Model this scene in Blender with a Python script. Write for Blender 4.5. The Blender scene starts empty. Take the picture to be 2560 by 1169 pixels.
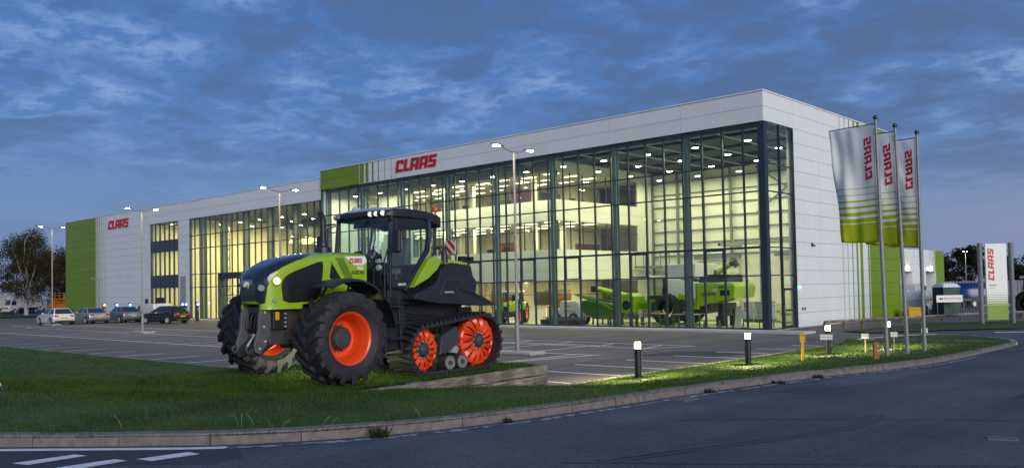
import bpy, bmesh, math, random
import numpy as np
from mathutils import Vector, Matrix, Quaternion
from mathutils.geometry import delaunay_2d_cdt
R = math.radians
PI = math.pi
sin, cos = math.sin, math.cos
random.seed(7)
SC = bpy.context.scene
COL = SC.collection

# ------------------------------------------------------------------ camera
# world frame: origin at the foot of the showroom's near corner, +X along the front, +Y into the building
cam_d = bpy.data.cameras.new('camera')
cam = bpy.data.objects.new('camera', cam_d)
COL.objects.link(cam)
cam_d.sensor_fit = 'HORIZONTAL'
cam_d.sensor_width = 36.0
cam_d.lens = 30.16
cam_d.shift_y = 70.0 / 2560.0
cam_d.clip_start = 0.1
cam_d.clip_end = 6000
HEAD, PITCH, ROLL = R(132.7), R(1.8), R(1.09)
_f = Vector((cos(HEAD), sin(HEAD), 0)); _r = Vector((_f.y, -_f.x, 0)); _z = Vector((0, 0, 1))
_fw = _f * cos(PITCH) + _z * sin(PITCH); _up = _z * cos(PITCH) - _f * sin(PITCH)
_rt = _r * cos(ROLL) - _up * sin(ROLL); _up2 = _r * sin(ROLL) + _up * cos(ROLL)
CAMP = Vector((19.85, -40.55, 2.4))
cam.matrix_world = Matrix((
    (_rt.x, _up2.x, -_fw.x, CAMP.x), (_rt.y, _up2.y, -_fw.y, CAMP.y),
    (_rt.z, _up2.z, -_fw.z, CAMP.z), (0, 0, 0, 1)))
SC.camera = cam

# ------------------------------------------------------------------ sky and sun (dusk)
SUN_AZ, SUN_EL = R(-22), R(16)          # direction towards the afterglow, from +X round to +Y
world = bpy.data.worlds.new('World')
SC.world = world
world.use_nodes = True
wt = world.node_tree
for n in list(wt.nodes): wt.nodes.remove(n)
def WN(t, **k):
    n = wt.nodes.new(t)
    for a, b in k.items(): setattr(n, a, b)
    return n
def WL(a, b): wt.links.new(a, b)
def wmath(op, a, b=None, c=None):
    n = WN('ShaderNodeMath', operation=op)
    for i, v in enumerate((a, b, c)):
        if v is None: continue
        if isinstance(v, (int, float)): n.inputs[i].default_value = v
        else: WL(v, n.inputs[i])
    return n.outputs[0]
def wmix(fac, a, b, bt='MIX'):
    n = WN('ShaderNodeMix', data_type='RGBA', blend_type=bt)
    for s, v in ((0, fac), (6, a), (7, b)):
        if isinstance(v, (int, float)): n.inputs[s].default_value = v
        elif isinstance(v, tuple): n.inputs[s].default_value = v + (1,)
        else: WL(v, n.inputs[s])
    return n.outputs[2]
tc = WN('ShaderNodeTexCoord')
sep = WN('ShaderNodeSeparateXYZ'); WL(tc.outputs['Generated'], sep.inputs[0])
zc = wmath('MAXIMUM', sep.outputs[2], 0.0)
den = wmath('ADD', zc, 0.14)
px = wmath('DIVIDE', sep.outputs[0], den); py = wmath('DIVIDE', sep.outputs[1], den)
cmb = WN('ShaderNodeCombineXYZ'); WL(px, cmb.inputs[0]); WL(py, cmb.inputs[1])
def wnoise(scale, det, rough, off, dist=0.0):
    mp = WN('ShaderNodeMapping'); WL(cmb.outputs[0], mp.inputs[0])
    mp.inputs['Location'].default_value = off
    n = WN('ShaderNodeTexNoise'); WL(mp.outputs[0], n.inputs['Vector'])
    n.inputs['Scale'].default_value = scale; n.inputs['Detail'].default_value = det
    n.inputs['Roughness'].default_value = rough; n.inputs['Distortion'].default_value = dist
    return n.outputs['Fac']
def wrange(v, a, b, c=0.0, d=1.0):
    n = WN('ShaderNodeMapRange', interpolation_type='SMOOTHSTEP')
    WL(v, n.inputs[0])
    for i, x in enumerate((a, b, c, d)): n.inputs[i + 1].default_value = x
    return n.outputs[0]
sky = WN('ShaderNodeTexSky', sky_type='NISHITA')
sky.sun_disc = False
sky.sun_elevation = R(2.5)
sky.sun_rotation = PI / 2 - SUN_AZ
sky.air_density = 1.0; sky.dust_density = 0.6; sky.ozone_density = 3.0
base = wmix(1.0, sky.outputs[0], (0.85, 1.0, 1.3), 'MULTIPLY')
big = wnoise(0.75, 3.0, 0.5, (3.1, 1.7, 0))
mid = wnoise(3.0, 7.0, 0.56, (0.4, 5.2, 0), 0.2)
fin = wnoise(9.0, 6.0, 0.58, (7.7, 2.2, 0), 0.1)
hz = wrange(zc, 0.0, 0.34)                      # 0 on the horizon
az = wmath('ADD', wmath('MULTIPLY', sep.outputs[0], cos(SUN_AZ)), wmath('MULTIPLY', sep.outputs[1], sin(SUN_AZ)))
glow = wmath('MULTIPLY', wrange(az, -1.0, 0.15), wrange(zc, 0.7, 0.0))
blue = wmix(hz, (0.130, 0.205, 0.43), (0.040, 0.135, 0.41))
warm = wmix(wmath('MULTIPLY', glow, 0.85), blue, (0.29, 0.29, 0.47))
# broken deck of small clouds, thinning out low over the horizon
dens = wmath('ADD', wmath('MULTIPLY', mid, 0.55), wmath('MULTIPLY', big, 0.35))
dens = wmath('ADD', dens, wmath('MULTIPLY', fin, 0.24))
low = wmath('ADD', zc, wmath('MULTIPLY', wmath('SUBTRACT', big, 0.5), 0.30))
deck = wrange(low, 0.07, 0.21)
cover = wmath('MULTIPLY', wrange(dens, 0.52, 0.66), deck)
gap = wmath('MULTIPLY', wrange(dens, 0.60, 0.49), deck)
wisp = wmath('MULTIPLY', gap, wrange(fin, 0.38, 0.62))
c1 = wmix(wmath('MULTIPLY', deck, 0.60), warm, (0.055, 0.140, 0.39))
c1 = wmix(wmath('MULTIPLY', wisp, 0.55), c1, (0.27, 0.41, 0.69))
c2 = wmix(wmath('MULTIPLY', cover, 0.85), c1, (0.058, 0.098, 0.225))
c3 = wmix(wmath('MULTIPLY', glow, wmath('MULTIPLY', cover, 0.30)), c2, (0.24, 0.22, 0.36))
c4 = wmix(0.045, c3, base, 'ADD')
c4 = wmix(1.0, c4, (1.03, 0.97, 0.89), 'MULTIPLY')
bg = WN('ShaderNodeBackground'); WL(c4, bg.inputs[0]); bg.inputs[1].default_value = 1.0
wo = WN('ShaderNodeOutputWorld'); WL(bg.outputs[0], wo.inputs[0])

sun_d = bpy.data.lights.new('sun', 'SUN')
sun_d.energy = 2.2; sun_d.angle = R(35); sun_d.color = (1.0, 0.965, 0.87)
sun = bpy.data.objects.new('sun', sun_d); COL.objects.link(sun)
_sd = Vector((cos(SUN_EL) * cos(SUN_AZ), cos(SUN_EL) * sin(SUN_AZ), sin(SUN_EL)))
sun.rotation_euler = (-_sd).to_track_quat('-Z', 'Y').to_euler()
sun.location = (60, -20, 40)
SC.view_settings.view_transform = 'Standard'
SC.view_settings.look = 'None'
SC.view_settings.exposure = 0.12
SC.view_settings.gamma = 1.0
SC.render.engine = 'CYCLES'
SC.cycles.use_denoising = True
SC.cycles.max_bounces = 7
SC.cycles.diffuse_bounces = 3
SC.cycles.glossy_bounces = 3
SC.cycles.transmission_bounces = 4
SC.cycles.transparent_max_bounces = 24
SC.cycles.sample_clamp_indirect = 4.0
SC.cycles.caustics_reflective = False
SC.cycles.caustics_refractive = False

# ------------------------------------------------------------------ materials
def mat(name, col, rough=0.5, metal=0.0, var=0.0, vs=3.0, bump=0.0, bs=40.0, coat=0.0, emit=None, es=0.0, spec=0.5, dirt=None, ds=1.5, dl=(0.5, 0.7), objvar=0.0, streak=0.0):
    m = bpy.data.materials.new(name); m.use_nodes = True
    nt = m.node_tree; b = nt.nodes['Principled BSDF']
    b.inputs['Base Color'].default_value = tuple(col) + (1,)
    b.inputs['Roughness'].default_value = rough; b.inputs['Metallic'].default_value = metal
    b.inputs['Coat Weight'].default_value = coat; b.inputs['Specular IOR Level'].default_value = spec
    geo = None
    def N(t): return nt.nodes.new(t)
    if var or bump or dirt: geo = N('ShaderNodeNewGeometry')
    last = None
    if var:
        n = N('ShaderNodeTexNoise'); nt.links.new(geo.outputs['Position'], n.inputs['Vector'])
        n.inputs['Scale'].default_value = vs; n.inputs['Detail'].default_value = 6
        mr = N('ShaderNodeMapRange'); nt.links.new(n.outputs['Fac'], mr.inputs[0])
        mr.inputs[1].default_value = 0.3; mr.inputs[2].default_value = 0.7
        mr.inputs[3].default_value = 1 - var; mr.inputs[4].default_value = 1 + var
        mx = N('ShaderNodeMix'); mx.data_type = 'RGBA'; mx.blend_type = 'MULTIPLY'; mx.inputs[0].default_value = 1
        mx.inputs[6].default_value = tuple(col) + (1,); nt.links.new(mr.outputs[0], mx.inputs[7])
        last = mx.outputs[2]
    if dirt:
        n = N('ShaderNodeTexNoise'); nt.links.new(geo.outputs['Position'], n.inputs['Vector'])
        n.inputs['Scale'].default_value = ds; n.inputs['Detail'].default_value = 9; n.inputs['Roughness'].default_value = 0.65
        mr = N('ShaderNodeMapRange'); nt.links.new(n.outputs['Fac'], mr.inputs[0])
        mr.inputs[1].default_value = dl[0]; mr.inputs[2].default_value = dl[1]
        mx = N('ShaderNodeMix'); mx.data_type = 'RGBA'; nt.links.new(mr.outputs[0], mx.inputs[0])
        if last: nt.links.new(last, mx.inputs[6])
        else: mx.inputs[6].default_value = tuple(col) + (1,)
        mx.inputs[7].default_value = tuple(dirt) + (1,)
        last = mx.outputs[2]
    def mul(v, lo, hi, a_, b_):
        mr = N('ShaderNodeMapRange'); nt.links.new(v, mr.inputs[0])
        for i, x in enumerate((lo, hi, a_, b_)): mr.inputs[i + 1].default_value = x
        mx = N('ShaderNodeMix'); mx.data_type = 'RGBA'; mx.blend_type = 'MULTIPLY'; mx.inputs[0].default_value = 1
        if last: nt.links.new(last, mx.inputs[6])
        else: mx.inputs[6].default_value = tuple(col) + (1,)
        nt.links.new(mr.outputs[0], mx.inputs[7]); return mx.outputs[2]
    if objvar:
        oi = N('ShaderNodeObjectInfo'); last = mul(oi.outputs['Random'], 0, 1, 1 - objvar, 1 + objvar * .3)
    if streak:
        g2 = N('ShaderNodeNewGeometry'); mp = N('ShaderNodeMapping'); mp.inputs['Scale'].default_value = (7, 7, .25); nt.links.new(g2.outputs['Position'], mp.inputs[0])
        n = N('ShaderNodeTexNoise'); nt.links.new(mp.outputs[0], n.inputs['Vector']); n.inputs['Scale'].default_value = 1.0; n.inputs['Detail'].default_value = 5
        last = mul(n.outputs['Fac'], .5, .75, 1, 1 - streak)
    if last: nt.links.new(last, b.inputs['Base Color'])
    if bump:
        n = N('ShaderNodeTexNoise'); nt.links.new(geo.outputs['Position'], n.inputs['Vector'])
        n.inputs['Scale'].default_value = bs; n.inputs['Detail'].default_value = 4
        bp = N('ShaderNodeBump'); bp.inputs['Strength'].default_value = bump; bp.inputs['Distance'].default_value = 0.02
        nt.links.new(n.outputs['Fac'], bp.inputs['Height']); nt.links.new(bp.outputs[0], b.inputs['Normal'])
    if emit:
        b.inputs['Emission Color'].default_value = tuple(emit) + (1,); b.inputs['Emission Strength'].default_value = es
    return m

def glass(name, tint, rough=0.0, ior=1.45, boost=1.0):
    m = bpy.data.materials.new(name); m.use_nodes = True
    nt = m.node_tree
    for n in list(nt.nodes): nt.nodes.remove(n)
    o = nt.nodes.new('ShaderNodeOutputMaterial')
    t = nt.nodes.new('ShaderNodeBsdfTransparent'); t.inputs[0].default_value = tuple(tint) + (1,)
    g = nt.nodes.new('ShaderNodeBsdfGlossy'); g.inputs['Roughness'].default_value = rough
    f = nt.nodes.new('ShaderNodeLayerWeight'); f.inputs[0].default_value = 0.5
    pw = nt.nodes.new('ShaderNodeMath'); pw.operation = 'POWER'; pw.inputs[1].default_value = 5.0; nt.links.new(f.outputs['Facing'], pw.inputs[0])
    f0 = ((ior - 1) / (ior + 1)) ** 2
    mu = nt.nodes.new('ShaderNodeMath'); mu.operation = 'MULTIPLY_ADD'; mu.inputs[1].default_value = (1 - f0) * boost; mu.inputs[2].default_value = f0 * boost; mu.use_clamp = True
    x = nt.nodes.new('ShaderNodeMixShader')
    nt.links.new(pw.outputs[0], mu.inputs[0]); nt.links.new(mu.outputs[0], x.inputs[0])
    nt.links.new(t.outputs[0], x.inputs[1]); nt.links.new(g.outputs[0], x.inputs[2]); nt.links.new(x.outputs[0], o.inputs[0])
    return m

def emis(name, col, s):
    return mat(name, (0.6, 0.6, 0.6), 0.5, emit=col, es=s)

G = {}
G['white_panel'] = mat('white_panel', (0.77, 0.79, 0.79), 0.42, var=0.03, vs=0.6, objvar=0.025, streak=0.05, bump=0.05, bs=0.9)
G['dark_joint'] = mat('dark_joint', (0.10, 0.105, 0.12), 0.8)
G['lime_panel'] = mat('lime_panel', (0.175, 0.285, 0.005), 0.42, var=0.05, vs=0.7, objvar=0.04, streak=0.06, bump=0.05, bs=0.9)
G['frame'] = mat('frame_blue_grey', (0.022, 0.035, 0.05), 0.45, var=0.05)
G['steel_in'] = mat('steel_blue_grey', (0.14, 0.185, 0.195), 0.5, var=0.06)
G['spandrel'] = mat('spandrel', (0.012, 0.022, 0.035), 0.12, spec=0.6)
G['glass'] = glass('facade_glass', (0.92, 0.965, 0.915), 0.0, 1.5, 1.0)
G['glass_in'] = glass('partition_glass', (0.93, 0.96, 0.94), 0.0, 1.4, 0.6)
G['cab_glass'] = glass('cab_glass', (0.90, 0.955, 0.945), 0.0, 1.5, 1.0)
G['car_glass'] = mat('car_glass', (0.02, 0.03, 0.04), 0.06, spec=0.9)
G['red'] = mat('logo_red', (0.52, 0.008, 0.018), 0.4)
G['white'] = mat('white_paint', (0.78, 0.78, 0.76), 0.4)
G['inner_white'] = mat('inner_white', (0.78, 0.79, 0.72), 0.6, var=0.02)
G['inner_floor'] = mat('inner_floor', (0.55, 0.55, 0.48), 0.25, var=0.05)
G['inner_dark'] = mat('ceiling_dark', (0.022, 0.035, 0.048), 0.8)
G['claas_green'] = mat('machine_green', (0.285, 0.455, 0.012), 0.26, coat=0.5, var=0.06, vs=2.5)
G['orange_red'] = mat('rim_orange_red', (0.78, 0.066, 0.010), 0.32, coat=0.3, var=0.05, vs=4)
G['rubber'] = mat('rubber', (0.020, 0.021, 0.026), 0.68, var=0.25, vs=5, bump=0.25, bs=60)
G['black'] = mat('black_plastic', (0.018, 0.020, 0.027), 0.42, var=0.1)
G['black_gloss'] = mat('black_gloss', (0.012, 0.015, 0.026), 0.16, coat=0.6)
G['cast'] = mat('cast_dark_grey', (0.045, 0.048, 0.052), 0.5, var=0.2, vs=8)
G['grey'] = mat('mid_grey', (0.28, 0.29, 0.30), 0.5, var=0.06)
G['silver'] = mat('silver', (0.55, 0.56, 0.57), 0.35, metal=0.6)
G['galv'] = mat('galvanised', (0.24, 0.245, 0.25), 0.5, metal=0.3, var=0.12, vs=9)
G['yellow'] = mat('yellow_paint', (0.62, 0.36, 0.015), 0.5, var=0.08)
G['orange'] = mat('orange_paint', (0.62, 0.20, 0.010), 0.5, var=0.08)
G['brown_grey'] = mat('brown_grey', (0.20, 0.14, 0.08), 0.8, var=0.2)
G['timber'] = mat('sleeper_timber', (0.36, 0.30, 0.25), 0.85, var=0.22, vs=7, bump=0.5, bs=24, dirt=(0.13, 0.10, 0.085), ds=3.2, dl=(0.55, 0.75))
G['concrete'] = mat('concrete', (0.36, 0.34, 0.33), 0.85, var=0.15, vs=8, bump=0.2, bs=60)
G['kerb'] = mat('kerb_concrete', (0.175, 0.150, 0.150), 0.9, var=0.2, vs=9, bump=0.35, bs=70, dirt=(0.11, 0.09, 0.08), ds=4.0, dl=(0.52, 0.7))
G['line'] = mat('line_paint', (0.78, 0.78, 0.76), 0.7, var=0.10, vs=6, dirt=(0.35, 0.35, 0.35), ds=9, dl=(0.60, 0.74))
G['old_line'] = mat('old_line_paint', (0.42, 0.43, 0.44), 0.75, var=0.2, vs=10, dirt=(0.07, 0.072, 0.08), ds=6, dl=(0.46, 0.56))
G['lamp_on'] = emis('lamp_lit', (1.0, 0.88, 0.66), 25.0)

# ------------------------------------------------------------------ mesh builder
class MB:
    def __init__(s): s.v = []; s.f = []
    def add(s, vs, fs):
        o = len(s.v); s.v += [tuple(p) for p in vs]; s.f += [tuple(i + o for i in f) for f in fs]; return s
    def box(s, c, d, rot=None):
        hx, hy, hz = d[0] / 2, d[1] / 2, d[2] / 2
        p = [Vector((x, y, z)) for z in (-hz, hz) for y in (-hy, hy) for x in (-hx, hx)]
        if rot is not None: p = [rot @ q for q in p]
        c = Vector(c); p = [q + c for q in p]
        return s.add(p, [(0, 2, 3, 1), (4, 5, 7, 6), (0, 1, 5, 4), (2, 6, 7, 3), (0, 4, 6, 2), (1, 3, 7, 5)])
    def bx(s, x0, x1, y0, y1, z0, z1):
        return s.box(((x0 + x1) / 2, (y0 + y1) / 2, (z0 + z1) / 2), (abs(x1 - x0), abs(y1 - y0), abs(z1 - z0)))
    def prism(s, poly, a, b, axis='y', fn=None):
        # poly in the plane normal to axis; fn(p, a_or_b) may override the third coordinate
        def P(p, t):
            if axis == 'y': return (p[0], t, p[1])
            if axis == 'x': return (t, p[0], p[1])
            return (p[0], p[1], t)
        n = len(poly)
        area = sum(poly[i][0] * poly[(i + 1) % n][1] - poly[(i + 1) % n][0] * poly[i][1] for i in range(n))
        pl = list(poly) if area > 0 else list(poly)[::-1]
        if axis == 'y': pl = pl[::-1]
        lo = [P(p, a + (fn(p) if fn else 0)) for p in pl]; hi = [P(p, b + (fn(p) if fn else 0)) for p in pl]
        f = [tuple(range(n))[::-1], tuple(range(n, 2 * n))]
        f += [(i, (i + 1) % n, n + (i + 1) % n, n + i) for i in range(n)]
        if a > b: f = [q[::-1] for q in f]
        return s.add(lo + hi, f)
    def lathe(s, prof, n=24, axis='z', c=(0, 0, 0), cap=True, arc=None):
        vs = []; m = len(prof)
        full = arc is None
        a0, a1 = (0, 2 * PI) if full else arc
        cnt = n if full else n + 1
        for i in range(cnt):
            a = a0 + (a1 - a0) * i / n
            for r, h in prof:
                if axis == 'z': p = (r * cos(a), r * sin(a), h)
                elif axis == 'y': p = (r * cos(a), h, r * sin(a))
                else: p = (h, r * cos(a), r * sin(a))
                vs.append((p[0] + c[0], p[1] + c[1], p[2] + c[2]))
        fs = []
        for i in range(n):
            j = (i + 1) % cnt
            for k in range(m - 1):
                q = (i * m + k, j * m + k, j * m + k + 1, i * m + k + 1)
                fs.append(q if axis != 'y' else q[::-1])
        if cap and full:
            for k in (0, m - 1):
                if prof[k][0] > 1e-4:
                    q = tuple(i * m + k for i in range(n)); fs.append(q[::-1] if (k == 0) == (axis != 'y') else q)
        return s.add(vs, fs)
    def cyl(s, c, r, h, n=16, axis='z'):
        return s.lathe([(r, -h / 2), (r, h / 2)], n, axis, c)
    def tube(s, pts, r, n=8, cap=True):
        pts = [Vector(p) for p in pts]; k = len(pts)
        rr = r if isinstance(r, (list, tuple)) else [r] * k
        vs = []; pn = None
        for i, p in enumerate(pts):
            t = (pts[min(i + 1, k - 1)] - pts[max(i - 1, 0)]).normalized()
            if pn is None:
                pn = t.orthogonal().normalized()
            else:
                pn = (pn - t * pn.dot(t)).normalized()
            b = t.cross(pn)
            for j in range(n):
                a = 2 * PI * j / n
                vs.append(p + (pn * cos(a) + b * sin(a)) * rr[i])
        fs = [(i * n + j, i * n + (j + 1) % n, (i + 1) * n + (j + 1) % n, (i + 1) * n + j) for i in range(k - 1) for j in range(n)]
        if cap: fs += [tuple(range(n))[::-1], tuple((k - 1) * n + j for j in range(n))]
        return s.add(vs, fs)
    def loft(s, secs, closed=True, cap=True, flip=False):
        n = len(secs[0]); vs = [p for q in secs for p in q]; fs = []
        for i in range(len(secs) - 1):
            for j in range(n if closed else n - 1):
                q = (i * n + j, i * n + (j + 1) % n, (i + 1) * n + (j + 1) % n, (i + 1) * n + j)
                fs.append(q[::-1] if flip else q)
        if cap and closed:
            a = tuple(range(n)); b = tuple((len(secs) - 1) * n + j for j in range(n))
            fs += [a if flip else a[::-1], b[::-1] if flip else b]
        return s.add(vs, fs)
    def mirror_y(s):
        o = len(s.v); nf = [tuple(i + o for i in f)[::-1] for f in s.f]
        s.v += [(x, -y, z) for x, y, z in s.v]; s.f += nf; return s
    def xf(s, m):
        s.v = [tuple(m @ Vector(p)) for p in s.v]; return s
    def mesh(s, name, m=None, smooth=None, fix=True):
        me = bpy.data.meshes.new(name)
        me.from_pydata(s.v, [], s.f)
        if fix and len(s.f) < 60000:
            b = bmesh.new(); b.from_mesh(me); bmesh.ops.recalc_face_normals(b, faces=b.faces); b.to_mesh(me); b.free()
        if smooth is not None:
            me.shade_smooth(); me.set_sharp_from_angle(angle=R(smooth))
        if m is not None: me.materials.append(m)
        return me
def link(name, me, parent=None, loc=None, rot=None, bevel=0.0, seg=2):
    o = bpy.data.objects.new(name, me); COL.objects.link(o)
    if parent is not None: o.parent = parent
    if loc is not None: o.location = loc
    if rot is not None: o.rotation_euler = rot
    if bevel:
        md = o.modifiers.new('edge', 'BEVEL'); md.width = bevel; md.segments = seg; md.limit_method = 'ANGLE'; md.angle_limit = R(40)
    return o
def part(name, mb, m, parent, smooth=None, bevel=0.0, seg=2, loc=None, rot=None):
    m = G[m] if isinstance(m, str) else m
    return link(name, mb.mesh(name, m, smooth), parent, loc, rot, bevel, seg)
_BC = {}
def boxpart(name, m, parent, x0, x1, y0, y1, z0, z1):
    """a box piece sharing its mesh with alike pieces"""
    d = (round(abs(x1 - x0), 3), round(abs(y1 - y0), 3), round(abs(z1 - z0), 3))
    k = (m, d)
    if k not in _BC: _BC[k] = MB().box((0, 0, 0), d).mesh(name, G[m])
    return link(name, _BC[k], parent, ((x0 + x1) / 2, (y0 + y1) / 2, (z0 + z1) / 2))
def tag(o, label, cat, group=None, kind=None):
    if label: o['label'] = label
    if cat: o['category'] = cat
    if group: o['group'] = group
    if kind: o['kind'] = kind
    return o
def thing(name, label, cat, loc=(0, 0, 0), rz=0.0, group=None):
    o = bpy.data.objects.new(name, None); COL.objects.link(o)
    o.empty_display_size = 0.2
    o.location = loc; o.rotation_euler = (0, 0, rz)
    return tag(o, label, cat, group)
def structure(name, mb, m, smooth=None):
    o = part(name, mb, m, None, smooth); o['kind'] = 'structure'; return o
KIDS = {}
def copy_tree(o, parent=None):
    c = o.copy(); COL.objects.link(c); c.parent = parent
    for ch in list(o.children): copy_tree(ch, c)
    return c
def basis(o, xd, yd):
    xd = Vector(xd).normalized(); yd = Vector(yd).normalized(); zd = xd.cross(yd)
    return Matrix(((xd.x, yd.x, zd.x, o[0]), (xd.y, yd.y, zd.y, o[1]), (xd.z, yd.z, zd.z, o[2]), (0, 0, 0, 1)))
def text(name, body, size, m, parent, o, xd, yd=(0, 0, 1), ext=0.002, align='CENTER', shear=0.0, space=1.0, bold=0.0):
    cu = bpy.data.curves.new(name, 'FONT'); cu.body = body; cu.size = size; cu.extrude = ext; cu.align_x = align
    cu.shear = shear; cu.space_character = space; cu.offset = bold; cu.resolution_u = 3
    cu.materials.append(G[m] if isinstance(m, str) else m)
    tmp = bpy.data.objects.new(name, cu)
    me = bpy.data.meshes.new_from_object(tmp); bpy.data.objects.remove(tmp); bpy.data.curves.remove(cu)
    ob = bpy.data.objects.new(name, me); COL.objects.link(ob); ob.parent = parent
    ob.matrix_local = basis(o, xd, yd); return ob
# blocky italic lettering
LET = {'C': (0.80, [(0, 0, .30, 1), (.30, .77, .80, 1), (.30, 0, .80, .24), (.56, .64, .80, .77)]),
       'L': (0.62, [(0, 0, .31, 1), (.31, 0, .62, .24)]),
       'A': (0.88, [(0, 0, .29, 1), (.59, 0, .88, 1), (.29, .77, .59, 1), (.29, .26, .59, .46)]),
       'S': (0.80, [(0, .77, .80, 1), (0, .42, .28, .77), (.28, .42, .80, .60), (.52, .24, .80, .42), (0, 0, .80, .24)])}
def logo(parent, fn, width, height, m, word='CLAAS', depth=0.03, slant=0.20, gap=0.13, nsub=1):
    """lettering laid on a surface: fn(a, b, d) -> point, a along the word, b up the letters, d out of the surface"""
    tot = sum(LET[c][0] for c in word) + gap * (len(word) - 1) + slant
    k = width / tot; a0 = 0.0
    for c in word:
        w, rc = LET[c]; mb = MB()
        for x0, y0, x1, y1 in rc:
            n = max(1, int(nsub * (y1 - y0) + .99))
            for q in range(n):
                ya = y0 + (y1 - y0) * q / n; yb = y0 + (y1 - y0) * (q + 1) / n
                P = []
                for d in (0.0, depth):
                    for (x, y) in ((x0, ya), (x1, ya), (x1, yb), (x0, yb)):
                        P.append(fn((a0 + x + slant * y) * k, y * height, d))
                mb.add(P, [(0, 3, 2, 1), (4, 5, 6, 7), (0, 1, 5, 4), (1, 2, 6, 5), (2, 3, 7, 6), (3, 0, 4, 7)])
        part('letter', mb, m, parent)
        a0 += w + gap
def area_light(name, parent, loc, size, power, col, rot=(0, 0, 0), shape='DISK', spread=PI, sy=None):
    l = bpy.data.lights.new(name, 'AREA'); l.shape = shape; l.size = size; l.energy = power; l.color = col
    if sy: l.size_y = sy
    l.spread = spread
    o = bpy.data.objects.new(name, l); COL.objects.link(o); o.parent = parent; o.location = loc; o.rotation_euler = rot
    return o
def emis_clear(name, col, s):
    """a lit lens that also lets the lamp inside shine through"""
    m = bpy.data.materials.new(name); m.use_nodes = True; nt = m.node_tree
    for n in list(nt.nodes): nt.nodes.remove(n)
    o = nt.nodes.new('ShaderNodeOutputMaterial'); t = nt.nodes.new('ShaderNodeBsdfTransparent'); e = nt.nodes.new('ShaderNodeEmission')
    e.inputs[0].default_value = tuple(col) + (1,); e.inputs[1].default_value = s; a = nt.nodes.new('ShaderNodeAddShader')
    nt.links.new(t.outputs[0], a.inputs[0]); nt.links.new(e.outputs[0], a.inputs[1]); nt.links.new(a.outputs[0], o.inputs[0]); return m
def spot_light(name, parent, loc, power, col, size, r=0.04):
    l = bpy.data.lights.new(name, 'SPOT'); l.energy = power; l.color = col; l.spot_size = size; l.spot_blend = .35; l.shadow_soft_size = r
    o = bpy.data.objects.new(name, l); COL.objects.link(o); o.parent = parent; o.location = loc; return o
def point_light(name, parent, loc, power, col, r=0.05):
    l = bpy.data.lights.new(name, 'POINT'); l.energy = power; l.color = col; l.shadow_soft_size = r
    o = bpy.data.objects.new(name, l); COL.objects.link(o); o.parent = parent; o.location = loc
    return o
# ------------------------------------------------------------------ ground, road, lawn
def asphalt(name, c0, c1, speck, bump=0.25, rough=0.85, big=0.35):
    m = bpy.data.materials.new(name); m.use_nodes = True; nt = m.node_tree; b = nt.nodes['Principled BSDF']
    N = nt.nodes.new; L = nt.links.new
    g = N('ShaderNodeNewGeometry')
    a = N('ShaderNodeTexNoise'); a.inputs['Scale'].default_value = big; a.inputs['Detail'].default_value = 7; a.inputs['Roughness'].default_value = 0.6
    f = N('ShaderNodeTexNoise'); f.inputs['Scale'].default_value = 55; f.inputs['Detail'].default_value = 3; f.inputs['Roughness'].default_value = 0.7
    L(g.outputs['Position'], a.inputs[0]); L(g.outputs['Position'], f.inputs[0])
    r = N('ShaderNodeMapRange'); L(a.outputs[0], r.inputs[0]); r.inputs[1].default_value = 0.32; r.inputs[2].default_value = 0.68
    x = N('ShaderNodeMix'); x.data_type = 'RGBA'; L(r.outputs[0], x.inputs[0]); x.inputs[6].default_value = c0 + (1,); x.inputs[7].default_value = c1 + (1,)
    r2 = N('ShaderNodeMapRange'); L(f.outputs[0], r2.inputs[0]); r2.inputs[1].default_value = 0.3; r2.inputs[2].default_value = 0.72
    r2.inputs[3].default_value = 1 - speck; r2.inputs[4].default_value = 1 + speck
    # worn wheel paths along the road, coarse mottling
    mp = N('ShaderNodeMapping'); mp.inputs['Scale'].default_value = (1.1, .07, 1); L(g.outputs['Position'], mp.inputs[0])
    wv = N('ShaderNodeTexNoise'); wv.inputs['Scale'].default_value = 1.0; wv.inputs['Detail'].default_value = 4; L(mp.outputs[0], wv.inputs[0])
    co = N('ShaderNodeTexNoise'); co.inputs['Scale'].default_value = 14; co.inputs['Detail'].default_value = 4; co.inputs['Roughness'].default_value = .75; L(g.outputs['Position'], co.inputs[0])
    for src, lo, hi, k in ((wv, .35, .65, .16), (co, .3, .7, .24)):
        q = N('ShaderNodeMapRange'); L(src.outputs[0], q.inputs[0]); q.inputs[1].default_value = lo; q.inputs[2].default_value = hi; q.inputs[3].default_value = 1 - k; q.inputs[4].default_value = 1 + k
        x2 = N('ShaderNodeMix'); x2.data_type = 'RGBA'; x2.blend_type = 'MULTIPLY'; x2.inputs[0].default_value = 1; L(x.outputs[2], x2.inputs[6]); L(q.outputs[0], x2.inputs[7]); x = x2
    y = N('ShaderNodeMix'); y.data_type = 'RGBA'; y.blend_type = 'MULTIPLY'; y.inputs[0].default_value = 1
    L(x.outputs[2], y.inputs[6]); L(r2.outputs[0], y.inputs[7]); L(y.outputs[2], b.inputs['Base Color'])
    b.inputs['Roughness'].default_value = rough; b.inputs['Specular IOR Level'].default_value = 0.35
    bp = N('ShaderNodeBump'); bp.inputs['Strength'].default_value = bump; bp.inputs['Distance'].default_value = 0.015
    L(f.outputs[0], bp.inputs['Height']); L(bp.outputs[0], b.inputs['Normal'])
    return m
G['road'] = asphalt('road_asphalt', (0.060, 0.066, 0.080), (0.108, 0.114, 0.130), 0.6, bump=.5)
G['patch'] = asphalt('road_patch_asphalt', (0.042, 0.045, 0.055), (0.060, 0.064, 0.075), 0.4)
G['park'] = asphalt('car_park_asphalt', (0.125, 0.110, 0.108), (0.180, 0.160, 0.152), 0.40, big=0.22)
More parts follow.
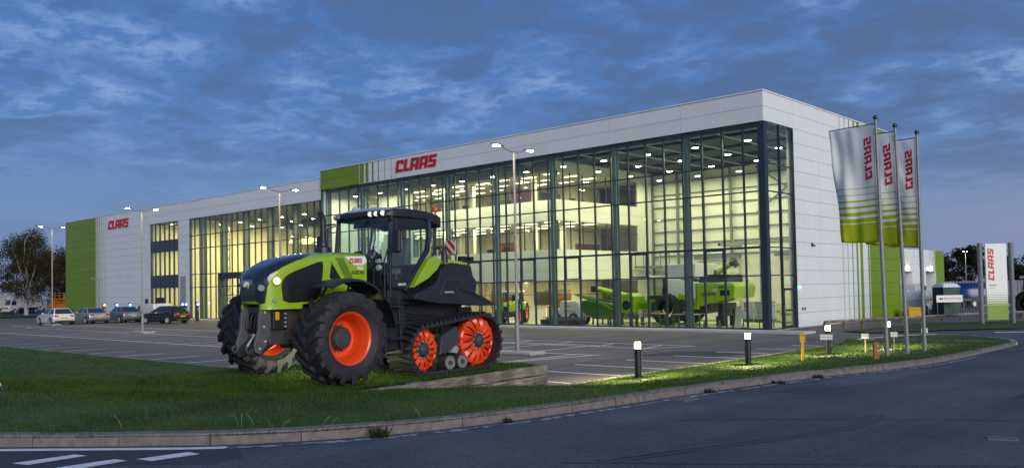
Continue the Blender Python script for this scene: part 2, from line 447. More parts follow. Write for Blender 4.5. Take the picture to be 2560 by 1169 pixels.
G['field'] = mat('far_ground', (0.030, 0.045, 0.018), 0.95, var=0.3, vs=0.05)
G['skid'] = mat('skid_rubber', (0.050, 0.054, 0.064), 0.8, var=0.3, vs=14)
def lawn_mat(name, c0, c1, c2, trans=0.0):
    m = bpy.data.materials.new(name); m.use_nodes = True; nt = m.node_tree; b = nt.nodes['Principled BSDF']
    N = nt.nodes.new; L = nt.links.new
    g = N('ShaderNodeNewGeometry')
    a = N('ShaderNodeTexNoise'); a.inputs['Scale'].default_value = 0.8; a.inputs['Detail'].default_value = 8; a.inputs['Roughness'].default_value = 0.65
    f = N('ShaderNodeTexNoise'); f.inputs['Scale'].default_value = 9; f.inputs['Detail'].default_value = 5
    L(g.outputs['Position'], a.inputs[0]); L(g.outputs['Position'], f.inputs[0])
    r = N('ShaderNodeMapRange'); L(a.outputs[0], r.inputs[0]); r.inputs[1].default_value = 0.36; r.inputs[2].default_value = 0.62
    x = N('ShaderNodeMix'); x.data_type = 'RGBA'; L(r.outputs[0], x.inputs[0]); x.inputs[6].default_value = c0 + (1,); x.inputs[7].default_value = c1 + (1,)
    r2 = N('ShaderNodeMapRange'); L(f.outputs[0], r2.inputs[0]); r2.inputs[1].default_value = 0.52; r2.inputs[2].default_value = 0.74
    y = N('ShaderNodeMix'); y.data_type = 'RGBA'; L(r2.outputs[0], y.inputs[0]); L(x.outputs[2], y.inputs[6]); y.inputs[7].default_value = c2 + (1,)
    if trans > .4:                              # every blade a little lighter, darker or drier than the next
        at = N('ShaderNodeAttribute'); at.attribute_name = 'rnd'
        q = N('ShaderNodeMapRange'); L(at.outputs['Fac'], q.inputs[0]); q.inputs[3].default_value = .45; q.inputs[4].default_value = 1.55
        z = N('ShaderNodeMix'); z.data_type = 'RGBA'; z.blend_type = 'MULTIPLY'; z.inputs[0].default_value = 1; L(y.outputs[2], z.inputs[6]); L(q.outputs[0], z.inputs[7])
        q2 = N('ShaderNodeMapRange'); L(at.outputs['Fac'], q2.inputs[0]); q2.inputs[1].default_value = .93; q2.inputs[2].default_value = .97
        y = N('ShaderNodeMix'); y.data_type = 'RGBA'; L(q2.outputs[0], y.inputs[0]); L(z.outputs[2], y.inputs[6]); y.inputs[7].default_value = (.22, .18, .08, 1)
    L(y.outputs[2], b.inputs['Base Color']); b.inputs['Roughness'].default_value = 0.75; b.inputs['Specular IOR Level'].default_value = 0.2
    if trans:                                   # leaves let light through
        tr = N('ShaderNodeBsdfTranslucent'); L(y.outputs[2], tr.inputs[0]); mx = N('ShaderNodeMixShader'); mx.inputs[0].default_value = trans
        L(b.outputs[0], mx.inputs[1]); L(tr.outputs[0], mx.inputs[2]); L(mx.outputs[0], nt.nodes['Material Output'].inputs[0])
    return m
G['lawn'] = lawn_mat('lawn_soil', (0.030, 0.070, 0.010), (0.060, 0.115, 0.016), (0.095, 0.115, 0.030))
G['blade'] = lawn_mat('grass_blade', (0.036, 0.092, 0.011), (0.070, 0.150, 0.019), (0.135, 0.150, 0.045), .45)

def zr(y):
    """road level: 0.86 m by the camera, falling to the yard"""
    t = (y + 34.0) * (0.83 / 30)
    z = 0.86 - (0.5 * (t + math.sqrt(t * t + 0.003)) - 0.0)
    return 0.03 + 0.5 * ((z - 0.03) + math.sqrt((z - 0.03) ** 2 + 0.0008))
KERB = [(-60, -94.8), (-35, -74.3), (-12, -55.4), (0, -45.6), (6, -40.7), (9.78, -37.57), (10.88, -36.66), (11.58, -36.06), (12.05, -35.42), (12.42, -34.66), (12.68, -33.72),
        (12.80, -32.5), (12.80, -30.9), (12.76, -29.0), (12.76, -27.0), (12.85, -24.9), (13.05, -22.8), (13.25, -20.9), (13.28, -18.5), (13.08, -14.8), (12.68, -9.9), (12.36, -6.3)]
NOSE = [(11.9, -4.1), (10.9, -2.5), (9.56, -1.4), (8.2, -0.9), (7.2, -2.1), (6.75, -4.5), (6.62, -7.0)]
def resample(poly, step):
    out = [Vector(poly[0])]
    for a, b in zip(poly[:-1], poly[1:]):
        a, b = Vector(a), Vector(b); n = max(1, int(round((b - a).length / step)))
        out += [a.lerp(b, i / n) for i in range(1, n + 1)]
    return out
def smooth_line(poly, it=2):
    for _ in range(it):
        q = [poly[0]]
        for a, b in zip(poly[:-1], poly[1:]):
            a, b = Vector(a), Vector(b); q += [a.lerp(b, .25), a.lerp(b, .75)]
        q.append(poly[-1]); poly = q
    return [Vector(p) for p in poly]
KL = smooth_line(KERB + NOSE, 2)
PARKE = [(-60, -26.4), (5.9, -26.4), (6.4, -26.2), (6.6, -25.7), (6.6, -7.0)]
KARR = np.array([(p.x, p.y) for p in resample([tuple(p) for p in KL], 0.5)])
def d_kerb(x, y):
    return float(np.sqrt(((KARR - (x, y)) ** 2).sum(1).min()))
def d_park(x, y):
    dx = max(0.0, x - 6.6); dy = max(0.0, -26.4 - y)
    return math.hypot(dx, dy)
def vz(x, y):
    """verge height between the car park edge and the road kerb"""
    dk, dp = d_kerb(x, y), d_park(x, y)
    t = dp / (dp + dk + 1e-6); s = min(1.0, t * 1.3); s = s * s * (3 - 2 * s)
    w = max(0.0, min(1.0, (y + 30.5) / 4.0)); w = w * w * (3 - 2 * w); s = s * (1 - w) + (t * t * .25 + t * .75) * w
    zk = zr(y) + 0.10
    z = 0.05 + (zk - 0.05) * s
    return z + 0.02 * sin(x * 1.3 + y * .7) * min(1, dk, dp)
def cdt_sheet(name, outline, zfn, step, m, keep=None):
    ol = resample(list(outline) + [outline[0]], step)[:-1]
    n = len(ol); xs = [p.x for p in ol]; ys = [p.y for p in ol]
    vs = [Vector((p.x, p.y)) for p in ol]; es = [(i, (i + 1) % n) for i in range(n)]
    x = min(xs) + step * .5
    while x < max(xs):
        y = min(ys) + step * .5
        while y < max(ys):
            if keep is None or keep(x, y): vs.append(Vector((x + random.uniform(-.1, .1) * step, y + random.uniform(-.1, .1) * step)))
            y += step
        x += step
    r = delaunay_2d_cdt(vs, es, [tuple(range(n))], 1, 1e-5)
    mb = MB(); mb.add([(p.x, p.y, zfn(p.x, p.y)) for p in r[0]], [tuple(f) for f in r[2]])
    me = mb.mesh(name, G[m], 60)
    me.update()
    if sum(p.normal.z for p in me.polygons[:20]) < 0: me.flip_normals()
    return me

ground = link('ground', MB().add([(-2500, -2500, -0.05), (2500, -2500, -0.05), (2500, 2500, -0.05), (-2500, 2500, -0.05)], [(0, 1, 2, 3)]).mesh('ground', G['field']))
ground['kind'] = 'structure'
car_park = link('car_park', MB().add([(-170, -60, 0), (110, -60, 0), (110, 150, 0), (-170, 150, 0)], [(0, 1, 2, 3)]).mesh('car_park', G['park']))
car_park['kind'] = 'structure'
klo = [tuple(p) for p in KL]
road_ol = klo + [(6.0, 4.0), (14, 9.5), (40, 11), (70, 9), (70, -95), (-40, -130)]
road = link('road', cdt_sheet('road', road_ol, lambda x, y: zr(y), 1.6, 'road')); road['kind'] = 'structure'
lawn_ol = klo + PARKE[::-1]
LX, LY = [], []
lawn = link('lawn', cdt_sheet('lawn', lawn_ol, vz, 0.55, 'lawn', lambda x, y: x > -34)); lawn['kind'] = 'structure'

# road markings on the road, as thin sheets
def road_quad(name, pts, m, dz=0.005, parent=road):
    mb = MB(); mb.add([(x, y, zr(y) + dz) for x, y in pts], [tuple(range(len(pts)))])
    return part(name, mb, m, parent)
def ribbon(name, line, o0, o1, m, zf, parent, dz=0.005):
    mb = MB(); P = []
    line = [Vector(p[:2]) for p in line]
    for i, p in enumerate(line):
        t = (line[min(i + 1, len(line) - 1)] - line[max(i - 1, 0)]).normalized(); n = Vector((t.y, -t.x))
        a = o0(i) if callable(o0) else o0; b = o1(i) if callable(o1) else o1
        for o in (a, b):
            q = p + n * o; P.append((q.x, q.y, zf(q.x, q.y) + dz))
    mb.add(P, [(2 * i, 2 * i + 1, 2 * i + 3, 2 * i + 2) for i in range(len(line) - 1)])
    return part(name, mb, m, parent)
kl2 = resample([tuple(p) for p in KL], 0.35)
left_part = [p for p in kl2 if p.x < 11.75 and p.y < -35.8 and p.x > -20]
right_part = [p for p in kl2 if p.y > -36.0 and p.y < -15 and p.x > 11.5]
rz = lambda x, y: zr(y)
ribbon('road_marking', left_part, lambda i: 0.13 + 0.0 * i, lambda i: 0.25, 'line', rz, road)
ribbon('road_marking', right_part, lambda i: 0.16 + .02 * sin(i), lambda i: 0.25 + .015 * sin(i * 1.7), 'old_line', rz, road)
road_quad('road_patch', [(6.2, -41.9), (9.8, -38.9), (11.2, -37.75), (12.0, -37.0), (12.45, -36.6), (12.35, -36.25), (11.95, -36.1), (11.5, -36.35), (10.5, -37.25), (9.5, -38.05), (6.0, -41.0)], 'patch', 0.003)
for q in ([(10.89, -37.80), (11.10, -37.74), (11.07, -37.20), (10.90, -37.25)], [(11.65, -36.97), (11.86, -36.92), (11.90, -36.46), (11.70, -36.48)],
          [(11.46, -37.62), (11.68, -37.56), (11.66, -37.06), (11.48, -37.10)], [(10.15, -38.6), (10.36, -38.54), (10.33, -38.0), (10.15, -38.05)]):
    road_quad('road_marking', q, 'line', 0.007)
# give-way dash in the yard entrance, skid marks, a cover
road_quad('road_marking', [(9.6, 2.5), (10.9, 3.6), (10.75, 4.0), (9.4, 2.9)], 'line')
for off, w in ((0.0, 0.09), (0.14, 0.05)):
    pts = [(15.1 + off, -34.3), (15.35 + off, -33.3), (15.62 + off, -32.4), (15.85 + off, -31.5), (15.95 + off, -30.7), (15.9 + off, -30.0), (15.75 + off, -29.4)]
    sp = smooth_line(pts, 2)
    ribbon('skid_mark', sp, -w / 2, w / 2, 'skid', rz, road, 0.004)
G['cover'] = mat('cover_metal', (0.13, 0.13, 0.14), 0.6, var=.2)
for pts in ([(14.2, -31.6), (15.6, -30.2), (17.6, -28.6), (20.0, -27.4)], [(13.4, -24.5), (16.0, -24.0), (19.5, -23.9), (24, -24.3)], [(14.9, -34.6), (16.2, -33.6), (18.0, -32.2)]):
    sp = smooth_line(pts, 2); ribbon('road_seam', sp, lambda i: -.012 - .006 * sin(i * 2.3), lambda i: .012 + .006 * sin(i * 1.7), 'patch', rz, road, .004)
road_quad('road_repair', [(16.6, -26.2), (18.1, -25.9), (18.0, -24.9), (16.55, -25.1)], 'patch', .003)
road_quad('road_repair', [(13.5, -27.6), (14.1, -27.6), (14.15, -26.1), (13.55, -26.0)], 'patch', .003)
gu = MB().bx(-.2, .2, -.2, .2, -.004, .008)
for i in range(6): gu.bx(-.17, .17, -.165 + i * .06, -.13 + i * .06, .008, .016)
go = part('gully_grate', gu, 'cover', None, loc=(13.05, -29.6, zr(-29.6) + .004)); tag(go, 'dark iron gully grate in the gutter by the kerb', 'drain grate')
cov = MB().box((0, 0, 0), (0.28, 0.20, 0.012))
for i in range(6): cov.box((-0.115 + i * 0.046, 0, 0.008), (0.014, 0.16, 0.005))
mh = part('access_cover', cov, 'cover', None, loc=(17.5, -30.6, zr(-30.6) + 0.006), rot=(0, 0, R(20)))
tag(mh, 'small grey metal access cover set in the dark road', 'manhole cover')

# kerbs
def stones(name, line, length, prof, m, zf, label=None):
    root = bpy.data.objects.new(name, None); COL.objects.link(root); root['kind'] = 'structure'
    pts = resample([tuple(p) for p in line], 0.05); acc = [pts[0]]; d = 0
    for a, b in zip(pts[:-1], pts[1:]):
        d += (b - a).length
        if d >= length: acc.append(b); d = 0
    for a, b in zip(acc[:-1], acc[1:]):
        t = (b - a).normalized(); n = Vector((t.y, -t.x)); g = 0.006
        A = a + t * g; B = b - t * g; mb = MB(); S = []
        dz0, dn = random.uniform(-.006, .006), random.uniform(-.008, .008)
        for P in (A, B):
            zz = zf(P.x, P.y) + dz0
            S.append([(P.x - n.x * (u + dn), P.y - n.y * (u + dn), zz + v) for u, v in prof])
        mb.loft(S); part('kerb_stone', mb, m, root)
    return root
KP = [(0.0, -0.12), (0.0, 0.075), (0.03, 0.115), (0.15, 0.125), (0.15, -0.12)]
kb1 = [p for p in kl2 if p.y < -5.5 and p.x > -14]
stones('road_kerb', kb1, 0.914, KP, 'kerb', rz)
kb2 = [p for p in resample([tuple(p) for p in KL], 0.3) if p.y > -6.6]
G['kerb_pale'] = mat('kerb_pale', (0.42, 0.40, 0.39), 0.9, var=0.15, vs=6)
stones('junction_kerb', kb2, 0.914, [(0.0, -0.1), (0.0, 0.07), (0.04, 0.10), (0.20, 0.11), (0.20, -0.1)], 'kerb_pale', rz)
G['edging'] = mat('edging_concrete', (0.27, 0.26, 0.25), 0.9, var=0.2, vs=5)
pe = resample(smooth_line(PARKE, 1), 0.3)
stones('car_park_edging', [p for p in pe if p.x > -40], 1.8, [(0.0, -0.08), (0.0, 0.075), (-0.10, 0.075), (-0.10, -0.08)], 'edging', lambda x, y: 0.0)

# car park bay lines, one piece each
def bay_line(x0, y0, x1, y1, w=0.14):
    d = Vector((x1 - x0, y1 - y0)); n = Vector((-d.y, d.x)).normalized() * w / 2
    mb = MB(); mb.add([(x0 + n.x, y0 + n.y, .005), (x0 - n.x, y0 - n.y, .005), (x1 - n.x, y1 - n.y, .005), (x1 + n.x, y1 + n.y, .005)], [(0, 1, 2, 3)])
    part('bay_line', mb, 'line', car_park)
for i in range(8):                      # bays along the right-hand edge
    y = -23.7 + i * 2.18
    bay_line(2.1 + i * .42, y - .05, 6.45, y + .05)
for i in range(15):                     # short ticks along the lawn edge
    bay_line(-3.6 - i * 2.9, -26.25, -3.5 - i * 2.9, -24.1)
bay_line(0.4, -20.6, -56, -20.6); bay_line(1.2, -16.2, -56, -16.2); bay_line(-1.0, -11.9 - .1, -56, -11.95)
for i in range(24): bay_line(0.3 - i * 2.4, -20.5, 0.5 - i * 2.4, -16.3, .12)
for i in range(24): bay_line(-1.9 - i * 2.4, -16.1, -1.8 - i * 2.4, -12.05, .12)
bay_line(0.4, -20.6, 1.3, -15.9)
bay_line(-18, -12.75, 1.0, -12.6); bay_line(-18, -10.55, 2.0, -10.6); bay_line(1.0, -12.6, 2.0, -10.6)
for i in range(8): bay_line(0.9 - i * 2.35, -12.55, 0.5 - i * 2.35, -10.65, .12)
for i in range(9): bay_line(-58.5 - 0.1, -15.0 + i * 2.7, -63.5, -15.0 + i * 2.7)
bay_line(-56.5, -16.2, -56.5, -11.95)
dk = MB(); dk.add([(2.6, -15.5, .003), (5.2, -15.0, .003), (5.6, -13.1, .003), (4.2, -12.6, .003), (2.8, -13.6, .003)], [(0, 1, 2, 3, 4)])
part('asphalt_patch', dk, 'patch', car_park)

# paved strip along the foot of the building
pv = MB().bx(-60.5, 2.4, -1.5, -0.06, 0.0, 0.10)
G['paving'] = mat('paving', (0.50, 0.49, 0.48), 0.85, var=0.1, vs=3)
structure('pavement', pv, 'paving')
# tarmac footway beside the side wall and the grass beyond the entrance
G['grass_far'] = lawn_mat('grass_far', (0.030, 0.055, 0.012), (0.055, 0.085, 0.018), (0.08, 0.085, 0.03))
tl = [(3.2, 1.2), (5.0, 0.2), (7.2, 3.0), (12.5, 9.0), (22, 13.2), (60, 16.5), (60, 21), (22, 18), (10, 15.5), (4.0, 10.5)]
tw = link('far_verge', cdt_sheet('far_verge', [(x, y) for x, y in tl], lambda x, y: 0.07 + .02 * sin(x), 1.2, 'grass_far')); tw['kind'] = 'structure'

# ------------------------------------------------------------------ mound under the tractor with its timber wall
W0, W1 = Vector((8.02, -31.9)), Vector((7.52, -26.35))       # timber wall line, front to back
def mz(x, y):
    a = 0.76 - 0.03 * (y + 31.5) / 5.0
    fall = max(0.0, 4.2 - x) / 4.0; fall2 = max(0.0, -33.3 - y) / 2.2
    f = min(1.0, math.hypot(fall, fall2)); f = f * f * (3 - 2 * f)
    return a - f * 0.95 + (0.10 * max(0.0, min(1.0, (6.4 - x) / 1.2)) if y < -29.8 else 0.0) * (1 - f)
def wall_x(y): return W0.x + (W1.x - W0.x) * (y - W0.y) / (W1.y - W0.y)
mo = [(wall_x(-35.8) - .0, -35.8), (wall_x(-34), -34), (W0.x - .02, W0.y), (W1.x - .02, W1.y - .02), (0.4, -26.5), (-0.2, -30), (0.6, -35.8)]
mound = link('mound', cdt_sheet('mound', mo, mz, 0.4, 'lawn')); mound['kind'] = 'structure'
def timber_mat():
    m = bpy.data.materials.new('weathered_sleeper'); m.use_nodes = True; nt = m.node_tree; b = nt.nodes['Principled BSDF']; N = nt.nodes.new; L = nt.links.new
    g = N('ShaderNodeNewGeometry'); mp = N('ShaderNodeMapping'); mp.inputs['Scale'].default_value = (14, 1.6, 26); L(g.outputs['Position'], mp.inputs[0])
    a = N('ShaderNodeTexNoise'); a.inputs['Scale'].default_value = 1.2; a.inputs['Detail'].default_value = 7; a.inputs['Roughness'].default_value = .65; L(mp.outputs[0], a.inputs[0])
    k = N('ShaderNodeTexNoise'); k.inputs['Scale'].default_value = 2.3; k.inputs['Detail'].default_value = 4; L(g.outputs['Position'], k.inputs[0])
    cr = N('ShaderNodeValToRGB'); e = cr.color_ramp.elements; e[0].position = .30; e[0].color = (.045, .035, .028, 1); e[1].position = .68; e[1].color = (.40, .345, .29, 1); q = e.new(.42); q.color = (.22, .18, .15, 1); L(a.outputs[0], cr.inputs[0])
    r = N('ShaderNodeMapRange'); L(k.outputs[0], r.inputs[0]); r.inputs[1].default_value = .35; r.inputs[2].default_value = .65; r.inputs[3].default_value = .55; r.inputs[4].default_value = 1.15
    oi = N('ShaderNodeObjectInfo'); r2 = N('ShaderNodeMapRange'); L(oi.outputs['Random'], r2.inputs[0]); r2.inputs[3].default_value = .72; r2.inputs[4].default_value = 1.1
    x = N('ShaderNodeMix'); x.data_type = 'RGBA'; x.blend_type = 'MULTIPLY'; x.inputs[0].default_value = 1; L(cr.outputs[0], x.inputs[6]); L(r.outputs[0], x.inputs[7])
    x2 = N('ShaderNodeMix'); x2.data_type = 'RGBA'; x2.blend_type = 'MULTIPLY'; x2.inputs[0].default_value = 1; L(x.outputs[2], x2.inputs[6]); L(r2.outputs[0], x2.inputs[7])
    L(x2.outputs[2], b.inputs['Base Color']); b.inputs['Roughness'].default_value = .9
    bp = N('ShaderNodeBump'); bp.inputs['Strength'].default_value = .6; bp.inputs['Distance'].default_value = .02; L(a.outputs[0], bp.inputs['Height']); L(bp.outputs[0], b.inputs['Normal']); return m
G['timber'] = timber_mat()
ret = thing('timber_retaining_wall', 'low weathered timber sleeper wall holding up the mound beside the tracks', 'retaining wall')
hs = 0.2
ang = math.atan2(W1.y - W0.y, W1.x - W0.x)
for row in range(3):
    zt = 0.735 - row * (hs + .016); d = (W1 - W0).normalized(); nn = Vector((d.y, -d.x))
    Lw = (W1 - W0).length; start = (0.0, 1.25, 3.2)[row]
    cuts = [start, start + (2.55, 2.1, 1.2)[row], Lw + (.12, 0.0, 0.12)[row]]
    for s0, s1 in zip(cuts[:-1], cuts[1:]):
        if s1 - s0 < .2: continue
        a, b = W0 + d * (s0 + .006), W0 + d * (s1 - .006); mb = MB(); S = []
        for k in range(7):
            p = a.lerp(b, k / 6); j = lambda: random.uniform(-.006, .006)
            S.append([(p.x + nn.x * (0.0 + j()), p.y + nn.y * j(), zt - hs + j()), (p.x + nn.x * (.12 + j()), p.y + nn.y * (.12), zt - hs + j()),
                      (p.x + nn.x * (.12 + j()), p.y + nn.y * (.12), zt + j()), (p.x + nn.x * j(), p.y, zt + j())])
        mb.loft(S); part('sleeper', mb, 'timber', ret, bevel=0.014, seg=2)
    e0, e1 = W1.x - (0.0 if row != 1 else -.12), 2.4 + row * .6
    mb = MB().bx(e1, e0 - .003, W1.y + .001, W1.y + .12, zt - hs, zt - .004); part('sleeper', mb, 'timber', ret, bevel=0.014, seg=2)

# ------------------------------------------------------------------ grass
def in_poly(px, py, poly):
    c = np.zeros(len(px), bool); j = len(poly) - 1
    for i in range(len(poly)):
        xi, yi = poly[i]; xj, yj = poly[j]
        c ^= ((yi > py) != (yj > py)) & (px < (xj - xi) * (py - yi) / (yj - yi + 1e-12) + xi); j = i
    return c
rng = np.random.default_rng(5)
def scatter(poly, box, dens, n):
    x = rng.uniform(box[0], box[1], n); y = rng.uniform(box[2], box[3], n)
    d = np.hypot(x - CAMP.x, y - CAMP.y)
    k = rng.random(n) < np.minimum(1.0, (dens / d) ** 1.7)
    x, y = x[k], y[k]; k = in_poly(x, y, poly); return x[k], y[k]
def height_np(x, y, fn):
    """height sampled on a grid and interpolated"""
    x0, y0 = x.min() - 1, y.min() - 1; st = 0.25
    nx, ny = int((x.max() - x0) / st) + 3, int((y.max() - y0) / st) + 3
    H = np.array([[fn(x0 + i * st, y0 + j * st) for j in range(ny)] for i in range(nx)])
    fx, fy = (x - x0) / st, (y - y0) / st; i, j = fx.astype(int), fy.astype(int); fx -= i; fy -= j
    return H[i, j] * (1 - fx) * (1 - fy) + H[i + 1, j] * fx * (1 - fy) + H[i, j + 1] * (1 - fx) * fy + H[i + 1, j + 1] * fx * fy
def blades(name, x, y, z, hmin, hmax, wid, label, m='blade'):
    n = len(x); d = np.hypot(x - CAMP.x, y - CAMP.y)
    h = rng.uniform(hmin, hmax, n) * (1 + d * 0.012) * (0.75 + 0.5 * (np.sin(x * 2.1 + np.sin(y * 1.7)) * .5 + .5)); a = rng.uniform(0, 2 * PI, n); w = wid * (0.6 + d * 0.055)
    ln = rng.uniform(0.1, 0.8, n) * h; la = rng.uniform(0, 2 * PI, n)
    V = np.zeros((n, 3, 3))
    V[:, 0] = np.stack([x - np.cos(a) * w, y - np.sin(a) * w, z - .012], 1)
    V[:, 1] = np.stack([x + np.cos(a) * w, y + np.sin(a) * w, z - .012], 1)
    V[:, 2] = np.stack([x + np.cos(la) * ln, y + np.sin(la) * ln, z + h], 1)
    me = bpy.data.meshes.new(name); me.vertices.add(n * 3); me.vertices.foreach_set('co', V.reshape(-1))
    me.loops.add(n * 3); me.loops.foreach_set('vertex_index', np.arange(n * 3, dtype=np.int32))
    me.polygons.add(n); me.polygons.foreach_set('loop_start', np.arange(n, dtype=np.int32) * 3)
    me.update(calc_edges=True); me.materials.append(G[m])
    at = me.attributes.new('rnd', 'FLOAT', 'FACE'); at.data.foreach_set('value', rng.random(n).astype(np.float32))
    o = link(name, me); return tag(o, label, 'grass', None, 'stuff')
polyL = [(p[0], p[1]) for p in lawn_ol]
x, y = scatter(polyL, (-30, 13.4, -48, -3), 13.0, 1300000)
cut = in_poly(x, y, [(p[0], p[1]) for p in mo]); z = height_np(x, y, vz)
zm = np.where(cut, -1.0, z); k = ~cut | (z > 0.6)
k = ~cut
blades('lawn_grass', x[k], y[k], z[k], 0.020, 0.050, 0.0038, 'short mown green grass covering the verge and lawn')
x, y = scatter([(p[0], p[1]) for p in mo], (-1, 8.2, -36, -26.3), 16.0, 150000)
z = height_np(x, y, mz); z2 = height_np(x, y, vz); z = np.maximum(z, z2)
blades('mound_grass', x, y, z, 0.022, 0.055, 0.0038, 'darker grass on the mound under the big tractor')
# weeds along the kerb and dry stems in the lawn
def tuft(px, py, r, n, h, name, label, m, zb):
    mb = MB()
    for i in range(n):
        a = random.uniform(0, 2 * PI); q = r * math.sqrt(random.random()); bx, by = px + q * cos(a), py + q * sin(a)
        b2 = random.uniform(0, 2 * PI); hh = h * random.uniform(.5, 1); sp = hh * random.uniform(.2, .7); w = .006
        mb.add([(bx - w, by, zb), (bx + w, by, zb), (bx + sp * cos(b2) * .5 + w * .7, by + sp * sin(b2) * .5, zb + hh * .7), (bx + sp * cos(b2), by + sp * sin(b2), zb + hh)], [(0, 1, 2), (0, 2, 3)])
    o = link(name, mb.mesh(name, G[m], None, False)); return tag(o, label, 'weeds', 'weeds along the kerb')
G['weed'] = lawn_mat('weed', (0.014, 0.030, 0.008), (0.035, 0.050, 0.014), (0.07, 0.06, 0.03), .3)
for i, (wx, wy, r, n, h, lab) in enumerate(((12.52, -34.75, .10, 90, .13, 'largest dark tuft of weeds growing at the foot of the road kerb'), (12.87, -33.1, .06, 50, .08, 'small tuft of weeds against the kerb right of the largest tuft'),
        (12.84, -28.4, .10, 60, .08, 'low weeds in the gutter below the first lit bollard'), (12.95, -26.2, .12, 70, .07, 'thin line of weeds in the gutter below the second lit bollard'), (13.0, -24.6, .10, 60, .09, 'weeds in the gutter where the kerb sinks into the grass'))):
    tuft(wx, wy, r, n, h, 'weed_tuft', lab, 'weed', zr(wy))
G['straw'] = mat('dry_stem', (0.32, 0.27, 0.14), 0.9)
st = MB()
for i, (sx, sy) in enumerate(((11.35, -35.7), (11.25, -35.5), (11.5, -35.45), (11.6, -35.35), (11.2, -35.65), (11.78, -34.95), (11.86, -34.9), (12.2, -33.9), (10.2, -36.5))):
    z0 = vz(sx, sy); a = random.uniform(0, 6.28); hh = random.uniform(.07, .15)
    st.tube([(sx, sy, z0), (sx + .03 * cos(a), sy + .03 * sin(a), z0 + hh * .6), (sx + .08 * cos(a), sy + .08 * sin(a), z0 + hh)], .002, 4)
tag(link('dry_stems', st.mesh('dry_stems', G['straw'])), 'thin dry pale stems standing in the lawn near the kerb', 'grass', None, 'stuff')
# ------------------------------------------------------------------ showroom hall
hall = thing('showroom_building', 'tall white showroom hall with lit full height glass front beside the flags', 'building')
HL = 38.4                                  # length of the glazed front
WC = (1.0, 0.92, 0.57)                     # lamp light in the hall
def panel_x(b, x0, x1, z0, z1, m, y=-0.12, t=0.10):
    g = 0.008; return boxpart('cladding_panel', m, b, x0 + g, x1 - g, y, y + t, z0 + g, z1 - g)
def panel_y(b, y0, y1, z0, z1, m, x=0.02, t=0.10):
    g = 0.008; return boxpart('cladding_panel', m, b, x - t, x, y0 + g, y1 - g, z0 + g, z1 - g)
RH = 0.7625
# fascia over the glass
for r in range(2):
    z0 = 10.675 + r * RH
    xs = [-38.4, -33.3] + [-28.8 + 4.8 * i for i in range(7)]
    for i in range(len(xs) - 1): panel_x(hall, xs[i], xs[i + 1], z0, z0 + RH, 'lime_panel' if i == 0 else 'white_panel')
boxpart('fascia_backing', 'dark_joint', hall, -38.4, -0.02, -0.03, 0.25, 10.69, 12.18)
for x, w in ((-33.25, .06), (-32.95, .55), (-32.30, .36), (-31.60, .20), (-30.92, .10), (-30.17, .06), (-29.42, .04)):
    boxpart('stripe', 'white_panel' if w == .06 and x < -33 else 'lime_panel', hall, x - w / 2, x + w / 2, -0.126, -0.119, 10.70, 12.19)
boxpart('parapet_cap', 'white_panel', hall, -38.45, 0.06, -0.17, 0.30, 12.205, 12.27)
boxpart('parapet_cap', 'white_panel', hall, -0.28, 0.06, 0.305, 19.3, 12.205, 12.27)
logo(hall, lambda a, b, d: (-28.9 + a, -0.13 - d, 11.08 + b), 4.55, 0.86, 'red', depth=0.05)
# side wall
ys = [3.28, 6.5, 9.75, 13.52, 16.4, 19.25]
for r in range(16):
    z0 = 0.075 + r * (12.2 - .075) / 16; z1 = z0 + (12.2 - .075) / 16
    for i in range(5): panel_y(hall, ys[i], ys[i + 1], z0, z1, 'lime_panel' if i > 2 else 'white_panel')
for r in range(2): panel_y(hall, -0.12, 3.28, 10.675 + r * RH, 10.675 + (r + 1) * RH, 'white_panel')
boxpart('side_backing', 'dark_joint', hall, -0.25, -0.06, 3.3, 19.2, 0.08, 12.18)
boxpart('side_backing', 'dark_joint', hall, -0.25, -0.06, 0.26, 3.29, 10.70, 12.18)
for y, w in ((9.59, .05), (10.32, .07), (11.04, .13), (11.77, .26), (12.45, .44)):
    boxpart('stripe', 'lime_panel', hall, 0.019, 0.026, y - w / 2, y + w / 2, 0.09, 12.19)
for y, w in ((13.05, .26), (13.78, .06)):
    boxpart('stripe', 'white_panel', hall, 0.019, 0.027, y - w / 2, y + w / 2, 0.09, 12.19)
# glazing
ZT = [0.12, 2.84, 4.28, 7.14, 8.56, 10.66]
boxpart('corner_post', 'frame', hall, -0.36, 0.0, -0.06, 0.30, 0.06, 10.67)
for i in range(1, 33):
    x = -1.2 * i
    boxpart('mullion', 'frame', hall, x - .042, x + .042, -0.05, 0.06, 0.06, 10.66)
for k, z in enumerate(ZT):
    h = 0.07 if k not in (2, 0) else 0.11
    boxpart('transom', 'frame', hall, -38.4, -0.37, -0.045, 0.06, z - h / 2, z + h / 2)
for i in range(32):
    for k in range(5):
        xa, xb = -1.2 * (i + 1) + .044, -1.2 * i - .044
        if i == 0: xb = -0.365
        boxpart('pane', 'glass', hall, xa, xb, 0.018, 0.030, ZT[k] + .05, ZT[k + 1] - .05)
        if k == 1 and i in (2, 6, 10, 13, 17, 21, 24, 28):       # opening lights
            f = MB()
            for q in ((xa, xb, ZT[k] + .051, ZT[k] + .12), (xa, xb, ZT[k + 1] - .12, ZT[k + 1] - .051), (xa, xa + .07, ZT[k] + .12, ZT[k + 1] - .12), (xb - .07, xb, ZT[k] + .12, ZT[k + 1] - .12)):
                f.bx(q[0], q[1], -.05, .06, q[2], q[3])
            part('opening_light_frame', f, 'frame', hall)
for y in (1.62, 3.22):
    boxpart('mullion', 'frame', hall, -0.10, 0.04, y - .04, y + .04, 0.06, 10.67)
for k, z in enumerate(ZT): boxpart('transom', 'frame', hall, -0.09, 0.03, 0.30, 3.18, z - .03, z + .03)
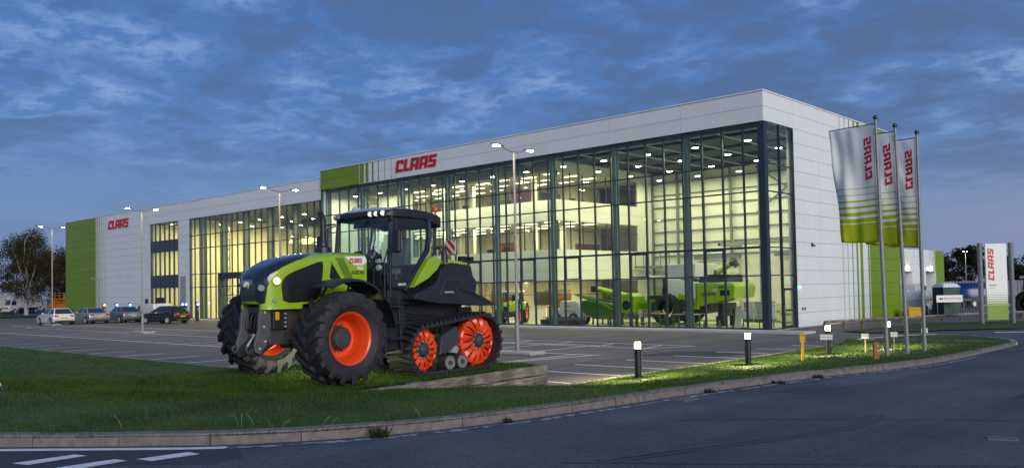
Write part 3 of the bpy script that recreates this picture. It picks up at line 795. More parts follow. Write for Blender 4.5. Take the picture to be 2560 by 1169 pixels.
for k in range(5):
    for ya, yb in ((0.30, 1.58), (1.66, 3.18)):
        if k == 0 and ya > 1: continue
        boxpart('pane', 'glass', hall, -0.03, -0.018, ya, yb, ZT[k] + .05, ZT[k + 1] - .05)
boxpart('pane', 'glass', hall, -0.03, -0.018, 1.66, 3.18, 2.2, 2.79)
dr = MB()
for q in ((1.66, 1.78, .1, 2.18), (3.06, 3.18, .1, 2.18), (1.78, 3.06, .1, .24), (1.78, 3.06, 2.06, 2.18), (1.78, 3.06, .98, 1.06)): dr.bx(-.07, .02, q[0], q[1], q[2], q[3])
dfr = part('door', dr, 'frame', hall)
boxpart('pane', 'glass', dfr, -0.03, -0.018, 1.78, 3.06, .24, 2.06)
boxpart('handle', 'silver', dfr, 0.02, 0.06, 1.70, 1.73, .9, 1.3)
G['exit_green'] = emis('exit_green', (0.05, 0.9, 0.4), 2.5)
boxpart('exit_light', 'exit_green', hall, 0.03, 0.09, 3.36, 3.62, 2.16, 2.26)
cc = MB().box((0.10, 5.2, 4.55), (0.06, 0.06, 0.10)).tube([(0.02, 5.2, 4.62), (0.10, 5.2, 4.60)], .02, 6).tube([(0.10, 5.12, 4.50), (0.14, 5.38, 4.46)], .05, 8)
part('security_camera', cc, 'black', hall)
for y in (3.75, 4.05): boxpart('outlet_box', 'black', hall, 0.021, 0.07, y, y + .09, .98, 1.12)
boxpart('plinth', 'concrete', hall, -HL, 0.02, -0.08, 0.16, 0.0, 0.058)
# shell behind
boxpart('floor_slab', 'inner_floor', hall, -HL + .1, -0.1, 0.17, 15.1, 0.01, 0.06)
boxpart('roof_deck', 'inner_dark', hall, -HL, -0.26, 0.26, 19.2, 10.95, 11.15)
boxpart('rear_wall', 'white_panel', hall, -HL, -0.3, 19.2, 19.35, 0.05, 12.18)
boxpart('left_wall', 'white_panel', hall, -HL - .0, -HL + .12, 0.13, 19.2, 0.06, 10.94)
boxpart('left_parapet', 'white_panel', hall, -HL, -HL + .12, 0.27, 19.2, 11.16, 12.18)
boxpart('side_lining', 'inner_white', hall, -0.38, -0.26, 3.3, 15.1, 0.07, 10.94)
# steel columns behind the glass
for k in range(1, 9):
    x = -4.8 * k + (0.12 if k == 8 else 0.0); c = MB()
    c.bx(x - .12, x + .12, .30, .33, .06, 10.93); c.bx(x - .12, x + .12, .56, .59, .06, 10.93); c.bx(x - .02, x + .02, .33, .56, .06, 10.93)
    part('steel_column', c, 'steel_in', hall)
cl = MB().bx(-HL + .2, -.4, .40, .64, 10.45, 10.93); part('eaves_beam', cl, 'steel_in', hall)
G['purlin'] = mat('purlin', (0.42, 0.46, 0.45), 0.5)
for i in range(16):
    x = -1.3 - 2.4 * i
    boxpart('purlin', 'purlin', hall, x - .025, x + .025, .8, (15.0 if x > -16.4 else 3.2), 10.66, 10.74)
for i in range(4):
    y = 3.6 + 3.6 * i
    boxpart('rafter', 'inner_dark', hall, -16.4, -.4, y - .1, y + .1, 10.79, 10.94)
# back wall of the tall hall with rails, posts and a roller shutter
XB = -16.6
boxpart('back_wall', 'inner_white', hall, XB, -0.39, 15.1, 15.2, 0.06, 10.94)
for i in range(7): boxpart('wall_rail', 'steel_in', hall, XB + .05, -0.4, 14.98, 15.09, 4.6 + i * .92, 4.68 + i * .92)
for i in range(8):
    x = -1.2 - i * 2.2; boxpart('wall_post', 'steel_in', hall, x - .07, x + .07, 14.80, 14.97, 0.06, 10.9)
for x0, x1 in ((-6.4, -1.5), (-12.6, -9.4)):
    rs = MB()
    for j in range(13): rs.bx(x0, x1, 14.70, 14.75, .08 + j * .32, .08 + j * .32 + .28)
    part('roller_shutter', rs, 'inner_white', hall)
    boxpart('shutter_box', 'steel_in', hall, x0 - .2, x1 + .2, 14.4, 14.78, 4.3, 4.55)
br = MB().tube([(-8.0, 14.9, 10.6), (-3.6, 14.9, 7.4)], .06, 6).tube([(-3.6, 14.9, 10.6), (-8.0, 14.9, 7.4)], .06, 6); part('wall_brace', br, 'steel_in', hall)
tr = MB().bx(-9.5, -1.0, 12.0, 12.25, 5.05, 5.25)
for i in range(9): tr.bx(-9.4 + i, -9.3 + i, 12.02, 12.2, 5.26, 5.40)
tr.bx(-9.5, -9.3, 12.0, 15.0, 5.05, 5.25); tr.bx(-1.2, -1.0, 12.0, 15.0, 5.05, 5.25)
part('crane_rail', tr, 'grey', hall)
mz2 = MB().bx(-16.4, -12.6, 12.0, 15.0, 3.75, 3.9)
for i in range(6): mz2.bx(-16.3 + i * .72, -16.25 + i * .72, 11.98, 12.03, 3.9, 4.9)
mz2.bx(-16.4, -12.6, 11.97, 12.04, 4.88, 4.94); mz2.bx(-12.7, -12.5, 12.0, 12.2, .06, 3.75)
part('mezzanine', mz2, 'steel_in', hall)
# office block inside the hall
YF = 3.4
SOL = (-35.4, -31.2)                       # solid stretch of the block's front
BANDS = ((2.90, 5.00), (6.93, 8.34), (10.23, 10.94))
for z0, z1 in BANDS:
    n = max(1, int(round((z1 - z0) / .7)))
    for r in range(n):
        za, zb = z0 + (z1 - z0) * r / n, z0 + (z1 - z0) * (r + 1) / n
        boxpart('office_cladding', 'inner_white', hall, -HL + .13, XB, YF, YF + .12, za + .006, zb - .006)
        boxpart('office_cladding', 'inner_white', hall, XB - .12, XB, YF + .125, 14.75, za + .006, zb - .006)
WZ = ((0.08, 2.90), (5.00, 6.93), (8.34, 10.23))
G['rib_white'] = mat('ribbed_white', (0.72, 0.74, 0.68), 0.5)
for z0, z1 in WZ:
    YF = 3.4 if z0 > 1 else 7.6
    rb = MB().bx(SOL[0], SOL[1], YF + .02, YF + .1, z0, z1)
    for i in range(28): rb.bx(SOL[0] + .05 + i * .148, SOL[0] + .12 + i * .148, YF - .03, YF + .02, z0, z1)
    part('ribbed_wall', rb, 'rib_white', hall)
    # right-hand face: solid beyond the windows
    boxpart('office_cladding', 'inner_white', hall, XB - .12, XB, 12.9, 14.75, z0, z1)
    zt = z0 + (z1 - z0) * .66
    def wframe(pts, axis, zz=(z0, z1), zt=zt):
        for q in pts:
            if axis == 'x': boxpart('office_mullion', 'frame', hall, q - .03, q + .03, YF + .02, YF + .09, zz[0], zz[1])
            else: boxpart('office_mullion', 'frame', hall, XB - .09, XB - .02, q - .03, q + .03, zz[0], zz[1])
    xsx = [x for x in np.arange(XB - .03, -HL + .3, -1.45) if not (SOL[0] < x < SOL[1])]
    ysy = list(np.arange(YF + .2, 12.9, 1.36))
    wframe(xsx, 'x'); wframe(ysy, 'y')
    for a, b in ((-HL + .14, SOL[0]), (SOL[1], XB - .1)):
        boxpart('office_transom', 'frame', hall, a, b, YF + .025, YF + .085, zt - .02, zt + .02)
        if z0 > 1: boxpart('office_pane', 'glass_in', hall, a, b, YF + .05, YF + .058, z0, z1)
    boxpart('office_transom', 'frame', hall, XB - .085, XB - .025, YF + .2, 12.9, zt - .02, zt + .02)
    boxpart('office_pane', 'glass_in', hall, XB - .06, XB - .052, YF + .2, 12.9, z0, z1)
YF = 3.4
# floors, ceilings, partitions and light panels of the offices
G['office_wall'] = mat('office_wall', (0.74, 0.69, 0.56), 0.7, var=0.03)
G['office_ceiling'] = mat('office_ceiling', (0.72, 0.70, 0.64), 0.8)
G['light_panel'] = emis('light_panel', (1.0, 0.86, 0.56), 5.0)
G['carpet'] = mat('carpet', (0.22, 0.21, 0.19), 0.9)
for fl, ce in ((4.2, 6.96), (7.55, 10.26)):
    boxpart('office_floor', 'carpet', hall, -HL + .14, XB - .13, YF + .14, 14.7, fl - .25, fl)
for ce in (2.93, 6.96, 10.26):
    boxpart('office_ceiling', 'office_ceiling', hall, -HL + .14, XB - .13, YF + .14, 14.7, ce, ce + .06)
    for i in range(9):
        for j in range(3):
            x, y = -18.0 - i * 2.3, 4.6 + j * 2.1 + (i % 2) * .3
            boxpart('ceiling_light', 'light_panel', hall, x - .6, x + .6, y - .15, y + .15, ce - .03, ce - .005)
for fl, ce in ((.07, 2.92), (4.21, 6.95), (7.56, 10.25)):
    boxpart('office_back_wall', 'office_wall', hall, -HL + .14, -21.4, 11.0, 11.12, fl, ce)
    boxpart('office_back_wall', 'office_wall', hall, -21.52, -21.4, 11.13, 14.7, fl, ce)
    for x in (-24.6, -30.9, -36.0): boxpart('partition', 'office_wall', hall, x, x + .1, 8.2, 10.99, fl, ce)
def poster(x, y, w, z0, z1, cols, along='x'):
    # printed wall graphic: bands of colour one above another
    n = len(cols); root = None
    for i, c in enumerate(cols):
        k = 'print_%02d_%02d_%02d' % tuple(int(q * 99) for q in c)
        if k not in G: G[k] = mat(k, c, .6, var=.25, vs=2.5)
        za, zb = z0 + (z1 - z0) * i / n, z0 + (z1 - z0) * (i + 1) / n
        if along == 'x': boxpart('wall_graphic', k, hall, x, x + w, y - .03 - .002 * i, y, za, zb)
        else: boxpart('wall_graphic', k, hall, x, x + .03 + .002 * i, y, y + w, za, zb)
BRN, ORG, SKY, PUR, GRN, NAV = (.20, .085, .04), (.42, .14, .05), (.35, .42, .45), (.14, .05, .16), (.16, .26, .03), (.03, .04, .07)
poster(-21.39, 11.4, 3.0, 4.3, 5.8, (BRN, ORG, BRN), 'y')
poster(-21.39, 4.2, 2.6, 7.9, 9.6, (PUR,), 'y'); poster(-21.39, 7.4, 2.2, 8.0, 9.5, (NAV,), 'y')
poster(-24.2, 10.99, 2.6, .9, 2.3, (BRN, BRN, ORG, SKY)); poster(-30.2, 10.99, 3.6, .9, 2.2, (BRN, ORG, SKY))
poster(-29.5, 10.99, 3.5, 5.0, 6.2, (BRN, ORG)); poster(-30.4, 10.99, 5.4, 8.6, 9.7, (GRN, GRN, SKY))
poster(-36.5, 10.99, 3.5, 8.6, 9.6, (GRN, SKY))
boxpart('office_column', 'inner_white', hall, -19.2, -18.9, 6.9, 7.2, 4.21, 6.95)
for fl in (4.21, 7.56): 
    for x in (-20.2, -26.4, -29.6): boxpart('office_column', 'inner_white', hall, x, x + .3, 5.0, 5.3, fl, fl + 2.7)
# high bay lamps of the hall
G['hb_body'] = mat('lamp_body', (0.05, 0.06, 0.07), 0.5)
G['hb_glow'] = emis('high_bay_glow', (1.0, 0.95, 0.80), 30.0)
hb = MB().lathe([(0.02, .30), (.03, .12), (.16, .08), (.20, .0), (.19, -.01)], 14).mesh('high_bay_lamp', G['hb_body'], 40)
hg = MB().lathe([(0.0, -.045), (.14, -.035), (.185, -.012)], 14, cap=False).mesh('diffuser', G['hb_glow'], 40)
def high_bay(parent, x, y, z, power, col):
    l = link('high_bay_lamp', hb, parent, (x, y, z)); link('diffuser', hg, l)
    area_light('high_bay_light', l, (0, 0, -.06), .4, power, col)
for i in range(5):
    for j in range(4): high_bay(hall, -1.9 - i * 3.2, 1.9 + j * 3.7, 10.15, 84, WC)
for i in range(7): high_bay(hall, -17.9 - i * 3.1, 1.95, 10.15, 130, WC)
for k, (zc_, n_) in enumerate(((2.88, 5), (6.90, 6), (10.18, 6))):
    for i in range(n_):
        area_light('office_light_source', hall, (-18.6 - i * 3.4, 5.6 if k else 6.0, zc_), 1.6, 110, (1.0, .84, .48), shape='RECTANGLE', sy=1.2)
    area_light('office_light_source', hall, (-18.6, 9.6, zc_), 1.6, 150, (1.0, .84, .48), shape='RECTANGLE', sy=2.4)
# ------------------------------------------------------------------ workshop wing
wing = thing('workshop_wing', 'long lower white wing with green end wall and yellow lit windows', 'building')
WX0, WX1, WH = -92.7, -38.46, 11.62
WCY = (1.0, 0.78, 0.28)
GW = [-60.75, -38.5]; SW = [-69.3, -63.1]
rows = [0.05 + i * (9.90 - .05) / 13 for i in range(14)] + [10.76, 11.62]
def wp(x0, x1, z0, z1, m): panel_x(wing, x0, x1, z0, z1, m, y=-0.02)
for i in range(15):
    z0, z1 = rows[i], rows[i + 1]
    for a, b in ((WX0, -88.1), (-88.1, -83.55)): wp(a, b, z0, z1, 'lime_panel')
    for a, b in ((-83.55, -78.8), (-78.8, -74.05), (-74.05, -69.3)): wp(a, b, z0, z1, 'white_panel')
    if i < 13: wp(-63.1, -60.75, z0, z1, 'white_panel')
    else:
        wp(-69.3, -63.1, z0, z1, 'white_panel')
        for k in range(5): wp(-63.1 + k * 4.925, -63.1 + (k + 1) * 4.925, z0, z1, 'white_panel')
for a, b, z0, z1 in ((WX0 + .05, -69.35, .06, 11.6), (-69.3, -38.5, 9.95, 11.6), (-63.05, -60.8, .06, 9.94)):
    boxpart('wall_backing', 'dark_joint', wing, a, b, 0.085, 0.3, z0, z1)
boxpart('parapet_cap', 'white_panel', wing, WX0 - .04, WX1, -0.06, 0.35, 11.625, 11.68)
for x, w in ((-83.35, .14), (-82.9, .20), (-82.35, .16), (-81.8, .10), (-81.2, .07), (-80.6, .05)):
    boxpart('stripe', 'lime_panel', wing, x - w / 2, x + w / 2, -0.027, -0.019, .07, 11.6)
logo(wing, lambda a, b, d: (-80.0 + a, -0.03 - d, 10.02 + b), 5.5, 0.95, 'red', depth=0.05)
# narrow window strip
for z0, z1, k in ((8.04, 9.90, 0), (6.90, 8.04, 1), (4.46, 6.90, 0), (3.20, 4.46, 1), (0.10, 3.20, 0)):
    for j in range(6):
        xa = SW[0] + j * 1.0333
        boxpart('spandrel' if k else 'pane', 'spandrel' if k else 'glass', wing, xa + .04, xa + .993, 0.02, 0.035, z0 + .03, z1 - .03)
for j in range(7):
    x = SW[0] + j * 1.0333; x = min(max(x, SW[0] + .036), SW[1] - .036)
    boxpart('mullion', 'frame', wing, x - .035, x + .035, -0.03, 0.14, 0.06, 9.90)
for z in (.10, 3.2, 4.46, 6.9, 8.04, 9.87): boxpart('transom', 'frame', wing, SW[0], SW[1], -0.02, 0.12, z - .03, z + .03)
boxpart('door', 'spandrel', wing, -68.2, -66.3, -0.04, 0.0, .06, 2.2)
boxpart('door', 'frame', wing, -70.6, -69.9, -0.06, -0.021, .06, 2.1)
lv = MB()
for i in range(36): lv.bx(-62.7, -61.5, -0.06, -0.025, .2 + i * .115, .27 + i * .115)
part('louvre', lv, 'grey', wing)
# large glazed bay
ZW = [0.12, 3.15, 4.41, 6.93, 8.19, 9.86]
nb = 22; bw = (GW[1] - GW[0]) / nb
for i in range(nb + 1):
    x = min(max(GW[0] + i * bw, GW[0] + .036), GW[1] - .036)
    boxpart('mullion', 'frame', wing, x - .03, x + .03, -0.03, 0.09, 0.06, 9.88)
for z in ZW: boxpart('transom', 'frame', wing, GW[0], GW[1], -0.02, 0.13, z - .035, z + .035)
for i in range(nb):
    for k in range(5):
        if k < 2 and 6 <= i < 10: continue
        boxpart('pane', 'glass', wing, GW[0] + i * bw + .04, GW[0] + (i + 1) * bw - .04, 0.04, 0.052, ZW[k] + .045, ZW[k + 1] - .045)
for k in range(6):
    x = -59.0 + k * 3.98; c = MB()
    c.bx(x - .17, x + .17, .34, .38, .06, 9.95); c.bx(x - .17, x + .17, .78, .82, .06, 9.95); c.bx(x - .02, x + .02, .38, .78, .06, 9.95)
    part('steel_column', c, 'steel_in', wing)
# entrance portal in the glass
pt = MB(); ex0, ex1 = GW[0] + 6 * bw, GW[0] + 10 * bw
pt.bx(ex0 - .04, ex1 + .04, -.30, .3, 3.85, 4.37); pt.bx(ex0 - .04, ex0 + .22, -.30, .3, .06, 3.849); pt.bx(ex1 - .22, ex1 + .04, -.30, .3, .06, 3.849)
portal = part('entrance_portal', pt, 'frame', wing)
for j in range(5):
    x = ex0 + .22 + j * (ex1 - ex0 - .44) / 4
    boxpart('mullion', 'frame', portal, x - .03, x + .03, -.04, .06, .06, 3.84)
for z in (1.05, 2.35): boxpart('transom', 'frame', portal, ex0 + .23, ex1 - .23, -.03, .05, z - .03, z + .03)
for j in range(4): boxpart('pane', 'glass', portal, ex0 + .25 + j * (ex1 - ex0 - .44) / 4, ex0 + .19 + (j + 1) * (ex1 - ex0 - .44) / 4, .0, .012, .1, 3.83)
# shell and inside
boxpart('floor_slab', 'inner_floor', wing, WX0 + .3, -38.7, .32, 19.0, .01, .06)
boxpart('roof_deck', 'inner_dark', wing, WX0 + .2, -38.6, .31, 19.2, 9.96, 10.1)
boxpart('rear_wall', 'inner_white', wing, WX0, -38.55, 19.0, 19.2, .06, 11.6)
boxpart('end_wall', 'lime_panel', wing, WX0 + .0, WX0 + .18, .32, 18.98, .05, 11.6)
boxpart('cross_wall', 'inner_white', wing, -70.2, -70.0, .32, 18.98, .07, 9.95)
boxpart('cross_wall', 'inner_white', wing, -62.2, -62.0, .32, 18.98, .07, 9.95)
boxpart('cross_wall', 'inner_white', wing, -38.8, -38.62, .32, 18.98, .07, 9.95)
for z in (4.1, 7.5): boxpart('upper_floor', 'office_ceiling', wing, -69.9, -62.3, .4, 18.9, z, z + .3)
boxpart('gallery_floor', 'inner_white', wing, -58.5, -39.0, 10.0, 18.9, 4.0, 4.4)
boxpart('gallery_wall', 'office_wall', wing, -58.5, -39.0, 13.5, 13.6, 4.41, 7.6)
boxpart('gallery_top', 'inner_white', wing, -58.5, -39.0, 9.9, 18.9, 7.62, 8.1)
boxpart('darkening_panel', 'inner_dark', wing, -58.5, -39.0, 9.9, 10.0, 8.12, 9.94)  # added dark panel, makes the upper window rows look dark inside
gr = MB(); gr.bx(-58.5, -39.0, 10.02, 10.06, 5.4, 5.45)
for i in range(16): gr.bx(-58.4 + i * 1.29, -58.36 + i * 1.29, 10.02, 10.06, 4.41, 5.4)
part('gallery_rail', gr, 'frame', wing)
for i in range(6): boxpart('gallery_post', 'frame', wing, -58.4 + i * 3.85, -58.2 + i * 3.85, 13.2, 13.4, 4.41, 7.6)
stl = MB()
for i in range(10):
    stl.tube([(-60.2, 3.0, .1 + i * .98), (-58.4, 3.0, .1 + (i + 1) * .98)], .03, 5); stl.tube([(-58.4, 3.0, .1 + i * .98), (-60.2, 3.0, .1 + (i + 1) * .98)], .03, 5)
    stl.bx(-60.2, -58.4, 2.95, 3.05, .05 + i * .98, .10 + i * .98)
for x in (-60.2, -58.4): stl.bx(x - .05, x + .05, 2.95, 3.05, .07, 9.9)
part('stair_tower', stl, 'grey', wing)
G['light_panel_y'] = emis('light_panel_warm', (1.0, 0.78, 0.36), 6.0)
for i in range(5):
    for j in range(2):
        x, y = -57 + i * 4, 11 + j * 1.6
        boxpart('ceiling_light', 'light_panel_y', wing, x - .6, x + .6, y - .15, y + .15, 7.58, 7.61)
        boxpart('ceiling_light', 'light_panel_y', wing, x - .6, x + .6, y - .15, y + .15, 3.96, 3.99)
for z in (2.0, 4.07, 7.47, 9.9):
    if z == 2.0: continue
    for i in range(3):
        for y in (1.6, 4.2): boxpart('ceiling_light', 'light_panel_y', wing, -68.4 + i * 2.1, -67.2 + i * 2.1, y - .12, y + .12, z - .03, z - .005)
for z, pw in ((3.9, 220), (7.3, 220), (9.7, 220)): area_light('ceiling_light_source', wing, (-66.2, 3.0, z), 5.0, pw, WCY, shape='RECTANGLE', sy=3.0)
for i in range(6):
    for j in range(3): high_bay(wing, -58.6 + i * 3.6, 2.2 + j * 3.4, 9.3, 190, WCY)
for i in range(5): area_light('gallery_light_source', wing, (-57 + i * 4, 11.8, 3.9), 1.2, 120, WCY); area_light('gallery_light_source', wing, (-57 + i * 4, 11.6, 7.5), 1.0, 100, WCY)

# ------------------------------------------------------------------ rear workshop with dock doors
G['brick'] = mat('brick_plinth', (0.16, 0.10, 0.085), 0.9, var=0.2, vs=6)
G['shutter'] = mat('shutter_grey', (0.16, 0.17, 0.18), 0.6)
rear = thing('rear_workshop', 'far white workshop with two grey dock doors and a green corner', 'building')
RX, RY0, RY1, RHT = -10.0, 44.0, 63.7, 5.75
DO = ((50.0, 53.0), (57.3, 60.6))
def rbox(n, m, y0, y1, z0, z1, x0=RX - .12, x1=RX): return boxpart(n, m, rear, x0, x1, y0, y1, z0, z1)
for r in range(3):
    z0 = 3.45 + r * (RHT - 3.45) / 3; z1 = z0 + (RHT - 3.45) / 3 - .012
    rbox('cladding_panel', 'white_panel', RY0, 53.0, z0, z1); rbox('cladding_panel', 'white_panel', 53.012, 60.69, z0, z1); rbox('cladding_panel', 'lime_panel', 60.7, RY1, z0, z1)
for y0, y1, m in ((RY0, DO[0][0], 'white_panel'), (DO[0][1], DO[1][0], 'white_panel'), (DO[1][1], 60.69, 'white_panel'), (60.7, RY1, 'lime_panel')):
    rbox('cladding_panel', m, y0 + .006, y1 - .006, 1.92, 3.44); rbox('plinth', 'brick', y0 + .006, y1 - .006, .02, 1.90)
for y, w in ((58.6, .05), (59.1, .07), (59.6, .1), (60.1, .15), (60.5, .2)): rbox('stripe', 'lime_panel', y - w / 2, y + w / 2, 3.5, RHT - .02, RX - .01, RX + .008)
for y0, y1 in DO:
    d = rbox('dock_door', 'shutter', y0 + .05, y1 - .05, .05, 3.42, RX - 1.1, RX - 1.0)
    rbox('door_reveal', 'white_panel', y1 - .04, y1 - .008, .05, 3.43, RX - 1.1, RX - .13)
    fl = rbox('flood_light', 'lamp_on', (y0 + y1) / 2 - .16, (y0 + y1) / 2 + .16, 3.78, 3.92, RX, RX + .12)
    area_light('flood_light_source', rear, (RX + .3, (y0 + y1) / 2, 3.8), .4, 14, (1, .95, .85), rot=(0, R(35), 0))
boxpart('roof_deck', 'white_panel', rear, RX - 30, RX - .13, RY0, RY1, RHT - .2, RHT - .05)
boxpart('end_wall', 'white_panel', rear, RX - 30, RX - .13, RY1 - .15, RY1 - .02, .02, RHT - .21)
boxpart('back_wall', 'white_panel', rear, RX - 30, RX - 29.8, RY0, RY1 - .2, .02, RHT - .21)
# ------------------------------------------------------------------ the tractor on the mound (local: x forward, y left, z up)
TR = thing('half_track_tractor', 'huge green and black tractor with orange wheels and rear tracks on the mound', 'tractor', (6.25, -31.5, 0.78), R(-87))
G['pale_metal'] = mat('pale_metal', (0.42, 0.42, 0.42), 0.4, var=.15, vs=12)
G['headlamp'] = emis('headlamp', (1.0, 0.95, 0.78), 0.75)
G['lens'] = mat('lamp_lens', (0.30, 0.31, 0.33), 0.12, spec=0.8)
G['mesh'] = mat('side_mesh', (0.012, 0.013, 0.016), 0.35, var=0.3, vs=40)
G['roof_grey'] = mat('roof_grey', (0.42, 0.44, 0.48), 0.35, coat=0.3)
G['seat'] = mat('seat_cloth', (0.10, 0.11, 0.12), 0.8)
G['tyre_grey'] = mat('roller_grey', (0.26, 0.26, 0.25), 0.5, var=0.1)
G['amber'] = mat('amber', (0.50, 0.10, 0.01), 0.15)
G['silver_text'] = mat('badge_silver', (0.30, 0.38, 0.48), 0.25, metal=0.5)

def tyre_mesh(Ro, w, nl, lugh=0.055):
    h = w / 2; rt = Ro - lugh; mb = MB()
    prof = [(0.455, -h * .72), (0.50, -h * .80), (0.58, -h * .97), (0.66, -h * .985), (rt - .07, -h * .95), (rt - .025, -h * .84), (rt, -h * .5), (rt + .006, 0),
            (rt, h * .5), (rt - .025, h * .84), (rt - .07, h * .95), (0.66, h * .985), (0.58, h * .97), (0.50, h * .80), (0.455, h * .72)]
    mb.lathe(prof, 66, 'y', cap=False)
    for sd in (1, -1):
        for i in range(nl):
            a0 = 2 * PI * (i + (0 if sd > 0 else .5)) / nl; S = []
            for k, (yy, rr, hh, ww) in enumerate(((-.02, rt, lugh, .078), (h * .30, rt - .002, lugh, .076), (h * .62, rt - .008, lugh - .003, .082), (h * .90, rt - .035, lugh + .012, .100), (h * 1.0, rt - .085, lugh * .55, .112), (h * 1.005, rt - .16, .010, .125))):
                aa = a0 - yy / h * 0.36 - .0
                da = ww / (rt) / 2
                P = []
                for (q, r_) in ((-da * 1.35, rr - .03), (-da, rr + hh), (da, rr + hh), (da * 1.35, rr - .03)):
                    P.append((r_ * sin(aa + q), sd * yy, r_ * cos(aa + q)))
                S.append(P)
            mb.loft(S, flip=sd < 0)
    # raised sidewall lettering blocks
    for a_c in (0.0, PI):
        for j in range(10):
            a = a_c + (j - 4.5) * .072
            for sd in (1, -1):
                c = (0.615 * sin(a), sd * h * .985, 0.615 * cos(a))
                mb.box(c, (.030, .012, .045), Matrix.Rotation(a, 3, 'Y'))
    return mb
tyre_me = tyre_mesh(0.83, 0.70, 18, .072).mesh('tyre', G['rubber'], 32)
rim_me = MB().lathe([(0.20, -.090), (0.29, -.100), (.335, -.08), (.355, -.04), (.372, .06), (.385, .15), (.405, .175), (.41, .20), (.43, .24), (.452, .255), (.475, .262), (.478, .25), (.455, .235), (.42, -.20), (.47, -.25), (.455, -.26), (.40, -.19), (.36, -.12), (0.20, -.11)], 56, 'y', cap=False).mesh('rim', G['orange_red'], 38)
hub_mb = MB().lathe([(0.0, .075), (.06, .075), (.12, .07), (.175, .06), (.19, .04), (.195, -.06), (.23, -.08), (.23, -.11), (0, -.11)], 36, 'y', cap=False)
for i in range(6): hub_mb.cyl((.13 * cos(i * PI / 3), .068, .12 * sin(i * PI / 3)), .017, .03, 8, 'y')
for i in range(10): hub_mb.cyl((.262 * cos(i * PI / 5), -.090, .245 * sin(i * PI / 5)), .014, .03, 6, 'y')
hub_me = hub_mb.mesh('hub', G['cast'], 35)
for sy, dz in ((1, 0.0), (-1, 0.09)):
    w = bpy.data.objects.new('front_wheel', None); COL.objects.link(w); w.parent = TR; w.location = (0, 1.06 if sy > 0 else -1.30, .81 + dz)
    if sy < 0: w.rotation_euler = (0, 0, PI)
    link('tyre', tyre_me, w); link('rim', rim_me, w); link('hub', hub_me, w)

# --- track units
def hull_path(c1, r1, c2, r2, n=22):
    # c1 front, c2 rear; points run over the top backwards and home along the bottom
    dx, dz = c2[0] - c1[0], c2[1] - c1[1]; d = math.hypot(dx, dz); base = math.atan2(dz, dx)
    off = math.acos((r1 - r2) / d); pts = []
    a_top = base - off; a_bot = base + off
    # front circle: from the bottom tangent round the front to the top tangent
    s, e = a_bot, a_top
    def ang(c, r, a): return (c[0] + r * cos(a), c[1] + r * sin(a))
    A1 = base + off; A2 = base - off
    # normal pointing up is the one with positive sine
    up, dn = (A1, A2) if sin(A1) > sin(A2) else (A2, A1)
    up %= 2 * PI; dn %= 2 * PI
    if dn < up: dn += 2 * PI
    fr = [ang(c1, r1, dn + (up + (2 * PI if up < dn else 0) - dn) * i / n) for i in range(n + 1)]
    fr2 = [ang(c1, r1, up + (dn - up) * i / n) for i in range(n + 1)]
    front = fr2 if min(p[0] for p in fr2) > min(p[0] for p in fr) - 1 and max(p[0] for p in fr2) > max(p[0] for p in fr) else fr
    rr = [ang(c2, r2, dn + (up + 2 * PI - dn) * i / n) for i in range(n + 1)]
    rr2 = [ang(c2, r2, up + (dn - up) * i / n) for i in range(n + 1)]
    rear = rr if min(p[0] for p in rr) < min(p[0] for p in rr2) else rr2
    if front[0][1] > front[-1][1]: front = front[::-1]      # bottom -> top
    if rear[0][1] < rear[-1][1]: rear = rear[::-1]          # top -> bottom
    return front + rear
FC, RC = (-1.96, .475), (-3.56, .565)
path = hull_path(FC, .465, RC, .555)
pts = resample(path + [path[0]], .065)[:-1]
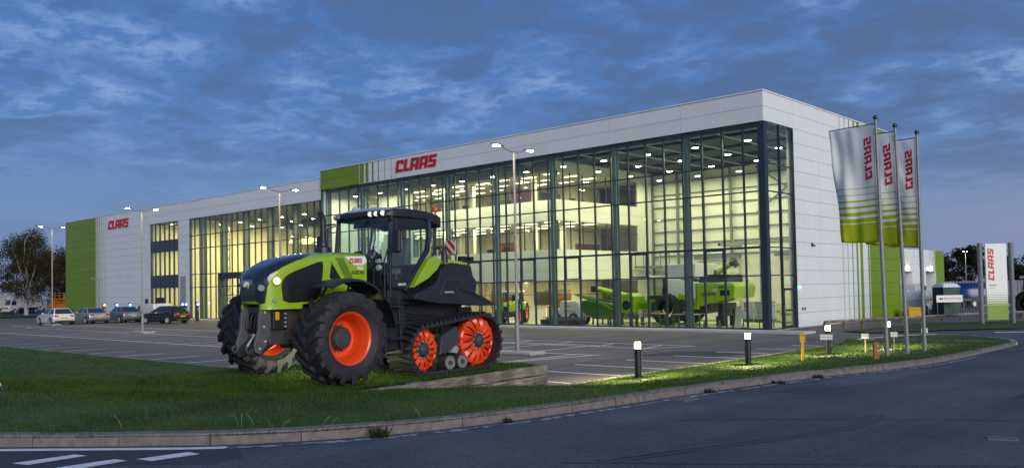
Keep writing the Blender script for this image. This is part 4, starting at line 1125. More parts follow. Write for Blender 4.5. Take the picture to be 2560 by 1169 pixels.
def track(sy):
    t = bpy.data.objects.new('track_unit', None); COL.objects.link(t); t.parent = TR
    y0, y1 = .58, 1.27
    mb = MB(); S = []; n = len(pts)
    for i, p in enumerate(pts):
        tg = (pts[(i + 1) % n] - pts[i - 1]).normalized(); nn = Vector((tg.y, -tg.x))
        cen = Vector((-2.76, .5))
        if (p - cen).dot(nn) < 0: nn = -nn
        S.append((p, nn))
    ring = [[(p.x + nn.x * o, sy * y, p.y + nn.y * o) for (y, o) in ((y0, -.045), (y1, -.045), (y1, 0), (y0, 0))] for p, nn in S]
    mb.loft(ring + [ring[0]], cap=False, flip=sy < 0)
    for i in range(0, n, 2):                       # tread bars, two slanting halves
        for (ya, yb, sh) in ((y0 + .01, .93, 1), (.92, y1 - .005, 0)):
            P = []
            for yy, k in ((ya, i if sh == 1 else (i + 1)), (yb, (i + 1) if sh == 1 else i)):
                p, nn = S[k % n]; q, mm = S[(k + 1) % n]
                P += [(p.x, sy * yy, p.y), (p.x + nn.x * .05, sy * yy, p.y + nn.y * .05), (q.x + mm.x * .05 - (q.x - p.x) * .15, sy * yy, q.y + mm.y * .05), (q.x, sy * yy, q.y)]
            mb.loft([P[:4], P[4:]])
    for i in range(0, n, 3):                       # guide lugs inside
        p, nn = S[i]; mb.box((p.x - nn.x * .09, sy * .93, p.y - nn.y * .09), (.05, .08, .10), Matrix.Rotation(math.atan2(nn.x, nn.y), 3, 'Y'))
    part('belt', mb, 'rubber', t, 30)
    for nm, c, ro, np_ in (('idler_wheel', FC, .405, 13), ('drive_wheel', RC, .495, 15)):
        wl = MB(); n2 = np_
        wl.lathe([(ro - .015, .86), (ro, .88), (ro, 1.06), (ro - .03, 1.09), (ro - .06, 1.06)], 44, 'y', (c[0], 0, c[1]), cap=False)
        for i in range(n2):
            a0 = 2 * PI * i / n2; pw = 2 * PI / n2; S2 = []
            for k, (rr, wd, yy, tw) in enumerate(((.17, .92, 1.10, 0.0), (.23, .80, 1.14, .03), (ro * .66, .74, 1.145, .10), (ro * .86, .86, 1.11, .15), (ro * 1.0, 1.02, 1.06, .18))):
                aL, aR = a0 + tw - pw * wd / 2, a0 + tw + pw * wd / 2; am = (aL + aR) / 2
                S2.append([(c[0] + rr * sin(aL), yy - .03, c[1] + rr * cos(aL)), (c[0] + rr * sin(am), yy + .028, c[1] + rr * cos(am)), (c[0] + rr * sin(aR), yy - .03, c[1] + rr * cos(aR)), (c[0] + rr * sin(am), yy - .05, c[1] + rr * cos(am))])
            wl.loft(S2)
            wl.box((c[0] + (ro + .012) * sin(a0), 1.02, c[1] + (ro + .012) * cos(a0)), (.035, .06, .05), Matrix.Rotation(a0, 3, 'Y'))
        if sy < 0: wl.xf(Matrix.Scale(-1, 4, (0, 1, 0)))
        wo = part(nm, wl, 'orange_red', t, 40)
        hb_ = MB().lathe([(0, 1.19), (.05, 1.19), (.105, 1.165), (.125, 1.13), (.135, 1.10), (.19, 1.095), (.20, 1.06), (.0, 1.05)], 28, 'y', (c[0], 0, c[1]), cap=False)
        hb_.lathe([(.0, 1.03), (ro - .05, 1.03), (ro - .05, 1.0), (0, 1.0)], 30, 'y', (c[0], 0, c[1]), cap=False)
        if sy < 0: hb_.xf(Matrix.Scale(-1, 4, (0, 1, 0)))
        part('hub', hb_, 'cast', wo, 35)
        bt = MB()
        for i in range(10): bt.cyl((c[0] + .163 * cos(i * PI / 5 + .2), sy * 1.11, c[1] + .163 * sin(i * PI / 5 + .2)), .017, .04, 8, 'y')
        part('bolt', bt, 'silver', wo, 35)
    for x in (-2.62, -2.98):                       # rollers
        rl = MB().lathe([(.13, .66), (.155, .68), (.155, 1.17), (.145, 1.19), (.125, 1.19), (.125, 1.17)], 26, 'y', (x, 0, .185), cap=False)
        if sy < 0: rl.xf(Matrix.Scale(-1, 4, (0, 1, 0)))
        ro_ = part('roller', rl, 'rubber', t, 35)
        sp = MB().lathe([(.0, 1.195), (.035, 1.195), (.04, 1.17), (.132, 1.155), (.132, 1.14), (0, 1.14)], 26, 'y', (x, 0, .185), cap=False).lathe([(.118, 1.18), (.135, 1.195), (.145, 1.18), (.135, 1.15)], 26, 'y', (x, 0, .185), cap=False)
        for i in range(16): sp.box((x + .08 * cos(i * PI / 8), 1.172, .185 + .08 * sin(i * PI / 8)), (.095, .014, .010), Matrix.Rotation(-i * PI / 8, 3, 'Y'))
        if sy < 0: sp.xf(Matrix.Scale(-1, 4, (0, 1, 0)))
        part('roller_disc', sp, 'tyre_grey', ro_, 30)
        part('roller_cap', MB().cyl((x, sy * 1.20, .185), .042, .03, 14, 'y'), 'cast', ro_, 35)
    cv = MB().prism([(-2.40, .38), (-2.44, .70), (-2.88, .90), (-2.99, .72), (-2.85, .50), (-2.56, .36)], sy * 1.0, sy * 1.13, 'y')
    part('cover_plate', cv, 'grey_dark' if 'grey_dark' in G else 'cast', t, bevel=.015)
    gb = MB().prism([(-2.74, .37), (-2.86, .52), (-2.98, .46), (-2.94, .34)], sy * 1.0, sy * 1.10, 'y'); part('tensioner', gb, 'grey', t, bevel=.01)
    bm = MB().bx(-3.45, -2.05, sy * .70, sy * 1.0, .36, .56).bx(-2.95, -2.35, sy * .45, sy * .9, .45, .75).box((-2.7, sy * .85, .23), (.62, .3, .08)); part('track_beam', bm, 'cast', t, bevel=.02)
G['grey_dark'] = mat('slate_grey', (0.045, 0.050, 0.060), 0.4, coat=0.2)
track(1); track(-1)

# --- chassis, axle, front linkage
ch = MB().bx(-3.9, .3, -.34, .34, .62, 1.35).bx(-1.2, .95, -.27, .27, .72, 1.42).bx(-3.6, -3.0, -.6, .6, .45, .95).bx(-1.0, -.5, -.5, .5, .75, 1.25)
part('chassis', ch, 'cast', TR, bevel=.02)
ax = MB().lathe([(.10, -.85), (.14, -.6), (.20, -.25), (.22, 0), (.20, .25), (.14, .6), (.10, .85)], 18, 'y', (0, -.1, .83)); ax.bx(-.25, .25, -.3, .3, .62, .95); part('front_axle', ax, 'cast', TR, 35)
bl = MB().bx(.45, 1.02, -.28, .28, .98, 1.40); part('front_frame', bl, 'grey_dark', TR, bevel=.02)
G['link_grey'] = mat('linkage_grey', (0.085, 0.090, 0.095), .45, var=.2, vs=9)
for sy in (1, -1):
    a = MB().prism([(.95, 1.38), (1.10, 1.40), (1.16, 1.25), (1.18, .98), (1.26, .74), (1.24, .62), (1.14, .58), (1.02, .72), (.96, .95), (.92, 1.1)], sy * .24, sy * .30, 'y')
    part('linkage_arm', a, 'link_grey', TR, bevel=.008)
    b = MB().prism([(.60, .95), (.78, 1.0), (1.18, .72), (1.30, .60), (1.27, .52), (1.08, .56), (.82, .72), (.62, .78)], sy * .17, sy * .235, 'y')
    part('lower_link', b, 'black', TR, bevel=.008)
    part('lift_cylinder', MB().tube([(.75, sy * .13, 1.22), (1.0, sy * .13, .86)], .045, 10).tube([(1.0, sy * .13, .86), (1.14, sy * .13, .68)], .025, 10), 'silver', TR, 40)
    part('hook', MB().tube([(1.25, sy * .21, .66), (1.34, sy * .21, .60), (1.37, sy * .21, .67), (1.33, sy * .21, .72)], .026, 8), 'cast', TR, 40)
hs_ = MB()
for k in range(4): hs_.tube([(.90, -.20 + k * .12, 1.36), (1.06, -.22 + k * .13, 1.22), (1.10, -.2 + k * .12, 1.02), (.98, -.15 + k * .1, .90)], .014, 6)
part('hydraulic_hose', hs_, 'black', TR, 40)
for sy in (1, -1):
    for (x_, z_) in ((1.05, 1.30), (1.07, 1.05), (1.16, .68), (1.05, .80)): part('pin', MB().cyl((x_, sy * .305, z_), .022, .02, 8, 'y'), 'pale_metal', TR, 40)
part('cross_beam', MB().bx(1.0, 1.10, -.235, .235, .62, .74).bx(.92, 1.02, -.22, .22, .95, 1.30), 'black', TR, bevel=.01)
tl_ = MB().tube([(0.850, .0, 1.33), (0.970, .0, 1.48), (1.130, .0, 1.72)], [.045, .052, .050], 10).tube([(1.120, 0, 1.70), (1.160, 0, 1.78), (1.230, 0, 1.80), (1.260, 0, 1.74)], [.058, .062, .05, .03], 10).tube([(0.930, .03, 1.42), (1.030, .05, 1.55), (1.010, .06, 1.62)], .008, 6)
part('top_link', tl_, 'pale_metal', TR, 40)
part('top_link_grip', MB().tube([(0.995, 0, 1.515), (1.025, 0, 1.56)], .040, 10), 'straw', TR, 40)
cb = MB().bx(.62, .92, .301, .36, 1.0, 1.30); cbo = part('coupler_box', cb, 'black', TR, bevel=.01)
part('warning_label', MB().bx(.80, .88, .361, .366, 1.16, 1.30), 'yellow', cbo)
pl = MB()
for i in range(4): pl.cyl((.68, .37, 1.04 + i * .075), .022, .03, 10, 'y')
part('coupler', pl, 'silver', cbo, 35)
wg = MB().bx(.35, .60, .28, .31, .78, 1.38); part('side_shield', wg, 'cast', TR, bevel=.01)

# --- bonnet
HS = [(1.175, .20, 1.50, 1.84), (1.15, .275, 1.45, 1.93), (1.10, .335, 1.43, 2.00), (1.02, .395, 1.42, 2.06), (.90, .445, 1.42, 2.13), (.70, .49, 1.42, 2.22), (.40, .505, 1.42, 2.295), (.10, .51, 1.45, 2.335), (-.30, .515, 1.55, 2.37), (-.70, .525, 1.70, 2.385), (-1.06, .535, 1.80, 2.375)]
def hs(F):
    for (a, b) in zip(HS[:-1], HS[1:]):
        if b[0] <= F <= a[0]:
            t = (a[0] - F) / (a[0] - b[0]); return tuple(a[i] + (b[i] - a[i]) * t for i in range(1, 4))
    return HS[0][1:] if F > HS[0][0] else HS[-1][1:]
def half(F, n=16, off=0.0):
    w, zb, zt = hs(F); w += off; zt += off
    h = zt - zb; out = []
    for i in range(n + 1):
        t = i / n
        if t < .55: z = zb + (h - .17) * t / .55; y = w - .012 * (1 - t / .55)
        else:
            a = (t - .55) / .45 * PI / 2; y = w * (cos(a) ** .62); z = zt - .17 + .17 * sin(a) ** .9
        out.append((y, z))
    return out
def hood_y(F, z, off=0.0):
    p = half(F, 60)
    for (y0, z0), (y1, z1) in zip(p[:-1], p[1:]):
        if z0 <= z <= z1: return y0 + (y1 - y0) * (z - z0) / (z1 - z0 + 1e-9) + off
    return p[0][0] + off if z < p[0][1] else p[-1][0] + off
mb = MB(); S = []
for F in [1.175, 1.165, 1.15, 1.13, 1.10, 1.06, 1.02, .96, .90, .8, .7, .55, .4, .25, .1, -.1, -.3, -.5, -.7, -.9, -1.06]:
    q = half(F); S.append([(F, y, z) for y, z in q] + [(F, -y, z) for y, z in q[::-1][1:]])
mb.loft(S); bonnet = part('bonnet', mb, 'claas_green', TR, 42)
# dark nose and top
def thr(F):
    T = [(1.45, 1.30), (1.10, 1.30), (1.075, 1.46), (1.05, 1.70), (1.0, 1.88), (.92, 2.00), (.75, 2.095), (.5, 2.192), (.30, 2.258), (.15, 2.31), (.02, 2.345)]
    for a, b in zip(T[:-1], T[1:]):
        if b[0] <= F <= a[0]: return a[1] + (b[1] - a[1]) * (a[0] - F) / (a[0] - b[0])
    return 2.6
mb = MB(); S = []
for F in [1.187, 1.17, 1.155, 1.13, 1.115, 1.10, 1.085, 1.075, 1.06, 1.05, 1.03, 1.0, .96, .92, .86, .8, .7, .6, .5, .4, .3, .2, .1, .03]:
    q = half(F, 40, .010); q0 = [p for p in q if p[1] >= thr(F)]
    if len(q0) < 2: q0 = q[-2:]
    z_ = thr(F); 
    m2 = []; tot = len(q0) - 1
    for i in range(13):
        u = i / 12 * tot; k = min(int(u), tot - 1); f_ = u - k; m2.append((q0[k][0] + (q0[k + 1][0] - q0[k][0]) * f_, q0[k][1] + (q0[k + 1][1] - q0[k][1]) * f_))
    S.append([(F, y, z) for y, z in m2] + [(F, -y, z) for y, z in m2[::-1][1:]])
mb.loft(S, closed=False, cap=False); mb.add(S[0], [tuple(range(len(S[0])))])
nose = part('nose_cover', mb, 'black_gloss', TR, 40)
def side_panel(name, poly, m, off0, off1, parent, both=True, sub=6):
    out = None
    ol = [Vector(p) for p in poly]
    ol = resample([tuple(p) for p in ol] + [tuple(ol[0])], .04)[:-1]; n = len(ol); pts_ = [Vector((p.x, p.y)) for p in ol]
    xs = [p.x for p in ol]; zs = [p.y for p in ol]; x = min(xs) + .03
    while x < max(xs):
        z = min(zs) + .03
        while z < max(zs): pts_.append(Vector((x, z))); z += .055
        x += .055
    r = delaunay_2d_cdt(pts_, [(i, (i + 1) % n) for i in range(n)], [tuple(range(n))], 1, 1e-5)
    for sy in ((1, -1) if both else (1,)):
        mb = MB(); mb.add([(p.x, sy * (hood_y(p.x, p.y) + off1), p.y) for p in r[0]], [tuple(f) for f in r[2]])
        mb.add([(p.x, sy * (hood_y(p.x, p.y) + o), p.y) for o in (off0, off1) for p in ol], [(i, (i + 1) % n, n + (i + 1) % n, n + i) for i in range(n)])
        o = part(name, mb, m, parent, 40); out = out or o
    return out
win = smooth_line([(.80, 1.60), (.82, 1.78), (.77, 1.90), (.62, 1.99), (.30, 2.10), (.02, 2.19), (-.05, 2.17), (-.03, 1.90), (.02, 1.50), (.40, 1.455), (.78, 1.455), (.80, 1.60)], 1)
side_panel('side_mesh', win[:-1], 'mesh', -.03, .006, bonnet)
side_panel('rear_mesh', [(-.24, 2.17), (-.20, 2.19), (-.27, 2.12), (-.46, 1.86), (-.26, 1.84), (-.19, 1.9)][::-1], 'mesh', -.03, .006, bonnet)
for i in range(5):
    x0 = -.33 - i * .037; side_panel('vent_slot', [(x0, 2.26), (x0 - .018, 2.26), (x0 - .25, 1.87), (x0 - .232, 1.87)], 'black', -.02, .004, bonnet, True)
side_panel('badge_plate', [(-.55, 2.285), (-1.05, 2.30), (-1.05, 2.17), (-.96, 2.125), (-.75, 2.125), (-.67, 2.18)], 'white', -.02, .006, bonnet)
side_panel('lower_rail', [(.41, 1.345), (.41, 1.45), (1.12, 1.45), (1.12, 1.345)], 'claas_green', -.06, .012, bonnet)
logo(bonnet, lambda a, b, d: (-.64 - a, hood_y(-.8, 2.2) + .008 + d, 2.165 + b), .30, .085, 'red', depth=.004)
text('model_number', '960', .105, 'white', bonnet, (-.90, hood_y(-.9, 2.05) + .006, 2.035), (-1, 0, 0), bold=.003)
text('model_name', 'AXION', .095, 'black', bonnet, (-.84, hood_y(-.85, 2.0) + .006, 1.955), (-1, 0, 0), bold=.002)
for sy in (1, -1):
    hl = MB().lathe([(0.0, .02), (.05, .02), (.066, .0), (.07, -.06)], 20, 'y', cap=False)
    hd = part('headlight', hl, 'headlamp', bonnet, 40, loc=(.90, sy * .448, 1.84), rot=(0, 0, R(-28) if sy > 0 else R(180 + 28)))
    rg = MB().lathe([(.064, .0), (.072, .028), (.092, .02), (.10, -.07)], 20, 'y', cap=False); part('bezel', rg, 'claas_green', hd, 40)
    part('lower_lamp', MB().lathe([(0, .012), (.035, .012), (.045, 0), (.05, -.03)], 16, 'y', cap=False), 'lens', bonnet, 40, loc=(.93, sy * .44, 1.50), rot=(0, 0, R(-20) if sy > 0 else R(200)))
    part('nose_lamp', MB().lathe([(0, .012), (.05, .01), (.06, 0), (.06, -.04)], 16, 'y', cap=False), 'lens', nose, 40, loc=(1.125, sy * .31, 1.72), rot=(0, 0, R(-50) if sy > 0 else R(230)))
gl = MB()
for i in range(7): gl.bx(1.186, 1.196, -.20, .20, 1.52 + i * .028, 1.53 + i * .028)
part('grille', gl, 'cast', nose)
logo(nose, lambda a, b, d: (1.19 + d, -.15 + a, 1.79 + b), .30, .07, 'silver_text', depth=.004)
# exhaust and intake
ex = MB().lathe([(.155, 2.34), (.16, 2.42), (.15, 2.50), (.085, 2.53), (.08, 2.60), (.058, 2.62), (.055, 2.98)], 20, 'z', (-.86, -.52, 0)); exo = part('exhaust_stack', ex, 'black', TR, 40)
part('tail_pipe', MB().tube([(-.86, -.52, 2.97), (-.86, -.52, 3.06), (-.83, -.52, 3.14), (-.77, -.52, 3.20)], [.055, .056, .058, .062], 14), 'black', exo, 40)
part('heat_band', MB().lathe([(.163, 2.325), (.168, 2.33), (.168, 2.37), (.163, 2.375)], 22, 'z', (-.86, -.52, 0)), 'silver', exo, 40)
# front mudguards
for sy in (1, -1):
    S = []; 
    for i in range(19):
        a = R(62 + (172 - 62) * i / 18); r0 = 1.03 + .02 * sin(i * .17); dz = 0.09 if sy < 0 else 0
        S.append([(r * cos(a), sy * yy, .81 + dz + r * sin(a)) for (yy, r) in ((.74, r0 - .03), (.80, r0), (1.10, r0 + .012), (1.38, r0), (1.43, r0 - .05), (1.405, r0 - .055), (1.36, r0 - .022), (1.10, r0 - .012), (.82, r0 - .022))])
    part('front_mudguard', MB().loft(S, flip=sy > 0), 'black', TR, 40)
    part('mudguard_stay', MB().tube([(-.1, sy * .6, .95), (-.45, sy * .62, 1.45), (-.40, sy * .80, 1.74), (-.38, sy * 1.3, 1.76)], .022, 8).tube([(.0, sy * .6, 1.0), (.05, sy * .62, 1.6), (.05, sy * .85, 1.84)], .02, 8), 'black', TR, 40)

# --- cab
cabl = MB().bx(-2.85, -1.36, -.78, .78, 1.35, 1.68).bx(-2.85, -2.2, -.72, .72, 1.68, 2.15); cab = part('cab', cabl, 'black', TR, bevel=.03)
def pil(nm, pts_, r): 
    for sy in (1, -1): part(nm, MB().tube([(x, sy * y, z) for x, y, z in pts_], r, 8), 'black_gloss', cab, 40)
pil('front_pillar', [(-1.39, .79, 1.66), (-1.40, .80, 2.3), (-1.47, .79, 3.08)], [.05, .045, .045])
pil('rear_pillar', [(-1.74, .84, 1.62), (-2.02, .86, 2.02), (-2.34, .86, 2.42), (-2.42, .84, 2.72), (-2.42, .82, 3.05)], [.055, .055, .055, .06, .06])
pil('back_pillar', [(-2.80, .62, 2.1), (-2.82, .62, 3.05)], .04)
pil('door_rail', [(-1.39, .80, 1.70), (-1.74, .84, 1.68)], .03)
pil('roof_rail', [(-1.46, .79, 3.07), (-2.42, .82, 3.06), (-2.80, .64, 3.03)], .04)
def pane3(nm, P, t, m='cab_glass', parent=None):
    n = len(P); v = Vector(P[1]) - Vector(P[0]); w = Vector(P[-1]) - Vector(P[0]); nn = v.cross(w).normalized() * t
    mb = MB(); mb.add([Vector(p) for p in P] + [Vector(p) + nn for p in P], [tuple(range(n))[::-1], tuple(range(n, 2 * n))] + [(i, (i + 1) % n, n + (i + 1) % n, n + i) for i in range(n)])
    return part(nm, mb, m, parent or cab)
for sy in (1, -1):
    dg = pane3('door_glass', [(-1.43, sy * .80, 1.71), (-1.72, sy * .85, 1.70), (-2.0, sy * .865, 2.05), (-2.32, sy * .865, 2.44), (-2.39, sy * .85, 2.72), (-2.39, sy * .83, 3.03), (-1.49, sy * .80, 3.05)], .006)
    if sy > 0:
        part('door_handle', MB().tube([(-1.50, .83, 1.82), (-1.50, .87, 1.84), (-1.50, .87, 2.02), (-1.50, .83, 2.04)], .012, 6), 'black', dg, 40)
        text('badge', 'CMATIC', .06, 'white', dg, (-1.66, .862, 1.73), (-1, 0, 0), bold=.002)
    pane3('quarter_glass', [(-2.44, sy * .83, 2.45), (-2.79, sy * .63, 2.35), (-2.79, sy * .63, 3.02), (-2.46, sy * .82, 3.03)], .006)
S = []
for k in range(7):
    yy = -.74 + 1.48 * k / 6; bow = .05 * (1 - (yy / .74) ** 2)
    S.append([(-1.37 + bow, yy, 1.80), (-1.42 + bow, yy, 2.5), (-1.48 + bow, yy, 3.07), (-1.488 + bow, yy, 3.07), (-1.428 + bow, yy, 2.5), (-1.378 + bow, yy, 1.80)])
part('windscreen', MB().loft(S), 'cab_glass', cab, 40)
pane3('rear_glass', [(-2.82, -.58, 2.25), (-2.82, .58, 2.25), (-2.83, .58, 3.02), (-2.83, -.58, 3.02)], .006)
# roof
def rsec(x, hw, zb, zt, crown):
    return [(x, y, z) for y, z in ((-hw, zb), (-hw - .0, zt - .03), (-hw + .06, zt), (-hw * .5, zt + crown * .8), (0, zt + crown), (hw * .5, zt + crown * .8), (hw - .06, zt), (hw, zt - .03), (hw, zb), (hw * .9, zb - .005), (0, zb - .01), (-hw * .9, zb - .005))]
rf = MB().loft([rsec(-1.30, .70, 3.10, 3.14, .015), rsec(-1.36, .80, 3.085, 3.18, .03), rsec(-1.50, .86, 3.075, 3.215, .05), rsec(-1.85, .885, 3.07, 3.225, .06), rsec(-2.30, .885, 3.045, 3.205, .055), rsec(-2.60, .875, 2.97, 3.165, .04), rsec(-2.76, .85, 2.90, 3.13, .03), rsec(-2.80, .80, 2.92, 3.10, .02)])
roof = part('roof', rf, 'black', cab, 40)
rsl = lambda x, hw, zt, c: [(x, y, z + .006) for y, z in ((-hw + .03, zt - .012), (-hw + .08, zt), (-hw * .5, zt + c * .8), (0, zt + c), (hw * .5, zt + c * .8), (hw - .08, zt), (hw - .03, zt - .012))]
rt = MB().loft([rsl(-1.33, .76, 3.17, .02), rsl(-1.50, .86, 3.218, .05), rsl(-1.85, .885, 3.228, .06), rsl(-2.30, .885, 3.208, .055), rsl(-2.60, .875, 3.168, .04), rsl(-2.74, .85, 3.135, .03)], closed=False, cap=False)
part('roof_skin', rt, 'roof_grey', roof, 50)
for y, on in ((-.72, 0), (-.60, 0), (.36, 1), (.52, 1), (.70, 1)):
    part('work_light', MB().lathe([(0, .03), (.035, .03), (.046, .015), (.05, -.03)], 14, 'x', cap=False), 'headlamp' if on else 'lens', roof, 40, loc=(-1.30 - .055 * abs(y) ** 2, y, 3.125))
text('roof_name', 'AXION', .085, 'cast', roof, (-1.293, -.1, 3.095), (0, 1, 0))
part('beacon', MB().lathe([(.02, 3.13), (.02, 3.22), (.058, 3.225), (.062, 3.24), (.062, 3.29), (.05, 3.315), (0, 3.32)], 16, 'z', (-2.66, .80, 0), cap=False), 'amber', roof, 40)
part('aerial_dome', MB().lathe([(.09, 3.24), (.08, 3.29), (.04, 3.32), (0, 3.325)], 14, 'z', (-1.55, -.35, 0), cap=False), 'roof_grey', roof, 40)
# cab inside
part('seat', MB().bx(-2.35, -1.85, -.25, .25, 1.95, 2.08).box((-2.42, 0, 2.38), (.12, .50, .66), Matrix.Rotation(R(-8), 3, 'Y')).box((-2.46, 0, 2.80), (.09, .28, .18)), 'seat', cab, bevel=.04)
part('seat_base', MB().bx(-2.3, -1.95, -.2, .2, 1.68, 1.95), 'black', cab)
part('steering_column', MB().tube([(-1.50, 0, 1.68), (-1.58, 0, 2.05), (-1.70, 0, 2.25)], [.09, .07, .05], 10), 'black', cab, 40)
sw = MB()
S = [(-1.70 + .09 * cos(a) * .5, .19 * sin(a), 2.27 + .17 * cos(a)) for a in [2 * PI * i / 20 for i in range(21)]]
part('steering_wheel', MB().tube(S, .016, 8, cap=False).tube([S[5], (-1.70, 0, 2.27), S[15]], .014, 6), 'black', cab, 40)
part('dashboard', MB().prism([(-1.42, 1.69), (-1.42, 2.06), (-1.52, 2.14), (-1.66, 2.08), (-1.62, 1.69)], -.62, .30, 'y'), 'black', cab, bevel=.03)
part('control_console', MB().bx(-2.4, -1.75, -.62, -.34, 1.69, 2.22).box((-1.72, -.48, 2.36), (.05, .24, .18)), 'black', cab, bevel=.03)
part('sun_blind', MB().bx(-1.50, -1.485, -.35, .45, 2.88, 3.04), 'black', cab)
# mirrors
for sy in (1, -1):
    mr = MB().box((-1.28, sy * 1.14, 2.56), (.10, .20, .44)); m_ = part('mirror', mr, 'black', cab, bevel=.04)
    part('mirror_arm', MB().tube([(-1.40, sy * .80, 3.00), (-1.34, sy * .95, 3.0), (-1.28, sy * 1.12, 2.97), (-1.28, sy * 1.14, 2.78)], .018, 8), 'black', m_, 40)
    part('mirror_glass', MB().bx(-1.338, -1.331, sy * 1.06, sy * 1.22, 2.40, 2.73), 'lens', m_)
    part('side_lamp', MB().lathe([(0, .02), (.05, .018), (.062, 0), (.055, -.05), (.02, -.08)], 16, 'x', cap=False), 'lens', cab, 40, loc=(-1.06, sy * .86, 2.07))
    part('upper_side_lamp', MB().lathe([(0, .02), (.04, .018), (.05, 0), (.045, -.04), (.02, -.06)], 16, 'x', cap=False), 'lens', cab, 40, loc=(-1.20, sy * .72, 2.20))
    part('lamp_stalk', MB().tube([(-1.30, sy * .70, 1.62), (-1.22, sy * .74, 1.9), (-1.22, sy * .74, 2.18)], .016, 6).tube([(-1.22, sy * .76, 2.03), (-1.11, sy * .85, 2.05)], .014, 6), 'black', cab, 40)
    part('grab_rail', MB().tube([(-1.30, sy * .92, 1.50), (-1.28, sy * .95, 2.1), (-1.30, sy * .93, 2.92), (-1.42, sy * .82, 2.97)], .017, 8).tube([(-1.18, sy * .90, 1.40), (-1.14, sy * .94, 2.2), (-1.24, sy * .93, 2.42), (-1.29, sy * .94, 2.40)], .015, 8), 'black', cab, 40)
# fuel tank, steps, underbody
part('fuel_tank', MB().prism([(-.78, 1.34), (-1.62, 1.36), (-1.66, .95), (-1.45, .50), (-.95, .45), (-.80, .7)], .42, .98, 'y'), 'black', TR, bevel=.05)
part('tool_box', MB().prism([(-.78, 1.34), (-1.62, 1.36), (-1.66, .95), (-1.45, .50), (-.95, .45), (-.80, .7)], -.98, -.42, 'y'), 'black', TR, bevel=.05)
for k in range(4): part('step', MB().bx(-1.40, -1.02, .985, 1.20, .42 + k * .30, .45 + k * .30), 'black', TR)
part('step_frame', MB().tube([(-1.41, 1.10, .38), (-1.41, 1.0, 1.6)], .018, 6).tube([(-1.01, 1.10, .38), (-1.01, 1.0, 1.45)], .018, 6), 'black', TR, 40)
# rear mudguards
body = [(-1.72, 1.46), (-1.80, 1.58), (-2.20, 1.66), (-2.40, 1.82), (-2.52, 2.03), (-2.66, 2.14), (-2.86, 2.18), (-3.42, 2.12), (-3.46, 1.91), (-3.57, 1.78), (-3.50, 1.56), (-3.68, 1.50), (-4.17, 1.31), (-4.14, 1.275), (-3.95, 1.285), (-3.45, 1.30), (-2.38, 1.36)]
for sy in (1, -1):
    fn = lambda p, s=sy: s * (-.10 * max(0, (p[1] - 1.55)) - .05 * max(0, -3.3 - p[0]))
    rm = part('rear_mudguard', MB().prism(body, sy * .50, sy * 1.13, 'y', fn), 'black', TR, bevel=.03)
    part('recess', MB().prism([(-2.44, 1.54), (-2.62, 1.83), (-3.12, 1.84), (-2.84, 1.54)], sy * 1.09, sy * 1.135, 'y', fn), 'mesh', rm, bevel=.01)
    part('recess_rim', MB().tube([(x, sy * (1.125 + fn((x, z)) * sy), z) for x, z in ((-2.44, 1.54), (-2.62, 1.83), (-3.12, 1.84), (-2.84, 1.54), (-2.44, 1.54))], .014, 6), 'grey_dark', rm, 40)
    part('step_light', MB().bx(-2.80, -2.55, sy * 1.125, sy * 1.15, 1.565, 1.60), 'lens', rm)
    part('wing_panel', MB().prism([(-1.80, 1.68), (-2.02, 1.98), (-2.24, 2.25), (-2.42, 2.31), (-2.60, 2.20), (-2.46, 2.03), (-2.22, 1.86)], sy * .88, sy * 1.035, 'y'), 'claas_green', TR, bevel=.02)
    part('wing_top', MB().prism([(-2.62, 2.14), (-2.64, 2.235), (-2.9, 2.245), (-3.3, 2.185), (-3.40, 2.13)], sy * .50, sy * 1.02, 'y'), 'claas_green', TR, bevel=.02)
    part('wing_rail', MB().tube([(-1.95, sy * 1.09, 1.60), (-2.40, sy * 1.11, 1.75), (-2.62, sy * 1.09, 2.10), (-2.52, sy * 1.06, 2.44), (-2.40, sy * .95, 2.46)], .016, 8), 'black', TR, 40)
    part('rear_lamp_post', MB().lathe([(.075, 2.18), (.065, 2.36), (.03, 2.46)], 12, 'z', (-2.72, sy * .98, 0)), 'black', TR, 40)
    part('rear_lamp', MB().tube([(-3.35, sy * .92, 2.16), (-3.35, sy * .92, 2.24)], .03, 8).box((-3.33, sy * .90, 2.27), (.16, .12, .10)).box((-3.40, sy * 1.05, 2.26), (.09, .16, .09)), 'black', TR, bevel=.02)
    wb = thing_parent = MB().bx(-2.76, -2.745, sy * .98, sy * 1.26, 2.345, 2.625); wbo = part('warning_board', wb, 'white', TR)
    for (ya, yb, za, zb_) in ((0, .10, 0, 0), ):
        pass
    st_ = MB(); 
    for k in range(-3, 3):
        P = [(.0 + k * .14, .0), (.07 + k * .14, .0), (.07 + k * .14 - .28, .28), (.0 + k * .14 - .28, .28)]
        P = [(max(0, min(.28, a + .14)), b) for a, b in P]
        # clip the slanted stripe to the board
        Q = []
        for a in [i * .28 / 28 for i in range(29)]:
            pass
        def xb(b, k=k): return (.05 + k * .187 + b, .145 + k * .187 + b)
        bs_ = [i * .28 / 14 for i in range(15)]
        for b0, b1 in zip(bs_[:-1], bs_[1:]):
            l0, r0 = xb(b0); l1, r1 = xb(b1); cl = lambda v: max(0., min(.28, v))
            q = [(cl(l0), b0), (cl(r0), b0), (cl(r1), b1), (cl(l1), b1)]
            if abs(q[1][0] - q[0][0]) + abs(q[2][0] - q[3][0]) < 1e-4: continue
            st_.add([(-2.740, sy * (1.26 - a), 2.345 + b) for a, b in q], [(0, 1, 2, 3)])
    part('stripe', st_, 'warn_red' if 'warn_red' in G else 'red', wbo)
    part('board_arm', MB().tube([(-2.60, sy * .86, 2.50), (-2.76, sy * 1.02, 2.49)], .03, 8), 'black', wbo, 40)
